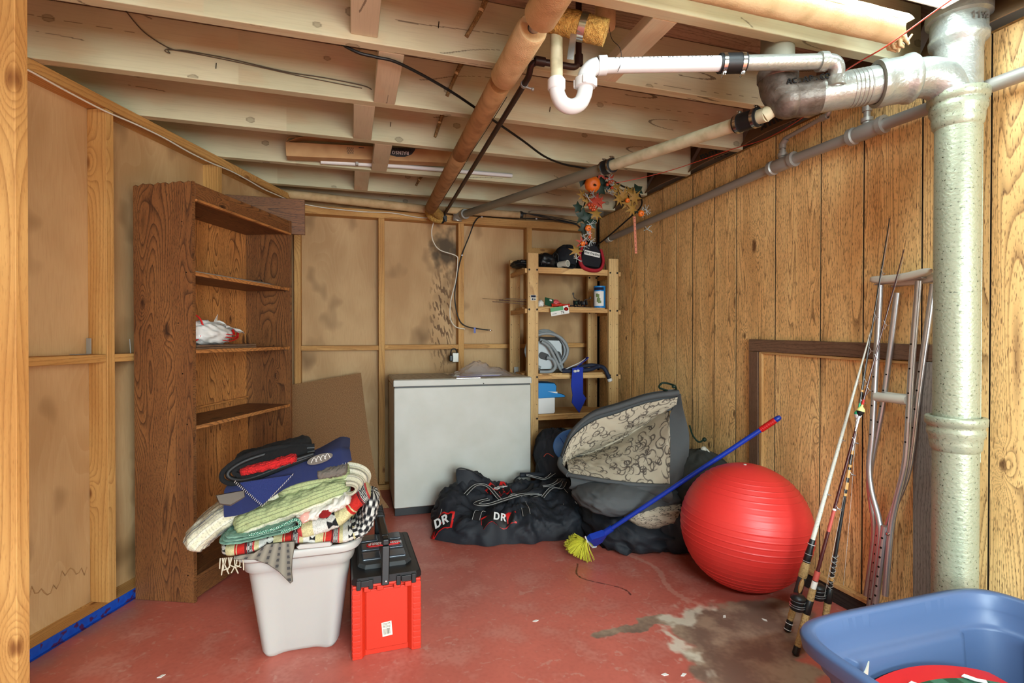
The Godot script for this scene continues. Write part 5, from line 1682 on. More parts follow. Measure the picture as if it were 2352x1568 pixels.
	g.lathe([Vector2(0.027, -0.03), Vector2(0.037, -0.03), Vector2(0.039, -0.012), Vector2(0.034, -0.006), Vector2(0.034, 0.04), Vector2(0.03, 0.045)], 22, axes(a0.lerp(b0, 0.985), b0 - a0))
	g.tube(curve([b0, V(0.80, 2.09, -4.0), V(0.795, 2.06, -4.01)], 5), 0.036, 20)
	g.lathe([Vector2(0.036, 0), Vector2(0.04, 0.005), Vector2(0.04, 0.03), Vector2(0.03, 0.035)], 20, Transform3D(Basis(), V(0.80, 2.10, -3.99)))
	part("end_fitting", g, M.galv, dr)

	# iron pipe along the panelled wall with two tees
	var ip := thing("wall_pipe", V(1.985, 1.94, -2.4), "silver iron pipe along the panelled wall with two branch tees", "pipe")
	g = G.new()
	g.tube([V(1.985, 1.945, -3.82), V(1.985, 1.992, -2.0), V(1.985, 1.985, -1.5), V(1.985, 1.955, -0.6)], 0.0225, 20)
	part("pipe_run", g, M.galv, ip)
	g = G.new()
	g.lathe([Vector2(0.021, -0.02), Vector2(0.026, -0.018), Vector2(0.026, 0.02), Vector2(0.021, 0.022)], 20, axes(V(1.985, 1.946, -3.77), V(0, 0.02, 1)))
	part("pale_collar", g, M.off_white, ip)
	tee(ip, V(1.985, 1.990, -2.02), V(0, 0.02, 1), V(0, 1, 0), 0.0225, M.galv)
	tee(ip, V(1.985, 1.987, -1.59), V(0, 0, 1), V(0, 1, 0), 0.0225, M.galv)
	g = G.new()
	g.tube(bends([V(1.985, 2.0, -2.02), V(1.985, 2.105, -2.02), V(1.985, 2.125, -1.765), V(1.99, 2.20, -1.755)], 0.02, 5), 0.0095, 14)
	for q in [[V(1.985, 2.045, -2.02), V(0, 1, 0)], [V(1.985, 2.075, -2.02), V(0, 1, 0)]]:
		g.lathe([Vector2(0.0095, -0.012), Vector2(0.0165, -0.011), Vector2(0.0165, 0.011), Vector2(0.0095, 0.012)], 8, axes(q[0], q[1]))
	for q in [[V(1.985, 2.092, -2.012), V(0, 0.6, 0.8)], [V(1.986, 2.122, -1.79), V(0, 0, 1)]]:
		g.lathe([Vector2(0.0095, -0.018), Vector2(0.0145, -0.016), Vector2(0.0145, 0.016), Vector2(0.0095, 0.018)], 14, axes(q[0], q[1]))
	part("upper_branch", g, M.galv, ip)
	g = G.new()
	g.tube([V(1.985, 2.0, -1.59), V(1.985, 2.15, -1.59)], 0.0125, 14)
	g.lathe([Vector2(0.0125, -0.012), Vector2(0.0175, -0.011), Vector2(0.0175, 0.011), Vector2(0.0125, 0.012)], 14, axes(V(1.985, 2.075, -1.59), V(0, 1, 0)))
	part("riser", g, M.galv, ip)

	# cream tube of insulation with a torn end
	var ct := thing("insulation_tube", V(1.2, 2.06, -1.19), "fat cream insulation tube with a torn end under the nearest joists", "pipe insulation")
	g = G.new()
	var cn := noise(77, 6.0, 2)
	g.sheet(28, 20, func(u, v):
		var a: float = -TAU * u
		var r: float = 0.044 + 0.002 * cn.get_noise_2d(a * 0.4, v * 3.0)
		var x: float = lerpf(0.2, 1.615 + 0.014 * sin(a * 3.0) + 0.008 * sin(a * 7.0), v)
		return V(x, 2.112 + sin(a) * r, -1.20 + cos(a) * r), 0.0, 1, 1, true)
	g.lathe([Vector2(0.042, 0.0), Vector2(0.022, -0.01), Vector2(0.001, -0.012)], 24, axes(V(1.602, 2.112, -1.20), V(1, 0, 0)))
	part("tube_sleeve", g, M.wrap_cream, ct)
	g = G.new()
	for k in 9:
		var a := -0.9 - k * 0.16
		var b := V(1.612, 2.112 + sin(a) * 0.043, -1.20 + cos(a) * 0.043)
		g.tube([b, b + V(0.012 + 0.01 * sin(k * 2.3), -0.006 - 0.012 * absf(cos(k * 1.7)), 0.006 * sin(k * 3.1)), b + V(0.02, -0.024 * absf(sin(k * 1.1)), 0.01 * cos(k))], [0.007, 0.006, 0.003], 6)
	part("torn_fringe", g, M.wrap_cream, ct).set_meta("kind", "stuff")


# ---------------------------------------------------------------- fishing rods and crutches
func crutch(called: String, label: String, L: Array, R: Array, pad: Array, lean: float, foot: Vector3) -> void:
	var g: G
	var c := thing(called, foot, label, "crutch", "crutches")
	var out := V(1, -lean, 0).normalized()
	for s in [L, R]:
		g = G.new()
		g.tube(curve(s, 6), 0.0108, 16)
		var tb := part("side_tube", g, M.alu, c)
		g = G.new()
		for k in 5:
			var p: Vector3 = s[1].lerp(s[2], -0.35 + k * 0.33)
			g.lathe([V2(0.0034, 0.0), V2(0.0034, 0.0006), V2(0.0001, 0.0006)], 8, axes(p + V(-0.0107, 0.0004, 0.001), V(-1, 0.05, 0.15)))
		part("adjustment_hole", g, M.nail, tb).set_meta("kind", "stuff")
	# underarm pad with a dip in the middle
	g = G.new()
	var a: Vector3 = pad[0]
	var b: Vector3 = pad[1]
	var sec := []
	g.sheet(24, 20, func(u, v):
		var e: float = pow(maxf(0.0, 1.0 - pow(absf(v * 2.0 - 1.0), 6.0)), 0.5)
		var q := squarish(TAU * u, 3.0)
		var p := a.lerp(b, v)
		return p + V(q.y * 0.019 * e, q.x * 0.016 * e - 0.012 * sin(PI * v), 0.0), 0.0, 1, 1, true)
	part("underarm_pad", g, M.off_white, c)
	g = G.new()
	g.board(a.lerp(b, 0.12) + V(0, -0.024, 0), a.lerp(b, 0.88) + V(0, -0.024, 0), 0.024, 0.006, V(1, 0, 0))
	part("pad_bracket", g, M.alu, c)
	# hand grip
	g = G.new()
	var h0: Vector3 = L[1].lerp(L[2], 0.1)
	var h1: Vector3 = R[1].lerp(R[2], 0.45 if R[1].y > 1.0 else 0.1)
	h1.y = h0.y
	var dd := h1 - h0
	var ln2 := dd.length()
	g.lathe([V2(0.001, 0.008), V2(0.017, 0.008), V2(0.0185, 0.016), V2(0.017, ln2 * 0.5), V2(0.0185, ln2 - 0.018), V2(0.016, ln2 - 0.009), V2(0.001, ln2 - 0.008)], 20, axes(h0, dd))
	part("hand_grip", g, M.off_white, c)
	# adjustable leg between the tubes, running down to a rubber tip
	g = G.new()
	var top: Vector3 = (L[-2] + R[-2]) * 0.5 + V(0, 0.04, 0)
	g.tube([top, foot + V(0, 0.03, 0)], 0.0125, 16)
	var leg := part("lower_leg", g, M.alu, c)
	g = G.new()
	for k in 8:
		var p := top.lerp(foot, 0.1 + 0.085 * k)
		g.lathe([V2(0.0042, 0.0), V2(0.0042, 0.0008), V2(0.0001, 0.0008)], 10, axes(p + V(-0.0122, 0.0, 0.0025), V(-1, 0.05, 0.2)))
	part("leg_hole", g, M.nail, leg).set_meta("kind", "stuff")
	g = G.new()
	g.lathe([V2(0.001, 0.0), V2(0.021, 0.0), V2(0.023, 0.006), V2(0.017, 0.02), V2(0.0155, 0.055), V2(0.0125, 0.057)], 18, Transform3D(Basis(), foot))
	part("rubber_foot", g, M.off_white, c)
	g = G.new()
	var bt: Vector3 = R[-2]
	g.lathe([V2(0.006, 0.0), V2(0.006, 0.004), V2(0.001, 0.006)], 8, axes(bt + V(-0.0105, 0.0, 0.0), V(-1, 0, 0)))
	part("wing_bolt", g, M.chrome, c)


func guide(g: G, p: Vector3, r: float, out: Vector3) -> void:
	g.lathe([V2(r - 0.0012, -0.001), V2(r, 0.0), V2(r - 0.0012, 0.001)], 14, axes(p + out * (r + 0.008), V(0.1, 1, 0.05)))
	for s in [-0.018, 0.018]: g.tube([p + V(0, s, 0), p + out * (r * 0.6 + 0.006)], 0.0011, 5)


func rods_and_crutches() -> void:
	crutch("crutch", "aluminium crutch in front, nearest the fishing rods",
		[V(1.980, 1.362, -1.527), V(1.962, 0.944, -1.535), V(1.954, 0.773, -1.537), V(1.949, 0.652, -1.544), V(1.945, 0.562, -1.532), V(1.940, 0.463, -1.498), V(1.935, 0.385, -1.488), V(1.925, 0.156, -1.508)],
		[V(1.980, 1.364, -1.383), V(1.966, 1.038, -1.397), V(1.954, 0.766, -1.402), V(1.949, 0.659, -1.411), V(1.943, 0.529, -1.436), V(1.938, 0.42, -1.450), V(1.927, 0.184, -1.460)],
		[V(1.981, 1.389, -1.573), V(1.981, 1.398, -1.335)], 0.044, V(1.918, 0.001, -1.505))
	crutch("crutch", "aluminium crutch behind, closer to the panelling",
		[V(2.012, 1.33, -1.485), V(1.998, 0.947, -1.52), V(1.990, 0.756, -1.548), V(1.985, 0.596, -1.572), V(1.982, 0.498, -1.56), V(1.979, 0.38, -1.545), V(1.965, 0.128, -1.565)],
		[V(2.014, 1.352, -1.355), V(1.998, 0.959, -1.394), V(1.990, 0.749, -1.411), V(1.985, 0.633, -1.427), V(1.982, 0.504, -1.47), V(1.979, 0.39, -1.50), V(1.965, 0.157, -1.52)],
		[V(2.013, 1.378, -1.530), V(2.013, 1.386, -1.302)], 0.03, V(1.955, 0.001, -1.55))
	var g: G
	# white rod with trigger grip
	var rs := [
		["white fishing rod with cork trigger grip, leftmost of the three rods", V(1.641, 0.004, -1.636), V(1.992, 1.26, -1.552), M.rod_white],
		["maroon fishing rod with salmon wrap and a yellow float", V(1.548, 0.004, -1.505), V(1.978, 1.487, -1.435), M.maroon],
		["black fishing rod with tan wraps and a green float", V(1.702, 0.004, -1.535), V(1.978, 1.615, -1.49), M.black_plastic]]
	for i in 3:
		var q = rs[i]
		var rd := thing("fishing_rod", q[1], q[0], "fishing rod", "fishing rods")
		var a: Vector3 = q[1]
		var b: Vector3 = q[2]
		var d := (b - a).normalized()
		var l := a.distance_to(b)
		var at := func(t: float) -> Vector3: return a + d * t
		g = G.new()
		g.tube([at.call(0.1), at.call(0.45), at.call(0.9), b], [0.0095 if i == 0 else 0.007, 0.0085 if i == 0 else 0.006, 0.0055 if i == 0 else 0.004, 0.0016], 12)
		part("blank", g, q[3], rd)
		g = G.new()
		if i == 0:
			g.lathe([V2(0.001, 0), V2(0.0115, 0.0), V2(0.0125, 0.003), V2(0.0115, 0.042), V2(0.001, 0.043)], 16, axes(a, d))
			part("butt_cap", g, M.black_plastic, rd)
			g = G.new()
			g.lathe([V2(0.0105, 0.043), V2(0.0125, 0.06), V2(0.0115, 0.10), V2(0.014, 0.125), V2(0.0145, 0.16)], 16, axes(a, d))
			part("cork_grip", g, M.cork, rd)
			g = G.new()
			g.lathe([V2(0.0145, 0.215), V2(0.0165, 0.225), V2(0.015, 0.265), V2(0.0125, 0.278)], 16, axes(a, d))
			part("cork_grip", g, M.cork, rd)
			g = G.new()
			g.lathe([V2(0.0125, 0.15), V2(0.015, 0.152), V2(0.015, 0.22), V2(0.012, 0.222)], 16, axes(a, d))
			part("reel_seat", g, M.dark_grey, rd)
			g = G.new()
			var ov := []
			for k in 16: ov.append(V2(cos(TAU * k / 16.0) * 0.0085, sin(TAU * k / 16.0) * 0.03))
			g.prism(ov, 0.008, face_to(at.call(0.19) + V(-0.010, 0.0, 0.014), V(-0.6, 0.1, 0.8), d), 0.002)
			part("trigger_pad", g, M.pine_pale, rd)
			g = G.new()
			g.lathe([V2(0.0125, 0.278), V2(0.0135, 0.28), V2(0.0135, 0.315), V2(0.011, 0.335), V2(0.0105, 0.37), V2(0.009, 0.372)], 16, axes(a, d))
			part("fore_grip", g, M.black_plastic, rd)
			g = G.new()
			for t in [0.283, 0.312, 0.352, 0.006, 0.03]: g.lathe([V2(0.0128, t - 0.0012), V2(0.0142, t), V2(0.0128, t + 0.0012)], 16, axes(a, d))
			part("silver_ring", g, M.white, rd).set_meta("kind", "stuff")
			g = G.new()
			for t in [0.56, 0.78, 1.02, 1.19]: guide(g, at.call(t), 0.011 - 0.006 * t, V(0.2, -0.15, 0.95))
			part("line_guide", g, M.alu, rd).set_meta("kind", "stuff")
		else:
			g.lathe([V2(0.001, 0), V2(0.0115, 0.0), V2(0.0125, 0.004), V2(0.0115, 0.03), V2(0.001, 0.031)], 14, axes(a, d))
			part("butt_cap", g, M.black_plastic, rd)
			g = G.new()
			g.lathe([V2(0.011, 0.03), V2(0.0115, 0.12), V2(0.0125, 0.15)], 14, axes(a, d))
			if i == 1:
				part("cork_grip", g, M.cork, rd)
				g = G.new()
				g.lathe([V2(0.0115, 0.20), V2(0.0125, 0.205), V2(0.0115, 0.245)], 14, axes(a, d))
			part("cork_grip", g, M.cork, rd)
			g = G.new()
			g.lathe([V2(0.012, 0.15), V2(0.0135, 0.152), V2(0.013, 0.20), V2(0.010, 0.205)], 14, axes(a, d))
			part("reel_seat", g, M.black_plastic, rd)
			# wraps
			for w in ([[0.275, 0.31, M.salmon], [0.245, 0.272, M.paper], [0.46, 0.54, M.salmon], [0.54, 0.547, M.paper]] if i == 1 else [[0.235, 0.25, M.wrap_tan], [0.56, 0.57, M.wrap_tan], [0.585, 0.612, M.wrap_tan], [0.63, 0.66, M.wrap_tan], [0.67, 0.68, M.wrap_tan], [0.72, 0.735, M.wrap_tan], [0.80, 0.82, M.wrap_tan], [0.735, 0.80, M.alu], [0.96, 0.968, M.wrap_tan]]):
				g = G.new()
				var rr: float = 0.0098 if w[0] < 0.4 and i == 1 else 0.0075 - 0.003 * w[0]
				g.tube([at.call(w[0]), at.call(w[1])], rr if i == 1 else rr + 0.0005, 12)
				part("thread_wrap", g, w[2], rd)
			if i == 2:
				g = G.new()
				for s in [1, -1]:
					var hl := []
					for k in 60:
						var t := 0.10 + 0.135 * k / 59.0 + 0.10
						var fr := axes(at.call(t), d)
						var ang: float = s * k * 0.75
						hl.append(fr * V(cos(ang) * 0.0092, 0, sin(ang) * 0.0092))
					g.tube(hl, 0.0009, 4)
				part("diamond_wrap", g, M.stitch, rd).set_meta("kind", "stuff")
			g = G.new()
			for t in ([0.55, 0.80, 1.0, 1.12, 1.25] if i == 1 else [0.645, 0.92, 1.0, 1.12, 1.25, 1.42]): guide(g, at.call(t), 0.012 - 0.006 * t, V(0.35, -0.1, 0.93))
			part("line_guide", g, M.alu, rd).set_meta("kind", "stuff")
			# reel
			g = G.new()
			var rc: Vector3 = at.call(0.185) + V(-0.028, 0.0, -0.022)
			g.lathe([V2(0.001, -0.026), V2(0.022, -0.026), V2(0.026, -0.02), V2(0.024, -0.012), V2(0.0255, -0.01), V2(0.0255, -0.007), V2(0.021, -0.004), V2(0.021, 0.008), V2(0.026, 0.012), V2(0.026, 0.022), V2(0.018, 0.03), V2(0.001, 0.031)], 22, axes(rc, d + V(-0.2, 0.1, 0)))
			g.tube([rc, at.call(0.18)], 0.006, 8)
			var re := part("reel", g, M.black_plastic, rd)
			g = G.new()
			for t in [-0.013, -0.005, 0.01]: g.lathe([V2(0.0245, t - 0.0012), V2(0.0268, t), V2(0.0245, t + 0.0012)], 22, axes(rc, d + V(-0.2, 0.1, 0)))
			part("reel_band", g, M.alu, re).set_meta("kind", "stuff")
			# float
			var ft := 0.92 if i == 1 else 0.875
			var fc: Vector3 = at.call(ft) + V(-0.013, 0.0, 0.010)
			var fx := axes(fc, d)
			g = G.new()
			g.lathe([V2(0.001, -0.019), V2(0.010, -0.010), V2(0.0135, 0.0)], 18, fx)
			var fl := part("float_lower", g, M.black if i == 1 else M.white, rd)
			g = G.new()
			g.lathe([V2(0.0135, 0.0), V2(0.0125, 0.008), V2(0.007, 0.015), V2(0.0035, 0.02), V2(0.003, 0.043), V2(0.001, 0.044)], 18, fx)
			part("float_upper", g, M.float_yellow if i == 1 else M.teal, rd)
			g = G.new()
			g.tube([fx * V(0, -0.018, 0), fx * V(0, -0.06, 0)], 0.0035, 8)
			g.tube([fx * V(0, -0.06, 0), fx * V(0, -0.075, 0)], 0.0022, 8)
			part("float_stem", g, M.white, fl)
			if i == 1:
				g = G.new()
				g.tube([fx * V(0, 0.024, 0), fx * V(0, 0.044, 0)], 0.0036, 8)
				part("float_tip", g, M.red, fl)
			g = G.new()
			g.tube(curve([at.call(l * 0.98) + V(0, 0, 0.006), fx * V(0, 0.05, 0), at.call(0.5) + V(0.02, 0, 0.015), at.call(0.22) + V(0.04, 0, 0.02)], 8), 0.0006, 4)
			part("line", g, M.stitch, rd)


# ---------------------------------------------------------------- pine shelving unit
func shelving() -> void:
	var g: G
	var su := thing("shelving_unit", V(1.59, 0, -3.76), "pale pine shelving unit with bolted posts in the back corner", "shelving unit")
	var X0 := 1.227
	var X1 := 1.962
	for q in [[X0, -3.58, 1.771], [X1 - 0.084, -3.58, 1.757], [X0 - 0.025, -3.935, 1.765], [X1 - 0.086, -3.935, 1.765]]:
		g = graft(G.new(), 0.3)
		g.box(V(q[0] + 0.042, q[2] / 2, q[1] - 0.015), V(0.084, q[2], 0.03), 0.003)
		var po := part("post", g, M.pine_pale, su)
		g = G.new()
		var y := 0.08
		while y < 1.72:
			for s in [0.014, 0.07]:
				g.lathe([V2(0.0028, 0.0), V2(0.0028, 0.0006), V2(0.0001, 0.0006)], 8, axes(V(q[0] + s, y, q[1]), V(0, 0, 1)))
			y += 0.098
		for y2 in [1.648, 1.36, 0.868, 0.565]:
			for s in [0.012, 0.072]:
				g.lathe([V2(0.0075, 0.0), V2(0.007, 0.003), V2(0.0001, 0.0045)], 10, axes(V(q[0] + s, y2, q[1]), V(0, 0, 1)))
		part("bolts", g, M.nail, po).set_meta("kind", "stuff")
	g = G.new()
	g.prism([V2(1.248, 1.425), V2(1.292, 1.425), V2(1.292, 1.465), V2(1.248, 1.465)], 0.001, Transform3D(Basis(), V(0, 0, -3.578)))
	part("sticker", g, M.off_white, su)
	g = G.new()
	for q in [[1.252, 1.447, 0.036, 0.015], [1.258, 1.428, 0.012, 0.012], [1.274, 1.43, 0.014, 0.008]]:
		g.box(V(q[0] + q[2] / 2, q[1] + q[3] / 2, -3.5772), V(q[2], q[3], 0.0006), 0.0)
	part("sticker_print", g, M.navy, su, "dark print on the small sticker")
	var ys := [1.675, 1.383, 0.89, 0.589, 0.26]
	for i in 5:
		for k in 4:
			g = graft(G.new(), 0.25)
			g.box(V((X0 + X1) / 2 - 0.012, ys[i] - 0.009, -3.652 - 0.083 * k), V(X1 - X0 - 0.02 if k in [1, 2] else X1 - X0 - 0.172, 0.018, 0.078), 0.002)
			part("slat", g, M.pine, su)
		g = graft(G.new(), 0.25)
		g.box(V(1.594, ys[i] - 0.026, -3.602), V(0.566, 0.046 if i < 1 else 0.03, 0.018), 0.002)
		part("front_rail", g, M.pine, su)
		for x in [1.215, 1.972]:
			g = graft(G.new(), 0.25)
			g.box(V(x, ys[i] - 0.035, -3.76), V(0.018, 0.034, 0.36), 0.002)
			part("cleat", g, M.pine, su)
	g = G.new()
	g.box(V(1.243, 0.90, -3.902), V(0.036, 0.05, 0.003), 0.0005)
	part("bracket", g, M.galv, su)

	# ---- top shelf
	var n1 := noise(130, 1.0, 3)
	var lump := func(q: G, c: Vector3, r: Vector3, floor_y: float, rough := 0.25, f := 2.2, seed_off := 0.0):
		q.sheet(32, 20, func(u, v):
			var a: float = -TAU * u
			var ph: float = PI * v
			var d := V(cos(a) * sin(ph), cos(ph), sin(a) * sin(ph))
			var k: float = 1.0 + rough * n1.get_noise_3d(d.x * f + seed_off, d.y * f, d.z * f) + 0.1 * rough * n1.get_noise_3d(d.x * f * 4, d.y * f * 4, d.z * f * 4 + seed_off)
			var p: Vector3 = c + d * r * k
			p.y = maxf(p.y, floor_y)
			return p, 0.0, 2, 2, true)
	g = G.new()
	lump.call(g, V(1.225, 1.70, -3.72), V(0.075, 0.032, 0.10), 1.676, 0.3, 2.0, 4.0)
	g.tube(curve([V(1.25, 1.705, -3.7), V(1.30, 1.735, -3.72), V(1.34, 1.74, -3.74)], 5), 0.02, 8, true, 0.6)
	one("black_pouch", g, M.black, "flat shiny black pouch at the left end of the top shelf", "pouch")
	var sb := thing("black_bag", V(1.41, 1.676, -3.70), "small black quilted bag behind the front left post on the top shelf", "bag")
	g = G.new()
	lump.call(g, V(1.405, 1.725, -3.70), V(0.085, 0.066, 0.09), 1.676, 0.2, 1.6, 9.0)
	part("bag_body", g, M.black_plastic, sb)
	g = G.new()
	for k in 4:
		g.tube(curve([V(1.345 + 0.035 * k, 1.69, -3.618 - 0.01 * k), V(1.36 + 0.035 * k, 1.74, -3.622 - 0.012 * k), V(1.39 + 0.033 * k, 1.785, -3.67)], 5), 0.002, 5)
	part("seam_piping", g, M.dark_grey, sb)
	g = G.new()
	g.tube(curve([V(1.44, 1.72, -3.63), V(1.455, 1.785, -3.64), V(1.49, 1.775, -3.65), V(1.50, 1.70, -3.64), V(1.53, 1.675, -3.585), V(1.575, 1.668, -3.565), V(1.60, 1.69, -3.58), V(1.57, 1.705, -3.62), V(1.50, 1.70, -3.66), V(1.46, 1.77, -3.67), V(1.445, 1.70, -3.66)], 7), 0.0042, 8)
	one("cable_loop", g, M.black_cable, "loop of black cord drooping over the front edge of the top shelf", "cord")
	g = G.new()
	var rx := axes(V(1.505, 1.701, -3.66), V(0.5, 0.05, 1.0))
	g.lathe([V2(0.019, 0.0), V2(0.0255, 0.0), V2(0.0255, 0.085), V2(0.019, 0.085), V2(0.019, 0.0)], 24, rx)
	one("paper_roll", g, M.off_white, "pale cardboard tube lying open end forward on the top shelf", "tube")
	var bp := thing("backpack", V(1.74, 1.676, -3.68), "navy backpack with red edging and a white label on the top shelf", "backpack")
	g = G.new()
	var bx := face_to(V(1.735, 1.676, -3.66), V(-0.12, 0.0, 1.0))
	bx = bx * Transform3D(Basis(Vector3.BACK, -0.10), Vector3.ZERO)
	var outline := [V2(-0.085, 0.0), V2(0.085, -0.005), V2(0.10, 0.06), V2(0.085, 0.14), V2(0.035, 0.205), V2(-0.03, 0.215), V2(-0.075, 0.17), V2(-0.092, 0.08)]
	g.prism(outline, 0.14, bx, 0.02)
	part("bag_body", g, M.navy_dark, bp)
	g = G.new()
	g.tube(curve([bx * V(-0.06, 0.20, 0.05), bx * V(-0.09, 0.10, 0.065), bx * V(-0.07, 0.01, 0.082), bx * V(0.0, -0.016, 0.088), bx * V(0.075, 0.0, 0.082), bx * V(0.10, 0.07, 0.065), bx * V(0.075, 0.155, 0.055)], 7), 0.017, 10, true, 0.7)
	part("red_edging", g, M.crimson, bp)
	g = G.new()
	g.prism([V2(-0.062, 0.10), V2(0.062, 0.088), V2(0.062, 0.122), V2(-0.062, 0.134)], 0.003, bx * Transform3D(Basis(), V(0.005, 0, 0.072)))
	var lb := part("name_label", g, M.paper, bp)
	g = G.new()
	g.text("the trades", 0.024, bx * Transform3D(Basis(Vector3.BACK, -0.095), V(0.004, 0.112, 0.0745)), 0.0006)
	part("label_print", g, M.ink, lb)
	g = G.new()
	lump.call(g, V(1.60, 1.755, -3.74), V(0.10, 0.115, 0.10), 1.676, 0.2, 1.5, 2.0)
	lump.call(g, V(1.52, 1.72, -3.76), V(0.07, 0.05, 0.07), 1.676, 0.2, 1.5, 6.0)
	part("side_pocket", g, M.navy_dark, bp)
	g = G.new()
	g.tube(curve([bx * V(0.02, 0.21, -0.03), bx * V(0.10, 0.15, 0.0), bx * V(0.14, 0.03, 0.02), bx * V(0.15, 0.0, 0.0)], 6), 0.006, 8, true, 0.5)
	part("strap", g, M.black, bp)

	# ---- second shelf: tackle
	var T := 1.384
	for k in 5:
		g = G.new()
		g.tube([V(0.98 + 0.03 * k, T + 0.03 + 0.008 * k, -3.64 - 0.02 * k), V(1.30, T + 0.016 + 0.008 * k, -3.70 + 0.018 * k)], 0.0028, 7)
		if k == 2: g.tube([V(0.90, T + 0.05, -3.62), V(1.06, T + 0.045, -3.645)], 0.0014, 6)
		one("thin_rod", g, [M.trim_brown, M.brown_loom, M.maroon, M.brown_loom, M.trim_brown][k], ["lowest of the thin rods poking out left of the second shelf", "thin brown rod above the lowest one on the second shelf", "longest thin rod reaching out left over the freezer corner", "thin brown rod next to the top one on the second shelf", "topmost thin rod poking out left of the second shelf"][k], "thin rod", "thin rods on the second shelf")
	g = G.new()
	lump.call(g, V(1.345, T + 0.02, -3.64), V(0.026, 0.026, 0.03), T, 0.4, 3.0, 1.0)
	one("white_scrap", g, M.paper, "crumpled white wad beside the front left post on the second shelf", "paper wad")
	var gp := thing("green_packet", V(1.42, T, -3.65), "small dark green packet with a pale mark on the second shelf", "packet")
	g = G.new()
	g.box(V(1.42, T + 0.036, -3.65), V(0.072, 0.062, 0.008), 0.002, Basis(Vector3.UP, 0.1) * Basis(Vector3.BACK, -0.18) * Basis(Vector3.RIGHT, -0.3))
	part("card", g, M.green, gp)
	g = G.new()
	g.box(V(1.432, T + 0.05, -3.648), V(0.02, 0.012, 0.002), 0.0005, Basis(Vector3.BACK, -0.18) * Basis(Vector3.RIGHT, -0.3))
	part("card_print", g, M.paper, gp)
	g = G.new()
	lump.call(g, V(1.485, T + 0.026, -3.68), V(0.03, 0.03, 0.028), T, 0.35, 3.0, 7.0)
	one("pink_packet", g, M.pink_film, "crinkled translucent pink packet behind the red bobbins", "packet")
	for k in 2:
		g = G.new()
		var tx := axes(V(1.47 + 0.07 * k, T + 0.014, -3.625 - 0.004 * k), V(1, 0.05 - 0.1 * k, 0.2))
		g.lathe([V2(0.001, -0.038), V2(0.014, -0.038), V2(0.014, -0.03), V2(0.009, -0.026), V2(0.009, 0.02), V2(0.013, 0.026), V2(0.013, 0.034), V2(0.001, 0.034)], 14, tx)
		one("red_bobbin", g, M.toolbox_red, ["red plastic bobbin nearer the green packet", "red plastic bobbin nearer the fishing reels"][k], "bobbin", "red bobbins on the second shelf")
	var hc := thing("price_card", V(1.47, 1.31, -3.55), "white and green shop card hanging over the second shelf edge", "card")
	var cx := Transform3D(Basis(Vector3.BACK, 0.17), V(1.468, 1.352, -3.558))
	g = G.new()
	g.prism([V2(-0.072, -0.03), V2(0.072, -0.03), V2(0.072, 0.03), V2(-0.072, 0.03)], 0.0015, cx)
	part("card", g, M.paper, hc)
	g = G.new()
	g.prism([V2(-0.072, 0.002), V2(0.03, 0.002), V2(0.03, 0.03), V2(-0.072, 0.03)], 0.0006, cx * Transform3D(Basis(), V(0, 0, 0.001)))
	part("green_band", g, M.card_green, hc)
	g = G.new()
	g.ball(cx * V(0.052, 0.005, 0.002), V(0.018, 0.014, 0.002), 12)
	part("red_picture", g, M.red, hc)
	g = G.new()
	g.text("7L", 0.026, cx * Transform3D(Basis(), V(0.02, -0.014, 0.0012)), 0.0006)
	g.text("=====", 0.013, cx * Transform3D(Basis(), V(-0.045, -0.016, 0.0012)), 0.0006)
	part("card_print", g, M.ink, hc)
	for k in 2:
		var rl := thing("fishing_reel", V(1.655 + 0.075 * k, T, -3.65), ["black fishing reel with its crank up on the second shelf", "black fishing reel with its crank level beside the blue can"][k], "fishing reel", "fishing reels on the second shelf")
		var c := V(1.645 + 0.07 * k, T + 0.036, -3.65 - 0.02 * k)
		g = G.new()
		g.lathe([V2(0.001, -0.024), V2(0.02, -0.024), V2(0.021, -0.018), V2(0.013, -0.014), V2(0.013, 0.01), V2(0.02, 0.014), V2(0.022, 0.022), V2(0.012, 0.026), V2(0.001, 0.026)], 18, axes(c, V(0.8, 0.1, 0.6)))
		part("spool", g, M.black_plastic, rl)
		g = G.new()
		g.tube(bends([c + V(0, 0.005, 0), c + V(0.01, -0.03, -0.01), c + V(0.05, -0.033, -0.02)], 0.01), 0.006, 8)
		g.box(V(c.x + 0.02, T + 0.004, c.z), V(0.08, 0.006, 0.016), 0.002)
		part("reel_foot", g, M.black, rl)
		g = G.new()
		if k == 0:
			g.tube(bends([c, c + V(0.0, 0.022, 0.012), c + V(-0.03, 0.035, 0.014), c + V(-0.035, 0.06, 0.014)], 0.008), 0.003, 7)
			g.lathe([V2(0.001, 0), V2(0.006, 0.002), V2(0.007, 0.018), V2(0.001, 0.02)], 10, Transform3D(Basis(), c + V(-0.035, 0.055, 0.014)))
		else:
			g.tube(bends([c, c + V(0.0, 0.024, 0.012), c + V(0.045, 0.034, 0.014)], 0.008), 0.003, 7)
			g.lathe([V2(0.001, 0), V2(0.006, 0.002), V2(0.007, 0.018), V2(0.001, 0.02)], 10, Transform3D(Basis(), c + V(0.047, 0.03, 0.014)))
		part("crank", g, M.iron_dark, rl)
		g = G.new()
		g.lathe([V2(0.0135, -0.012), V2(0.0165, -0.008), V2(0.0165, 0.006), V2(0.0135, 0.009)], 18, axes(c, V(0.8, 0.1, 0.6)))
		part("line", g, M.leaf_green if k == 0 else M.dark_grey, rl)
	g = G.new()
	for k in 3: g.tube(curve([V(1.56, T + 0.004, -3.62 - 0.01 * k), V(1.59 + 0.01 * k, T + 0.012, -3.63), V(1.62, T + 0.005, -3.61 - 0.012 * k)], 5), 0.004, 6)
	one("black_lures", g, M.black, "small tangle of black lures between bobbins and reels", "fishing lures")
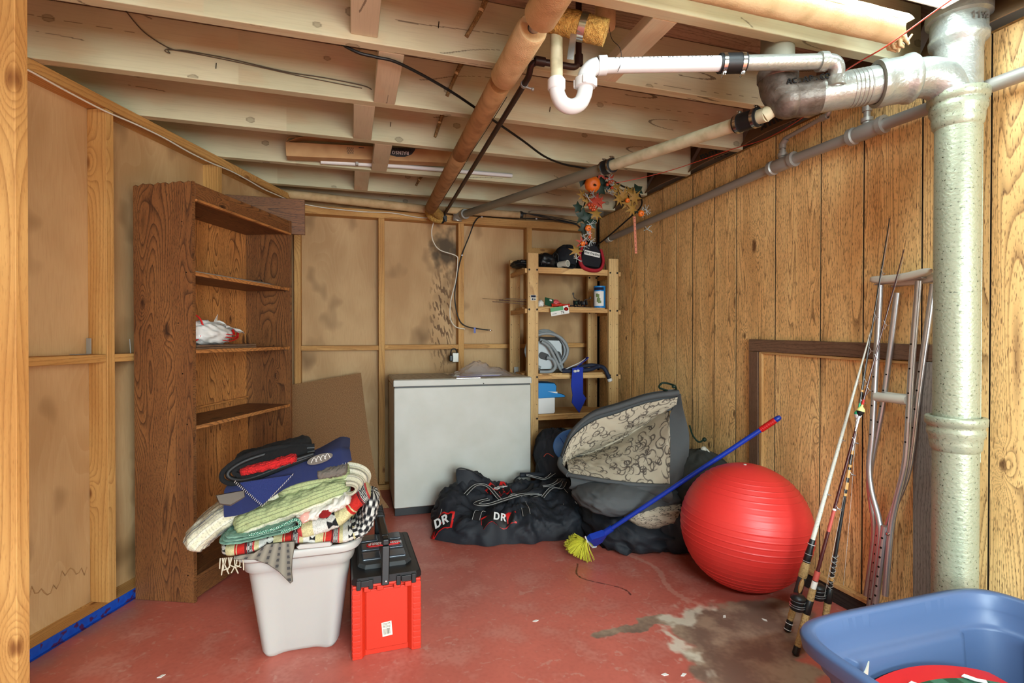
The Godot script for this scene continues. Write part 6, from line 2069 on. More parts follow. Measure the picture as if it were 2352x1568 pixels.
	var cn := thing("blue_can", V(1.848, T, -3.68), "tall blue can with a picture label on the second shelf", "can")
	g = G.new()
	g.lathe([V2(0.001, 0), V2(0.045, 0.0), V2(0.0475, 0.004), V2(0.046, 0.008), V2(0.046, 0.16), V2(0.0475, 0.164), V2(0.045, 0.169), V2(0.042, 0.165), V2(0.001, 0.164)], 32, Transform3D(Basis(), V(1.852, T, -3.68)))
	part("can_body", g, M.blue_bright, cn)
	var lab := func(y0: float, y1: float, a0: float, a1: float, r: float) -> G:
		var q := G.new()
		q.sheet(12, 2, func(u, v):
			var a := lerpf(a0, a1, u)
			return V(1.852 + sin(a) * r, T + lerpf(y0, y1, v), -3.68 + cos(a) * r), 0.0)
		return q
	part("paper_label", lab.call(0.015, 0.128, -1.5, 0.25, 0.0468), M.paper, cn)
	part("dark_band", lab.call(0.136, 0.158, -1.5, 0.25, 0.0468), M.navy, cn)
	for q in [[0.045, 0.075, -0.95, -0.35], [0.06, 0.105, -0.8, -0.5], [0.035, 0.055, -0.75, -0.2], [0.082, 0.11, -1.1, -0.75]]:
		part("label_picture", lab.call(q[0], q[1], q[2], q[3], 0.0472), M.sage, cn)

	# ---- third shelf: machine with coiled hose, blue straps
	T = 0.891
	var mc := thing("hose_machine", V(1.40, T, -3.74), "pale grey machine wrapped in its own coiled grey hose", "machine")
	g = G.new()
	g.prism([V2(-0.13, 0.0), V2(0.125, 0.0), V2(0.14, 0.05), V2(0.13, 0.22), V2(0.10, 0.262), V2(-0.06, 0.268), V2(-0.12, 0.24)], 0.17, Transform3D(Basis(), V(1.42, T + 0.003, -3.75)), 0.025)
	part("housing", g, M.machine, mc)
	for q in [[1.385, T + 0.125, 0.055], [1.50, T + 0.125, 0.045]]:
		g = G.new()
		var cap := []
		for k in 20:
			var a := TAU * k / 20.0
			cap.append(V2(cos(a) * 0.026, sin(a) * 0.026 + (q[2] - 0.026) * signf(sin(a)) * 0.6))
		g.prism(cap, 0.006, Transform3D(Basis(Vector3.BACK, PI / 2 - 0.35 if q[0] < 1.45 else 0.5), V(q[0], q[1], -3.664)), 0.002)
		part("grip_recess", g, M.dark_grey, mc)
	g = G.new()
	for k in 3:
		var lp := []
		for i in 25:
			var a := -1.2 + 5.6 * i / 24.0
			lp.append(V(1.40 + cos(a) * (0.168 - 0.012 * k), T + 0.158 + sin(a) * (0.138 + 0.011 * k) + (0.014 if sin(a) < 0 else 0.0), -3.64 - 0.026 * k))
		g.tube(lp, 0.0115, 10)
	g.tube(curve([V(1.34, T + 0.25, -3.635), V(1.41, T + 0.225, -3.638), V(1.475, T + 0.15, -3.640), V(1.515, T + 0.06, -3.64), V(1.53, T + 0.013, -3.645)], 7), 0.0115, 10)
	g.tube(curve([V(1.345, T + 0.235, -3.612), V(1.40, T + 0.20, -3.615), V(1.45, T + 0.12, -3.618), V(1.50, T + 0.03, -3.625), V(1.53, T + 0.012, -3.64)], 7), 0.0115, 10)
	g.tube(curve([V(1.40, T + 0.115, -3.645), V(1.44, T + 0.10, -3.625), V(1.455, T + 0.05, -3.612), V(1.42, T + 0.014, -3.61), V(1.33, T + 0.013, -3.615)], 7), 0.0125, 10)
	part("coiled_hose", g, M.grey_hose, mc)
	var fb := thing("blue_strap", V(1.61, 0.62, -3.57), "royal blue webbing band with an arrow-shaped end hanging off the third shelf", "strap")
	g = G.new()
	g.prism([V2(-0.042, 0.33), V2(0.046, 0.33), V2(0.034, 0.13), V2(0.058, 0.095), V2(-0.006, -0.01), V2(-0.062, 0.075), V2(-0.052, 0.13), V2(-0.06, 0.2)], 0.005, Transform3D(Basis(Vector3.BACK, 0.07) * Basis(Vector3.RIGHT, 0.02), V(1.628, 0.605, -3.555)), 0.0015)
	part("hanging_band", g, M.blue_cloth, fb)
	g = G.new()
	g.sheet(14, 4, func(u, v): return V(1.585 + 0.13 * u + 0.07 * v * (1.0 - u), 0.925 + 0.018 * sin(u * 2.6) + 0.075 * u * u, -3.556 - 0.05 * u - 0.02 * sin(u * 5.0) - 0.05 * v), 0.004)
	g.sheet(8, 3, func(u, v): return V(1.57 + 0.03 * v + 0.09 * u, 0.925 + 0.012 * sin(u * PI), -3.552 - 0.08 * v), 0.004)
	part("folded_band", g, M.blue_cloth, fb)
	g = G.new()
	g.tube(curve([V(1.50, 0.905, -3.60), V(1.58, 0.935, -3.62), V(1.66, 0.965, -3.63), V(1.715, 1.0, -3.63)], 6), 0.004, 6)
	part("white_edge", g, M.white, fb)
	var pw := thing("blue_tube", V(1.7, 0.86, -3.56), "dark blue foam tube with a white cap drooping off the third shelf", "foam tube")
	g = G.new()
	g.tube(curve([V(1.505, 0.905, -3.60), V(1.60, 0.907, -3.585), V(1.72, 0.915, -3.58), V(1.80, 0.935, -3.60), V(1.835, 0.925, -3.575), V(1.86, 0.875, -3.56), V(1.875, 0.835, -3.555)], 7), 0.0155, 14)
	g.tube(curve([V(1.51, 0.908, -3.64), V(1.62, 0.925, -3.62), V(1.74, 0.945, -3.62), V(1.83, 0.935, -3.60)], 7), 0.0145, 14)
	part("foam", g, M.blue_dark, pw)
	g = G.new()
	g.lathe([V2(0.013, -0.004), V2(0.018, 0.0), V2(0.018, 0.018), V2(0.012, 0.022), V2(0.009, 0.019), V2(0.001, 0.019)], 16, axes(V(1.872, 0.843, -3.556), V(0.3, -0.9, 0.1)))
	part("white_cap", g, M.white, pw)
	g = G.new()
	g.ball(V(1.585, 0.907, -3.545), V(0.016, 0.011, 0.01), 10)
	g.ball(V(1.61, 0.91, -3.548), V(0.014, 0.010, 0.01), 10)
	one("white_knot", g, M.white, "small white knot beside the blue webbing band", "knot")

	# ---- lowest visible shelf
	T = 0.59
	var cl := thing("cooler_jug", V(1.39, T, -3.68), "small white and blue cooler jug on the lower shelf", "cooler")
	g = G.new()
	g.prism([V2(-0.075, -0.075), V2(0.075, -0.075), V2(0.085, -0.06), V2(0.085, 0.06), V2(0.075, 0.075), V2(-0.075, 0.075)], 0.125, Transform3D(Basis(Vector3.RIGHT, -PI / 2), V(1.375, T + 0.0645, -3.69)), 0.008)
	part("jug_body", g, M.white, cl)
	g = G.new()
	g.prism([V2(-0.08, 0.115), V2(0.155, 0.118), V2(0.165, 0.128), V2(0.15, 0.140), V2(0.09, 0.158), V2(0.092, 0.205), V2(0.075, 0.228), V2(-0.08, 0.236)], 0.155, Transform3D(Basis(), V(1.375, T, -3.69)), 0.004)
	part("jug_lid", g, M.blue_bright, cl)
	g = G.new()
	g.prism([V2(0.02, 0.166), V2(0.096, 0.150), V2(0.096, 0.162)], 0.003, Transform3D(Basis(), V(1.375, T, -3.611)))
	part("white_flash", g, M.white, cl)


# ---------------------------------------------------------------- totes, blankets and toolbox
func squarish(a: float, n: float) -> Vector2:
	var c := cos(a)
	var s := sin(a)
	return Vector2(signf(c) * pow(absf(c), 2.0 / n), signf(s) * pow(absf(s), 2.0 / n))


# soft roll along points: hh half height, dd half depth, rounded ends, wrinkled
func roll(g: G, pts: Array, hh: float, dd: float, s: int, wr := 0.006, us := 1.0, vs := 1.0, tilt := 0.0) -> void:
	var n := noise(s, 1.0, 3)
	var m := pts.size() - 1
	g.sheet(40, m * 3, func(u, v):
		var f: float = v * m
		var i := mini(int(f), m - 1)
		var c: Vector3 = pts[i].lerp(pts[i + 1], f - i)
		var e: float = pow(maxf(0.0, 1.0 - pow(absf(v * 2.0 - 1.0), 9.0)), 0.5)
		var a: float = TAU * u + tilt
		var q := squarish(a, 2.6)
		var w: float = wr * n.get_noise_3d(q.x * 3.0, q.y * 3.0, v * 9.0) * 2.0
		var t: Vector3 = (pts[mini(i + 2, m)] - pts[maxi(i - 1, 0)])
		var up := V(-t.y, t.x, 0.0).normalized()
		return c + up * q.y * (hh * e + w) + V(0, 0, q.x * (dd * e + w)), 0.0, us, vs, true)


func totes() -> void:
	var g: G
	# ---- white tote
	var wt := thing("white_tote", V(-0.17, 0, -2.24), "white plastic storage tote overflowing with folded blankets", "storage tote")
	var C := V(-0.178, 0, -2.235)
	var wall := func(u: float, y: float, inset: float) -> Vector3:
		var a := -TAU * u
		var q := squarish(a, 5.0)
		var t := y / 0.415
		var step := 0.0 if y < 0.335 else 0.012
		var A := lerpf(0.136, 0.192, t) + step - inset
		var B := lerpf(0.205, 0.255, t) + step - inset
		var wave := 0.030 * (1.0 - t * 0.75) * exp(-pow((fposmod(a + PI / 2 + PI, TAU) - PI) / 0.42, 2.0))
		wave += 0.030 * (1.0 - t * 0.75) * exp(-pow((fposmod(a - PI / 2 + PI, TAU) - PI) / 0.42, 2.0))
		return C + V(q.x * A, y, q.y * (B - wave * 1.2))
	g = G.new()
	var ys := [0.0, 0.006, 0.02, 0.08, 0.16, 0.24, 0.31, 0.334, 0.337, 0.36, 0.405]
	g.sheet(96, 10, func(u, v):
		var k := int(round(v * 10))
		var y: float = ys[k]
		return wall.call(u, y, 0.014 if k == 0 else (0.005 if k == 1 else 0.0)), 0.004, 1, 1, true)
	g.sheet(48, 1, func(u, v): return C + V(0, 0.004, 0) + (wall.call(u, 0.006, 0.016) - C) * V(v, 0.2, v), 0.0, 1, 1, true)
	part("tub", g, M.tote_white, wt)
	g = G.new()
	var rim := [[0.0, 0.388], [-0.018, 0.385], [-0.022, 0.392], [-0.020, 0.412], [-0.012, 0.417], [0.004, 0.414], [0.004, 0.39]]
	g.sheet(96, 6, func(u, v):
		var r = rim[int(round(v * 6))]
		return wall.call(u, r[1], r[0]), 0.0, 1, 1, true)
	part("rim", g, M.tote_white, wt)
	g = G.new()
	g.prism([V2(-0.055, -0.006), V2(0.05, -0.008), V2(0.058, 0.0), V2(0.05, 0.01), V2(-0.05, 0.012), V2(-0.062, 0.004)], 0.006, Transform3D(Basis(), V(-0.12, 0.425, -1.956)), 0.002)
	part("lit_slot_prism", g, M.tote_white, wt)  # raised white prism in place of the lit see-through handle slot

	# ---- fish tail hanging out over the rim
	g = G.new()
	var tail := [V2(-0.165, 0.06), V2(-0.10, 0.052), V2(-0.055, 0.03), V2(-0.02, 0.0), V2(0.015, -0.042), V2(0.024, -0.036), V2(0.02, 0.0), V2(0.022, 0.04), V2(0.032, 0.10), V2(-0.06, 0.10), V2(-0.10, 0.075), V2(-0.16, 0.072)]
	var P := PackedVector2Array(tail)
	var q := Geometry2D.triangulate_polygon(P)
	g.prism(tail, 0.006, Transform3D(Basis(Vector3.RIGHT, -0.10), V(-0.215, 0.352, -1.945)), 0.002)
	for k in g.uv.size(): g.uv[k] = Vector2(0.5 + g.uv[k].x * 3.2, 0.6 - g.uv[k].y * 4.0)
	one("fish_tail", g, M.fish, "grey spotted fish tail fin hanging over the white tote rim", "fish tail")
	# ---- serape: lower fold and the upper fold at the right
	var se := thing("striped_blanket", V(-0.17, 0.4, -2.1), "woven blanket with red, cream, black and white stripes on the white tote", "blanket")
	g = G.new()
	roll(g, curve([V(-0.435, 0.425, -2.10), V(-0.33, 0.433, -2.11), V(-0.22, 0.443, -2.12), V(-0.12, 0.443, -2.11), V(-0.02, 0.437, -2.10), V(0.055, 0.45, -2.12)], 5), 0.028, 0.145, 201, 0.004, 0.55, 1.0)
	for k in g.uv.size(): g.uv[k] = Vector2(g.uv[k].y * 1.25 + 0.02, g.uv[k].x)
	part("lower_fold", g, M.serape, se)
	g = G.new()
	roll(g, curve([V(-0.20, 0.468, -2.10), V(-0.10, 0.482, -2.11), V(-0.03, 0.505, -2.12), V(0.03, 0.555, -2.14), V(0.072, 0.575, -2.16)], 6), 0.034, 0.15, 202, 0.004, 0.5, 1.0)
	for k in g.uv.size(): g.uv[k] = Vector2(0.26 + g.uv[k].y * 0.40, g.uv[k].x)
	part("upper_fold", g, M.serape, se)
	g = G.new()
	roll(g, curve([V(0.0, 0.437, -2.06), V(0.045, 0.455, -2.07), V(0.068, 0.50, -2.09), V(0.082, 0.56, -2.12)], 6), 0.03, 0.10, 203, 0.004, 0.5, 1.0)
	for k in g.uv.size(): g.uv[k] = Vector2(0.245 + g.uv[k].y * 0.04, g.uv[k].x)
	part("edge_fold", g, M.serape, se)
	g = G.new()
	for k in 12:
		var x := -0.42 + 0.006 * k
		g.tube([V(x, 0.415, -1.965), V(x + 0.006 * sin(k * 1.9), 0.39 + 0.006 * cos(k * 2.3), -1.957), V(x + 0.014 * sin(k * 2.9), 0.372 + 0.012 * cos(k * 1.3), -1.955)], 0.0022, 5)
	part("fringe", g, M.fleece_cream, se).set_meta("kind", "stuff")
	# ---- green printed cloth, folded thin
	var gc := thing("green_cloth", V(-0.33, 0.47, -2.05), "thin green and white spotted cloth folded under the pale quilt", "cloth")
	for k in 3:
		g = G.new()
		roll(g, curve([V(-0.435 + 0.01 * k, 0.462 + 0.010 * k, -2.06), V(-0.35, 0.462 + 0.010 * k, -2.06), V(-0.26, 0.478 + 0.011 * k, -2.05), V(-0.185, 0.488 + 0.012 * k, -2.05)], 5), 0.0065, 0.10, 210 + k, 0.003, 1.0, 1.6)
		part("fold", g, M.green_print, gc)
	g = G.new()
	g.tube(curve([V(-0.33, 0.487, -1.953), V(-0.25, 0.502, -1.948), V(-0.19, 0.525, -1.95), V(-0.172, 0.518, -1.95), V(-0.175, 0.50, -1.95), V(-0.23, 0.490, -1.948)], 6), 0.006, 8)
	part("folded_edge", g, M.green_print, gc)
	# ---- holiday cloth
	var hc := thing("holiday_cloth", V(-0.10, 0.5, -2.02), "white cloth with pink and red patches between striped blanket and quilt", "cloth")
	g = G.new()
	roll(g, curve([V(-0.19, 0.512, -2.05), V(-0.12, 0.53, -2.04), V(-0.05, 0.553, -2.04), V(0.0, 0.575, -2.05)], 5), 0.022, 0.085, 221, 0.006, 1, 1)
	part("cloth_fold", g, M.white_cloth, hc)
	g = G.new()
	g.ball(V(-0.155, 0.522, -1.975), V(0.032, 0.017, 0.02), 14, Basis(Vector3.BACK, 0.4))
	part("pink_patch", g, M.pink_cloth, hc)
	g = G.new()
	g.ball(V(-0.088, 0.533, -1.963), V(0.024, 0.015, 0.018), 14, Basis(Vector3.BACK, 0.25))
	part("red_patch", g, M.fleece_red, hc)
	# ---- pale green quilt
	var qt := thing("pale_quilt", V(-0.2, 0.48, -2.1), "pale green stitched quilt with grey striped border, folded in the pile", "quilt")
	g = G.new()
	roll(g, curve([V(-0.385, 0.487, -2.05), V(-0.33, 0.512, -2.05), V(-0.25, 0.535, -2.05), V(-0.17, 0.56, -2.05), V(-0.08, 0.585, -2.06), V(0.0, 0.60, -2.08)], 6), 0.044, 0.075, 231, 0.005, 1, 1)
	for k in g.uv.size(): g.uv[k] = Vector2(fposmod(g.uv[k].x + 0.25, 1.0) * 0.55 + 0.08 if fposmod(g.uv[k].x + 0.25, 1.0) < 0.98 else 0.62, g.uv[k].y)
	part("front_roll", g, M.quilt, qt)
	g = G.new()
	roll(g, curve([V(-0.525, 0.43, -2.10), V(-0.49, 0.475, -2.12), V(-0.41, 0.53, -2.15), V(-0.30, 0.575, -2.17), V(-0.17, 0.605, -2.18), V(-0.05, 0.62, -2.18)], 6), 0.046, 0.13, 232, 0.005, 1, 1)
	for k in g.uv.size(): g.uv[k] = Vector2(absf(g.uv[k].x * 2.0 - 1.0) * 0.2, g.uv[k].y)
	part("left_fold", g, M.quilt, qt)
	g = G.new()
	roll(g, curve([V(-0.26, 0.60, -2.11), V(-0.17, 0.618, -2.11), V(-0.08, 0.63, -2.12), V(0.0, 0.63, -2.14)], 6), 0.035, 0.09, 233, 0.005, 1, 1)
	for k in g.uv.size(): g.uv[k] = Vector2(0.25 + g.uv[k].x * 0.5, g.uv[k].y * 0.6)
	part("top_fold", g, M.quilt, qt)
	g = G.new()
	g.sheet(20, 24, func(u, v):
		var a: float = -1.75 + 3.5 * v
		var r: float = 0.028 + 0.058 * u
		return V(-0.01 + cos(a) * r * 1.15 - 0.01 * u, 0.598 + sin(a) * r * 0.72 + 0.006 * sin(u * 20.0), -2.0 - 0.16 * u), 0.008, 1, 1)
	for k in g.uv.size(): g.uv[k] = Vector2(g.uv[k].x * 0.2, g.uv[k].y)
	part("striped_end", g, M.quilt, qt)
	# ---- navy blanket on top, with a corner hanging down in front
	var nb := thing("navy_blanket", V(-0.2, 0.64, -2.1), "royal blue fleece throw with grey emblem and stitched edge on the pile", "blanket")
	g = G.new()
	g.sheet(26, 12, func(u, v):
		var top := [V(-0.415, 0.625, -2.0), V(-0.32, 0.648, -2.0), V(-0.22, 0.682, -2.01), V(-0.12, 0.708, -2.03), V(-0.04, 0.735, -2.06), V(-0.005, 0.725, -2.09)]
		var f: float = u * 5.0
		var i := mini(int(f), 4)
		var c: Vector3 = top[i].lerp(top[i + 1], f - i)
		var drop: float = 0.075 - 0.03 * u + 0.012 * sin(u * 11.0)
		if v < 0.5: return c + V(0, 0.006 * sin(v * 5.0 + u * 9.0), -0.22 * (1.0 - v * 2.0))
		return c + V(0.012 * (v - 0.5), -drop * (v - 0.5) * 2.0, 0.035 * sin((v - 0.5) * PI) - 0.01), 0.006)
	part("throw", g, M.fleece_blue, nb)
	g = G.new()
	g.prism([V2(-0.09, 0.07), V2(0.085, 0.085), V2(0.07, 0.06), V2(0.0, 0.0), V2(-0.02, -0.015), V2(-0.05, 0.02)], 0.006, Transform3D(Basis(Vector3.RIGHT, -0.2), V(-0.275, 0.595, -1.962)), 0.002)
	part("hanging_corner", g, M.fleece_blue, nb)
	g = G.new()
	g.prism([V2(-0.05, 0.02), V2(0.04, 0.03), V2(0.045, 0.005), V2(0.0, -0.02), V2(-0.035, -0.012)], 0.012, Transform3D(Basis(Vector3.RIGHT, -0.5), V(-0.39, 0.603, -1.985)), 0.003)
	part("grey_corner", g, M.fleece_grey, nb)
	g = G.new()
	var em := []
	for k in 20: em.append(V2(cos(TAU * k / 20.0) * 0.045, sin(TAU * k / 20.0) * 0.016))
	g.prism(em, 0.003, Transform3D(Basis(Vector3.BACK, 0.27) * Basis(Vector3.RIGHT, -0.3), V(-0.105, 0.722, -1.995)))
	part("emblem", g, M.fleece_grey, nb, "grey oval emblem")
	g = G.new()
	for k in 4: g.tube(curve([V(-0.135 + 0.015 * k, 0.710 + 0.004 * k, -1.991), V(-0.125 + 0.015 * k, 0.728 + 0.004 * k, -1.992), V(-0.115 + 0.015 * k, 0.712 + 0.004 * k, -1.991)], 4), 0.0016, 5)
	part("emblem_lines", g, M.stitch, nb).set_meta("kind", "stuff")
	g = G.new()
	for k in 34:
		var t := k / 33.0
		var a: Vector3
		if t < 0.55: a = V(-0.375, 0.668, -1.952).lerp(V(-0.29, 0.578, -1.962), t / 0.55)
		else: a = V(-0.29, 0.578, -1.958).lerp(V(-0.195, 0.678, -1.962), (t - 0.55) / 0.45)
		a.z = -1.957
		g.tube([a, a + V(0.004, 0.007, 0.001)], 0.0011, 4)
	for k in 40:
		var t := k / 39.0
		var top2 := V(-0.40, 0.655 - 0.072, -1.995).lerp(V(-0.02, 0.735 - 0.05, -2.05), t)
		g.tube([top2 + V(0, 0.0, 0.012), top2 + V(0.003, 0.008, 0.014)], 0.0011, 4)
	part("edge_stitch", g, M.stitch, nb).set_meta("kind", "stuff")
	g = G.new()
	roll(g, curve([V(-0.12, 0.66, -2.05), V(-0.06, 0.665, -2.05), V(-0.01, 0.668, -2.07)], 5), 0.02, 0.06, 244, 0.004)
	part("under_fold", g, M.fleece_grey, nb)
	# ---- rolled black and red blanket
	var rb := thing("black_red_blanket", V(-0.28, 0.64, -2.1), "rolled dark blanket with red lining on top of the pile", "blanket")
	for k in 4:
		g = G.new()
		var o := 0.013 * k
		g.tube(curve([V(-0.13, 0.752 - o * 0.5, -2.09), V(-0.25, 0.757 - o, -2.07), V(-0.36 + o * 0.6, 0.735 - o, -2.05), V(-0.425 + o * 1.4, 0.69, -2.04), V(-0.42 + o * 1.5, 0.655 + o * 0.8, -2.035), V(-0.36 + o, 0.648 + o * 0.9, -2.03), V(-0.25, 0.685 + o * 0.4, -2.035), V(-0.13, 0.722 + o * 0.2, -2.05)], 7), 0.0085, 8)
		part("rolled_layer", g, M.black_knit if k % 2 == 0 else M.black, rb)
	g = G.new()
	roll(g, curve([V(-0.40, 0.688, -2.13), V(-0.33, 0.70, -2.13), V(-0.24, 0.722, -2.13), V(-0.14, 0.738, -2.15)], 5), 0.045, 0.085, 246, 0.004)
	part("roll_body", g, M.black_knit, rb)
	g = G.new()
	roll(g, curve([V(-0.372, 0.684, -2.04), V(-0.32, 0.694, -2.035), V(-0.24, 0.712, -2.035), V(-0.185, 0.725, -2.04)], 5), 0.014, 0.03, 247, 0.004)
	part("red_lining", g, M.fleece_red, rb)

	# ---- red toolbox
	var tb := thing("toolbox", V(0.11, 0, -2.145), "red toolbox with a dark organiser lid and upright carrying handle", "toolbox")
	var X := turned(V(0.122, 0, -2.15), 1.2)
	g = G.new()
	g.T = X
	var plan := [V2(-0.122, -0.205), V2(0.122, -0.205), V2(0.122, 0.205), V2(0.088, 0.205), V2(0.076, 0.186), V2(-0.076, 0.186), V2(-0.088, 0.205), V2(-0.122, 0.205)]
	# plan is drawn looking down: y of the outline becomes +z
	g.prism(plan, 0.255, Transform3D(Basis(V(1, 0, 0), V(0, 0, 1), V(0, -1, 0)), V(0, 0.1285, 0)), 0.004)
	g.box(V(0, 0.132, 0.188), V(0.15, 0.22, 0.006), 0.004)
	part("body", g, M.toolbox_red, tb)
	for s in [-1, 1]:
		g = G.new()
		g.T = X
		for k in 11:
			g.box(V(s * 0.107, 0.02 + 0.021 * k, 0.2045), V(0.03, 0.0165, 0.004), 0.0015)
			g.box(V(s * 0.122, 0.02 + 0.021 * k, 0.17), V(0.004, 0.0165, 0.06), 0.0015)
		part("corner_ribs", g, M.toolbox_red, tb).set_meta("kind", "stuff")
	g = G.new()
	g.T = X
	g.box(V(0, 0.262, 0), V(0.246, 0.012, 0.412), 0.004)
	for x in [-0.07, -0.025, 0.035, 0.075]: g.box(V(x, 0.252, 0.206), V(0.024, 0.018, 0.008), 0.002)
	part("upper_lip", g, M.toolbox_red, tb)
	g = G.new()
	g.T = X
	g.prism([V2(-0.124, -0.20), V2(-0.11, -0.207), V2(0.11, -0.207), V2(0.124, -0.20), V2(0.124, 0.20), V2(0.105, 0.21), V2(-0.105, 0.21), V2(-0.124, 0.20)], 0.026, Transform3D(Basis(V(1, 0, 0), V(0, 0, 1), V(0, -1, 0)), V(0, 0.281, 0)), 0.006)
	for x in [-0.10, -0.058, 0.04, 0.095]:
		g.box(V(x, 0.272, 0.211), V(0.016, 0.034, 0.01), 0.002)
	g.box(V(-0.078, 0.276, 0.212), V(0.03, 0.022, 0.008), 0.002)
	g.box(V(0.068, 0.276, 0.212), V(0.036, 0.022, 0.008), 0.002)
	part("lid", g, M.black_plastic, tb)
	g = G.new()
	g.T = X
	g.prism([V2(-0.085, -0.165), V2(0.085, -0.165), V2(0.10, -0.15), V2(0.10, 0.12), V2(0.075, 0.15), V2(-0.075, 0.15), V2(-0.10, 0.12), V2(-0.10, -0.15)], 0.018, Transform3D(Basis(V(1, 0, 0), V(0, 0, 1), V(0, -1, 0)), V(0, 0.30, -0.01)), 0.007)
	part("organiser_cover", g, M.dark_grey, tb)
	for i in 3:
		for s in [-1, 1]:
			g = G.new()
			g.T = X
			g.box(V(s * 0.047, 0.3095, -0.125 + 0.092 * i), V(0.072, 0.012, 0.07), 0.009)
			part("clear_bin", g, M.smoke, tb)
	g = G.new()
	g.T = X
	var bad := []
	for k in 16:
		var a := TAU * k / 16.0
		bad.append(V2(cos(a) * 0.018 + signf(cos(a)) * 0.05, sin(a) * 0.018))
	g.prism(bad, 0.004, Transform3D(Basis(V(1, 0, 0), V(0, 0, -1), V(0, 1, 0)), V(0.006, 0.3175, -0.034)), 0.001)
	var bd := part("badge", g, M.red, tb, "red badge")
	g = G.new()
	g.T = X
	var up := Transform3D(Basis(V(-1, 0, 0), V(0, 0, 1), V(0, 1, 0)), V(0.012, 0.3205, -0.030))
	g.text("Milwaukee", 0.024, up, 0.0006, true, "Droid Serif")
	g.text("PACKOUT", 0.012, Transform3D(up.basis, V(-0.02, 0.3205, -0.045)), 0.0006)
	part("badge_print", g, M.white, bd)
	g = G.new()
	g.T = X
	g.board(V(-0.008, 0.262, 0.213), V(-0.004, 0.40, 0.20), 0.028, 0.016, V(1, 0, 0), 0.004)
	g.board(V(-0.004, 0.262, -0.213), V(-0.004, 0.40, -0.20), 0.028, 0.016, V(1, 0, 0), 0.004)
	g.board(V(-0.004, 0.412, 0.207), V(-0.004, 0.412, -0.207), 0.030, 0.028, V(1, 0, 0), 0.008)
	g.box(V(-0.004, 0.424, 0.11), V(0.026, 0.01, 0.12), 0.004)
	for k in 7:
		g.box(V(-0.004, 0.428, -0.05 - 0.02 * k), V(0.030, 0.006, 0.006), 0.001)
	g.box(V(-0.019, 0.428, -0.11), V(0.003, 0.008, 0.15), 0.001)
	g.box(V(0.011, 0.428, -0.11), V(0.003, 0.008, 0.15), 0.001)
	part("carry_handle", g, M.black_plastic, tb)
	g = G.new()
	g.T = X
	g.lathe([V2(0.004, 0), V2(0.004, 0.002), V2(0.0001, 0.003)], 10, axes(V(-0.006, 0.277, 0.221), V(0, 0, 1)))
	part("pivot_pin", g, M.chrome, tb)
	g = G.new()
	g.T = X
	g.T = X * Transform3D(Basis(Vector3.BACK, 0.08), V(0.0, 0.09, 0.1915))
	g.quad(V(-0.018, -0.026, 0.0008), V(0.018, -0.026, 0.0008), V(0.018, 0.026, 0.0008), V(-0.018, 0.026, 0.0008), V2(0, 1), V2(1, 1), V2(1, 0), V2(0, 0))
	g.box(V(0, 0, 0.0002), V(0.036, 0.052, 0.0008), 0.0)
	part("barcode_sticker", g, M.barcode, tb)

	# ---- big blue tote in the near corner
	var bt := thing("blue_tote", V(1.47, 0, -0.78), "large open blue plastic storage tote in the near right corner", "storage tote")
	var D := V(1.472, 0, -0.79)
	var bw := func(u: float, y: float, inset: float) -> Vector3:
		var a := -TAU * u
		var q2 := squarish(a, 6.5)
		var t := y / 0.40
		var st := 0.0
		if y < 0.317: st = 0.012
		if y < 0.305:
			var k := absf(fposmod(a / (PI / 2) + 0.5, 1.0) - 0.5)
			if k < 0.14: st = 0.030
		var A := lerpf(0.30, 0.365, t) - st - inset
		var B := lerpf(0.235, 0.295, t) - st - inset
		return D + V(q2.x * A, y, q2.y * B)
	var by := [0.0, 0.006, 0.02, 0.1, 0.2, 0.30, 0.307, 0.314, 0.320, 0.36, 0.395]
	g = G.new()
	g.sheet(180, 10, func(u, v):
		var k := int(round(v * 10))
		return bw.call(u, by[k], 0.014 if k == 0 else (0.004 if k == 1 else 0.0)), 0.004, 1, 1, true)
	g.sheet(48, 1, func(u, v): return D + V(0, 0.005, 0) + (bw.call(u, 0.02, 0.004) - D) * V(v, 0.0, v), 0.0, 1, 1, true)
	part("tub", g, M.tote_blue, bt)
	g = G.new()
	var br := [[0.004, 0.36], [0.004, 0.398], [-0.004, 0.405], [-0.020, 0.402], [-0.026, 0.392], [-0.026, 0.362], [-0.022, 0.360], [-0.018, 0.385], [0.0, 0.39]]
	g.sheet(120, 8, func(u, v):
		var r = br[8 - int(round(v * 8))]
		return bw.call(u, r[1], r[0]), 0.0, 1, 1, true)
	part("rim", g, M.tote_blue, bt)
	for z in [-0.72, -0.86]:
		g = G.new()
		g.prism([V2(0, 0.25), V2(-0.03, 0.315), V2(-0.03, 0.36), V2(0, 0.36)], 0.008, Transform3D(Basis(), V(1.115, 0, z)), 0.002)
		part("handle_rib", g, M.tote_blue, bt)
	# wrapped box inside
	var gb := thing("festive_box", V(1.46, 0.01, -0.8), "red and green striped box lying inside the blue tote", "box")
	g = G.new()
	g.box(V(1.435, 0.125, -0.79), V(0.40, 0.23, 0.39), 0.006, Basis(Vector3.UP, -0.06))
	part("carton", g, M.red, gb)
	g = G.new()
	g.sheet(24, 8, func(u, v): return V(lerpf(1.215, 1.655, u), 0.246 + 0.034 * pow(sin(PI * u), 0.6) - 0.02 * v, lerpf(-1.0, -0.6, v) - 0.03 * sin(PI * u) + 0.05 * u), 0.003)
	part("red_flap", g, M.red, gb)
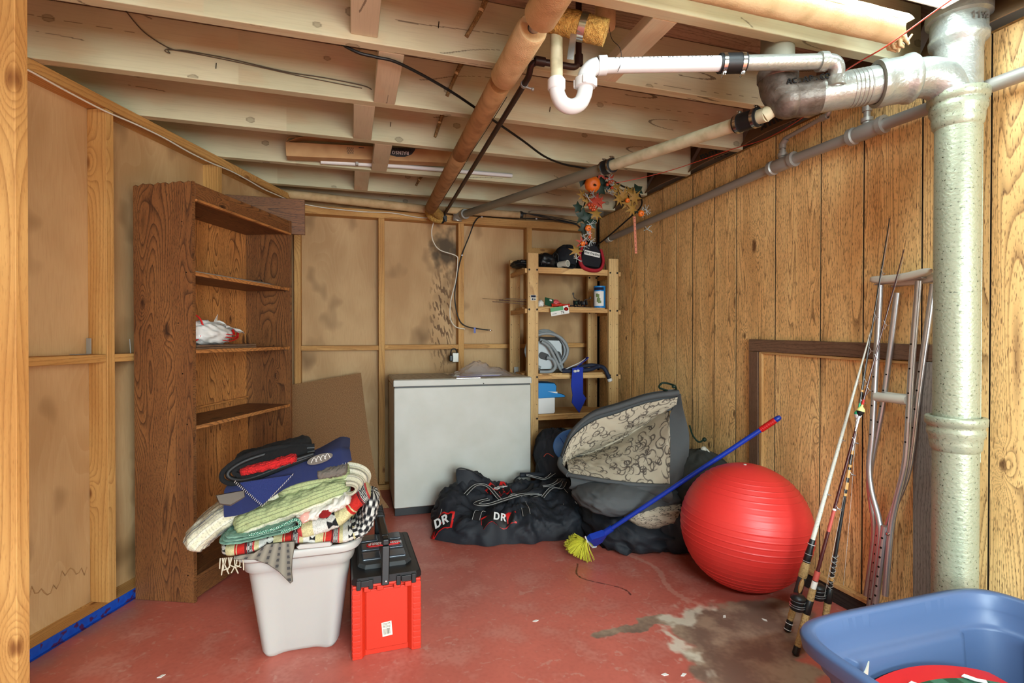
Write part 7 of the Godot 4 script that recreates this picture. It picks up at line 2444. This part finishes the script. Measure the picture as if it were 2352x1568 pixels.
	for k in 11:
		g = G.new()
		g.sheet(3, 5, func(u, v):
			var uu: float = (k + u) / 11.0
			var w: float = 0.13 + 0.87 * v
			return V(lerpf(1.222, 1.648, uu), 0.2485 + 0.034 * pow(sin(PI * lerpf(0.016, 0.984, uu)), 0.6) - 0.02 * w, lerpf(-1.0, -0.6, w) - 0.03 * sin(PI * uu) + 0.05 * uu), 0.001)
		part("stripe", g, M.green if k % 2 == 0 else M.green_mid, gb)
	for q3 in [[1.36, -0.95], [1.52, -0.93]]:
		g = G.new()
		g.prism([V2(-0.012, 0.01), V2(0.004, 0.014), V2(0.016, -0.01), V2(0.03, -0.02), V2(0.02, -0.03), V2(0.0, -0.012)], 0.002, Transform3D(Basis(Vector3.RIGHT, -PI / 2), V(q3[0], 0.283, q3[1])))
		part("white_mark", g, M.white, gb)
	g = G.new()
	g.prism([V2(-0.02, 0.0), V2(0.014, 0.004), V2(0.022, 0.052), V2(0.008, 0.036), V2(-0.01, 0.02)], 0.003, Transform3D(Basis(Vector3.UP, 0.2), V(1.262, 0.268, -1.01)), 0.001)
	part("torn_corner", g, M.off_white, gb)


# ---------------------------------------------------------------- geometry builder
class G:
	var v := PackedVector3Array()
	var n := PackedVector3Array()
	var uv := PackedVector2Array()
	var ix := PackedInt32Array()
	var col := PackedColorArray()
	var T := Transform3D()
	var C := Color.WHITE
	var uo := Vector2.ZERO

	func vert(p: Vector3, nn: Vector3, t: Vector2) -> int:
		v.append(T * p)
		n.append((T.basis * nn).normalized())
		uv.append(t + uo)
		col.append(C)
		return v.size() - 1

	func face(a: int, b: int, c: int) -> void:   # counter-clockwise seen from outside
		ix.append(a); ix.append(c); ix.append(b)

	func quad(a: Vector3, b: Vector3, c: Vector3, d: Vector3, ua := Vector2(0, 0), ub := Vector2(1, 0), uc := Vector2(1, 1), ud := Vector2(0, 1)) -> void:
		var nn := (b - a).cross(d - a).normalized()
		var i := vert(a, nn, ua)
		vert(b, nn, ub); vert(c, nn, uc); vert(d, nn, ud)
		face(i, i + 1, i + 2); face(i, i + 2, i + 3)

	func tri(a: Vector3, b: Vector3, c: Vector3) -> void:
		var nn := (b - a).cross(c - a).normalized()
		var i := vert(a, nn, Vector2(a.x, a.y))
		vert(b, nn, Vector2(b.x, b.y)); vert(c, nn, Vector2(c.x, c.y))
		face(i, i + 1, i + 2)

	# box with chamfered edges; uv runs along the longest side (v), in metres
	func box(c: Vector3, s: Vector3, bev := 0.002, R := Basis()) -> void:
		var h := s * 0.5
		bev = minf(bev, minf(h.x, minf(h.y, h.z)) * 0.9)
		var L := 0
		if s[1] > s[L]: L = 1
		if s[2] > s[L]: L = 2
		var id := {}
		for a in 3:
			var b := (a + 1) % 3
			var d := (a + 2) % 3
			for sg in [-1, 1]:
				for sb in [-1, 1]:
					for sd in [-1, 1]:
						var p := Vector3.ZERO
						p[a] = sg * h[a]
						p[b] = sb * (h[b] - bev)
						p[d] = sd * (h[d] - bev)
						var nn := Vector3.ZERO
						nn[a] = sg
						var t: Vector2
						if a == L: t = Vector2(p[b], p[d])
						elif b == L: t = Vector2(p[d], p[b])
						else: t = Vector2(p[b], p[d])
						id[[a, sg, sb, sd]] = vert(c + R * p, R * nn, t + Vector2(h.x, h.y))
				var q := [id[[a, sg, -1, -1]], id[[a, sg, 1, -1]], id[[a, sg, 1, 1]], id[[a, sg, -1, 1]]]
				if sg < 0: q.reverse()
				face(q[0], q[1], q[2]); face(q[0], q[2], q[3])
		for a in 3:
			var b := (a + 1) % 3
			var d := (a + 2) % 3
			# edges along axis d, between faces a and b
			for sa in [-1, 1]:
				for sb in [-1, 1]:
					var p0 = id[[a, sa, sb, -1]]
					var p1 = id[[a, sa, sb, 1]]
					var q0 = id[[b, sb, -1, sa]]
					var q1 = id[[b, sb, 1, sa]]
					if sa * sb > 0:
						face(p0, q0, q1); face(p0, q1, p1)
					else:
						face(p0, q1, q0); face(p0, p1, q1)
		for sx in [-1, 1]:
			for sy in [-1, 1]:
				for sz in [-1, 1]:
					var x = id[[0, sx, sy, sz]]
					var y = id[[1, sy, sz, sx]]
					var z = id[[2, sz, sx, sy]]
					if sx * sy * sz > 0: face(x, y, z)
					else: face(x, z, y)

	# board between two points: width w along `side`, thickness th across
	func board(a: Vector3, b: Vector3, w: float, th: float, side: Vector3, bev := 0.002) -> void:
		var y := (b - a).normalized()
		var z := side.cross(y).normalized()
		var x := y.cross(z)
		box((a + b) * 0.5, Vector3(w, a.distance_to(b), th), bev, Basis(x, y, z))

	func ring(p: Vector3, x: Vector3, y: Vector3, rx: float, ry: float, seg: int, tv: float, us: float) -> int:
		var s := v.size()
		for k in seg + 1:
			var a := TAU * k / seg
			var d := x * cos(a) * rx + y * sin(a) * ry
			vert(p + d, (x * cos(a) / rx + y * sin(a) / ry), Vector2(us * k / seg, tv))
		return s

	func tube(pts: Array, r, seg := 10, caps := true, flat := 1.0) -> void:
		var m := pts.size()
		var y := Vector3.UP
		var last := -1
		var d0: Vector3 = (pts[1] - pts[0]).normalized()
		if absf(d0.y) > 0.9: y = Vector3.RIGHT
		y = (y - d0 * y.dot(d0)).normalized()
		var run := 0.0
		for i in m:
			var d: Vector3
			if i == 0: d = pts[1] - pts[0]
			elif i == m - 1: d = pts[i] - pts[i - 1]
			else: d = (pts[i] - pts[i - 1]).normalized() + (pts[i + 1] - pts[i]).normalized()
			d = d.normalized()
			y = (y - d * y.dot(d)).normalized()
			var x := y.cross(d)
			var rr: float = r[i] if r is Array or r is PackedFloat32Array else r
			if i > 0: run += pts[i].distance_to(pts[i - 1])
			var s := ring(pts[i], x, y, maxf(rr, 0.00005), maxf(rr * flat, 0.00005), seg, run, TAU * rr)
			if last >= 0:
				for k in seg:
					face(last + k, last + k + 1, s + k + 1); face(last + k, s + k + 1, s + k)
			if caps and (i == 0 or i == m - 1) and rr > 0.0002:
				var nn := -d if i == 0 else d
				var cc := vert(pts[i], nn, Vector2.ZERO)
				var e := v.size()
				for k in seg + 1:
					var a := TAU * k / seg
					vert(pts[i] + x * cos(a) * rr + y * sin(a) * rr * flat, nn, Vector2(cos(a), sin(a)) * rr)
				for k in seg:
					if i == 0: face(cc, e + k + 1, e + k)
					else: face(cc, e + k, e + k + 1)
			last = s

	# profile of (radius, height) turned about local y of X; sharp corners kept
	func lathe(prof: Array, seg := 24, X := Transform3D(), sx := 1.0, sz := 1.0) -> void:
		var m := prof.size()
		var run := 0.0
		var dn := []
		for i in m - 1:
			var e: Vector2 = prof[i + 1] - prof[i]
			dn.append(Vector2(e.y, -e.x).normalized())
		for i in m - 1:
			var n0: Vector2 = dn[i]
			var n1: Vector2 = dn[i]
			if i > 0 and dn[i - 1].dot(dn[i]) > 0.6: n0 = (dn[i - 1] + dn[i]).normalized()
			if i < m - 2 and dn[i + 1].dot(dn[i]) > 0.6: n1 = (dn[i + 1] + dn[i]).normalized()
			var s := v.size()
			for j in 2:
				var q: Vector2 = prof[i + j]
				var nn: Vector2 = n0 if j == 0 else n1
				for k in seg + 1:
					var a := TAU * k / seg
					vert(X * Vector3(cos(a) * q.x * sx, q.y, -sin(a) * q.x * sz), X.basis * Vector3(cos(a) * nn.x / sx, nn.y, -sin(a) * nn.x / sz), Vector2(float(k) / seg, run + j * prof[i].distance_to(prof[i + 1])))
			run += prof[i].distance_to(prof[i + 1])
			for k in seg:
				face(s + k, s + k + 1, s + seg + 2 + k); face(s + k, s + seg + 2 + k, s + seg + 1 + k)

	func ball(c: Vector3, r: Vector3, seg := 12, R := Basis()) -> void:
		var pr := []
		var m := maxi(4, seg / 2)
		for i in m + 1:
			var a := -PI / 2 + PI * i / m
			pr.append(Vector2(maxf(cos(a), 0.0001), sin(a)))
		lathe(pr, seg, Transform3D(R * Basis.from_scale(r), c))

	# polygon in local xy, extruded from z=-d/2 to d/2 in X, chamfer bev
	func prism(poly: Array, d: float, X := Transform3D(), bev := 0.0) -> void:
		var P := PackedVector2Array(poly)
		if not Geometry2D.is_polygon_clockwise(P): pass
		else: P.reverse()
		var m := P.size()
		var I := PackedVector2Array()
		for i in m:
			var a := (P[i] - P[(i + m - 1) % m]).normalized()
			var b := (P[(i + 1) % m] - P[i]).normalized()
			var nn := Vector2(-a.y, a.x) + Vector2(-b.y, b.x)
			I.append(P[i] + nn.normalized() * bev / maxf(0.5, nn.length() * 0.5))
		var h := d * 0.5
		var t := Geometry2D.triangulate_polygon(I)
		for sg in [-1, 1]:
			var s := v.size()
			for p in I: vert(X * Vector3(p.x, p.y, sg * h), X.basis * Vector3(0, 0, sg), p)
			for k in range(0, t.size(), 3):
				var a2 := I[t[k]]; var b2 := I[t[k + 1]]; var c2 := I[t[k + 2]]
				var ccw := (b2 - a2).cross(c2 - a2) > 0
				if ccw == (sg > 0): face(s + t[k], s + t[k + 1], s + t[k + 2])
				else: face(s + t[k], s + t[k + 2], s + t[k + 1])
		var hs := [-h, -h + bev, h - bev, h]
		for i in m:
			var j := (i + 1) % m
			var e := (P[j] - P[i]).normalized()
			var o := X.basis * Vector3(e.y, -e.x, 0)
			for k in ([0, 1, 2] if bev > 0 else [1]):
				var lo0 := I[i] if k == 0 else P[i]
				var lo1 := I[j] if k == 0 else P[j]
				var hi0 := I[i] if k == 2 else P[i]
				var hi1 := I[j] if k == 2 else P[j]
				var s := v.size()
				var z0 = hs[k] if bev > 0 else -h
				var z1 = hs[k + 1] if bev > 0 else h
				vert(X * Vector3(lo0.x, lo0.y, z0), o, Vector2(0, z0)); vert(X * Vector3(lo1.x, lo1.y, z0), o, Vector2(P[i].distance_to(P[j]), z0))
				vert(X * Vector3(hi1.x, hi1.y, z1), o, Vector2(P[i].distance_to(P[j]), z1)); vert(X * Vector3(hi0.x, hi0.y, z1), o, Vector2(0, z1))
				face(s, s + 1, s + 2); face(s, s + 2, s + 3)

	# a surface sampled on a grid; th > 0 gives it a second side and a rim
	func sheet(nu: int, nv: int, f: Callable, th := 0.0, us := 1.0, vs := 1.0, closed := false) -> void:
		var P := []
		for i in nu + 1:
			for j in nv + 1:
				P.append(f.call(float(i) / nu, float(j) / nv))
		var N := []
		for i in nu + 1:
			for j in nv + 1:
				var i0 := maxi(i - 1, 0); var i1 := mini(i + 1, nu)
				if closed:
					i0 = (i - 1) if i > 0 else nu - 1
					i1 = (i + 1) if i < nu else 1
				var du: Vector3 = P[i1 * (nv + 1) + j] - P[i0 * (nv + 1) + j]
				var dv: Vector3 = P[i * (nv + 1) + mini(j + 1, nv)] - P[i * (nv + 1) + maxi(j - 1, 0)]
				var c := du.cross(dv)
				N.append(c.normalized() if c.length() > 1e-12 else Vector3.UP)
		for sd in (2 if th > 0 else 1):
			var s := v.size()
			for i in nu + 1:
				for j in nv + 1:
					var k := i * (nv + 1) + j
					vert(P[k] - N[k] * th * sd, N[k] * (1 - 2 * sd), Vector2(us * i / nu, vs * j / nv))
			for i in nu:
				for j in nv:
					var a := s + i * (nv + 1) + j
					if sd == 0:
						face(a, a + nv + 1, a + nv + 2); face(a, a + nv + 2, a + 1)
					else:
						face(a, a + nv + 2, a + nv + 1); face(a, a + 1, a + nv + 2)
		if th > 0:
			var edge := []
			if not closed or true:
				for i in nu: edge.append([i * (nv + 1), (i + 1) * (nv + 1)])
				for j in nv: edge.append([nu * (nv + 1) + j, nu * (nv + 1) + j + 1])
				for i in nu: edge.append([(nu - i) * (nv + 1) + nv, (nu - i - 1) * (nv + 1) + nv])
				for j in nv: edge.append([nv - j, nv - j - 1])
			for e in edge:
				var a: int = e[0]; var b: int = e[1]
				var ta := Vector2(us * (a / (nv + 1)) / nu, vs * (a % (nv + 1)) / nv)
				quad(P[a], P[a] - N[a] * th, P[b] - N[b] * th, P[b], ta, ta, ta, ta)

	func text(s: String, size: float, X: Transform3D, depth := 0.001, bold := true, fname := "Droid Sans") -> void:
		var tm := TextMesh.new()
		var f := SystemFont.new()
		f.font_names = PackedStringArray([fname])
		f.font_weight = 700 if bold else 400
		tm.font = f
		tm.text = s
		tm.font_size = 32
		tm.pixel_size = size / 32.0
		tm.depth = depth
		tm.curve_step = 2.0
		var a := tm.get_mesh_arrays()
		var o := v.size()
		var vv: PackedVector3Array = a[Mesh.ARRAY_VERTEX]
		var nn: PackedVector3Array = a[Mesh.ARRAY_NORMAL]
		for k in vv.size(): vert(X * vv[k], X.basis * nn[k], Vector2(0, 0))
		var ii: PackedInt32Array = a[Mesh.ARRAY_INDEX]
		for k in ii: ix.append(o + k)

	func mesh() -> ArrayMesh:
		var a := []
		a.resize(Mesh.ARRAY_MAX)
		a[Mesh.ARRAY_VERTEX] = v
		a[Mesh.ARRAY_NORMAL] = n
		a[Mesh.ARRAY_TEX_UV] = uv
		a[Mesh.ARRAY_COLOR] = col
		a[Mesh.ARRAY_INDEX] = ix
		var m := ArrayMesh.new()
		m.add_surface_from_arrays(Mesh.PRIMITIVE_TRIANGLES, a)
		return m


# smooth curve through points
func curve(p: Array, per := 6) -> Array:
	var o := []
	for i in p.size() - 1:
		var a: Vector3 = p[maxi(i - 1, 0)]
		var d: Vector3 = p[mini(i + 2, p.size() - 1)]
		for k in per:
			o.append(p[i].cubic_interpolate(p[i + 1], a, d, float(k) / per))
	o.append(p[-1])
	return o


# rounded bends at the inner points of a polyline
func bends(p: Array, r: float, per := 5) -> Array:
	var o := [p[0]]
	for i in range(1, p.size() - 1):
		var a: Vector3 = (p[i - 1] - p[i])
		var b: Vector3 = (p[i + 1] - p[i])
		var rr := minf(r, minf(a.length(), b.length()) * 0.48)
		var s: Vector3 = p[i] + a.normalized() * rr
		var e: Vector3 = p[i] + b.normalized() * rr
		for k in per + 1:
			var t := float(k) / per
			o.append(s.lerp(p[i], t).lerp(p[i].lerp(e, t), t))
	o.append(p[-1])
	return o


func axes(at: Vector3, y: Vector3, xh := Vector3.RIGHT) -> Transform3D:   # frame with y along the given direction
	y = y.normalized()
	if absf(y.dot(xh.normalized())) > 0.98: xh = Vector3.BACK
	var z := xh.cross(y).normalized()
	return Transform3D(Basis(y.cross(z), y, z), at)


func turned(at: Vector3, deg: float) -> Transform3D:
	return Transform3D(Basis(Vector3.UP, deg_to_rad(deg)), at)


func face_to(at: Vector3, out: Vector3, up := Vector3.UP) -> Transform3D:  # frame whose +z looks along out
	var z := out.normalized()
	var x := up.cross(z).normalized()
	return Transform3D(Basis(x, z.cross(x), z), at)


# ---------------------------------------------------------------- naming and tagging
var taken := {}
func numbered(called: String, parent: Node) -> String:
	var key := [called, parent.get_instance_id()]
	var k: int = taken.get(key, 0)
	taken[key] = k + 1
	return called if k == 0 else "%s_%03d" % [called, k]


func origin_of(o: Node) -> Vector3:
	var p := Vector3.ZERO
	while o is Node3D and o != self:
		p += o.position
		o = o.get_parent()
	return p


func part(called: String, g: G, m: Material, parent: Node = self, label := "") -> MeshInstance3D:
	var lo := Vector3(1e9, 1e9, 1e9)
	var hi := -lo
	for p in g.v:
		lo = lo.min(p); hi = hi.max(p)
	var c := Vector3((lo.x + hi.x) / 2, lo.y, (lo.z + hi.z) / 2)
	for k in g.v.size(): g.v[k] -= c
	var o := MeshInstance3D.new()
	o.name = numbered(called, parent)
	o.mesh = g.mesh()
	o.material_override = m
	parent.add_child(o, true)
	o.position = c - origin_of(parent)
	if label: o.set_meta("label", label)
	return o


func tag(o: Node, label: String, category: String, group := "", kind := "") -> Node:
	if label: o.set_meta("label", label)
	if category: o.set_meta("category", category)
	if group: o.set_meta("group", group)
	if kind: o.set_meta("kind", kind)
	return o


func thing(called: String, at: Vector3, label: String, category: String, group := "") -> Node3D:
	var o := Node3D.new()
	o.name = numbered(called, self)
	add_child(o, true)
	o.position = at
	tag(o, label, category, group)
	return o


func struct(called: String, label: String, at := Vector3.ZERO) -> Node3D:
	var o := Node3D.new()
	o.name = called
	add_child(o, true)
	o.position = at
	tag(o, label, "", "", "structure")
	return o


func one(called: String, g: G, m: Material, label: String, category: String, group := "") -> MeshInstance3D:
	var o := part(called, g, m)
	tag(o, label, category, group)
	return o
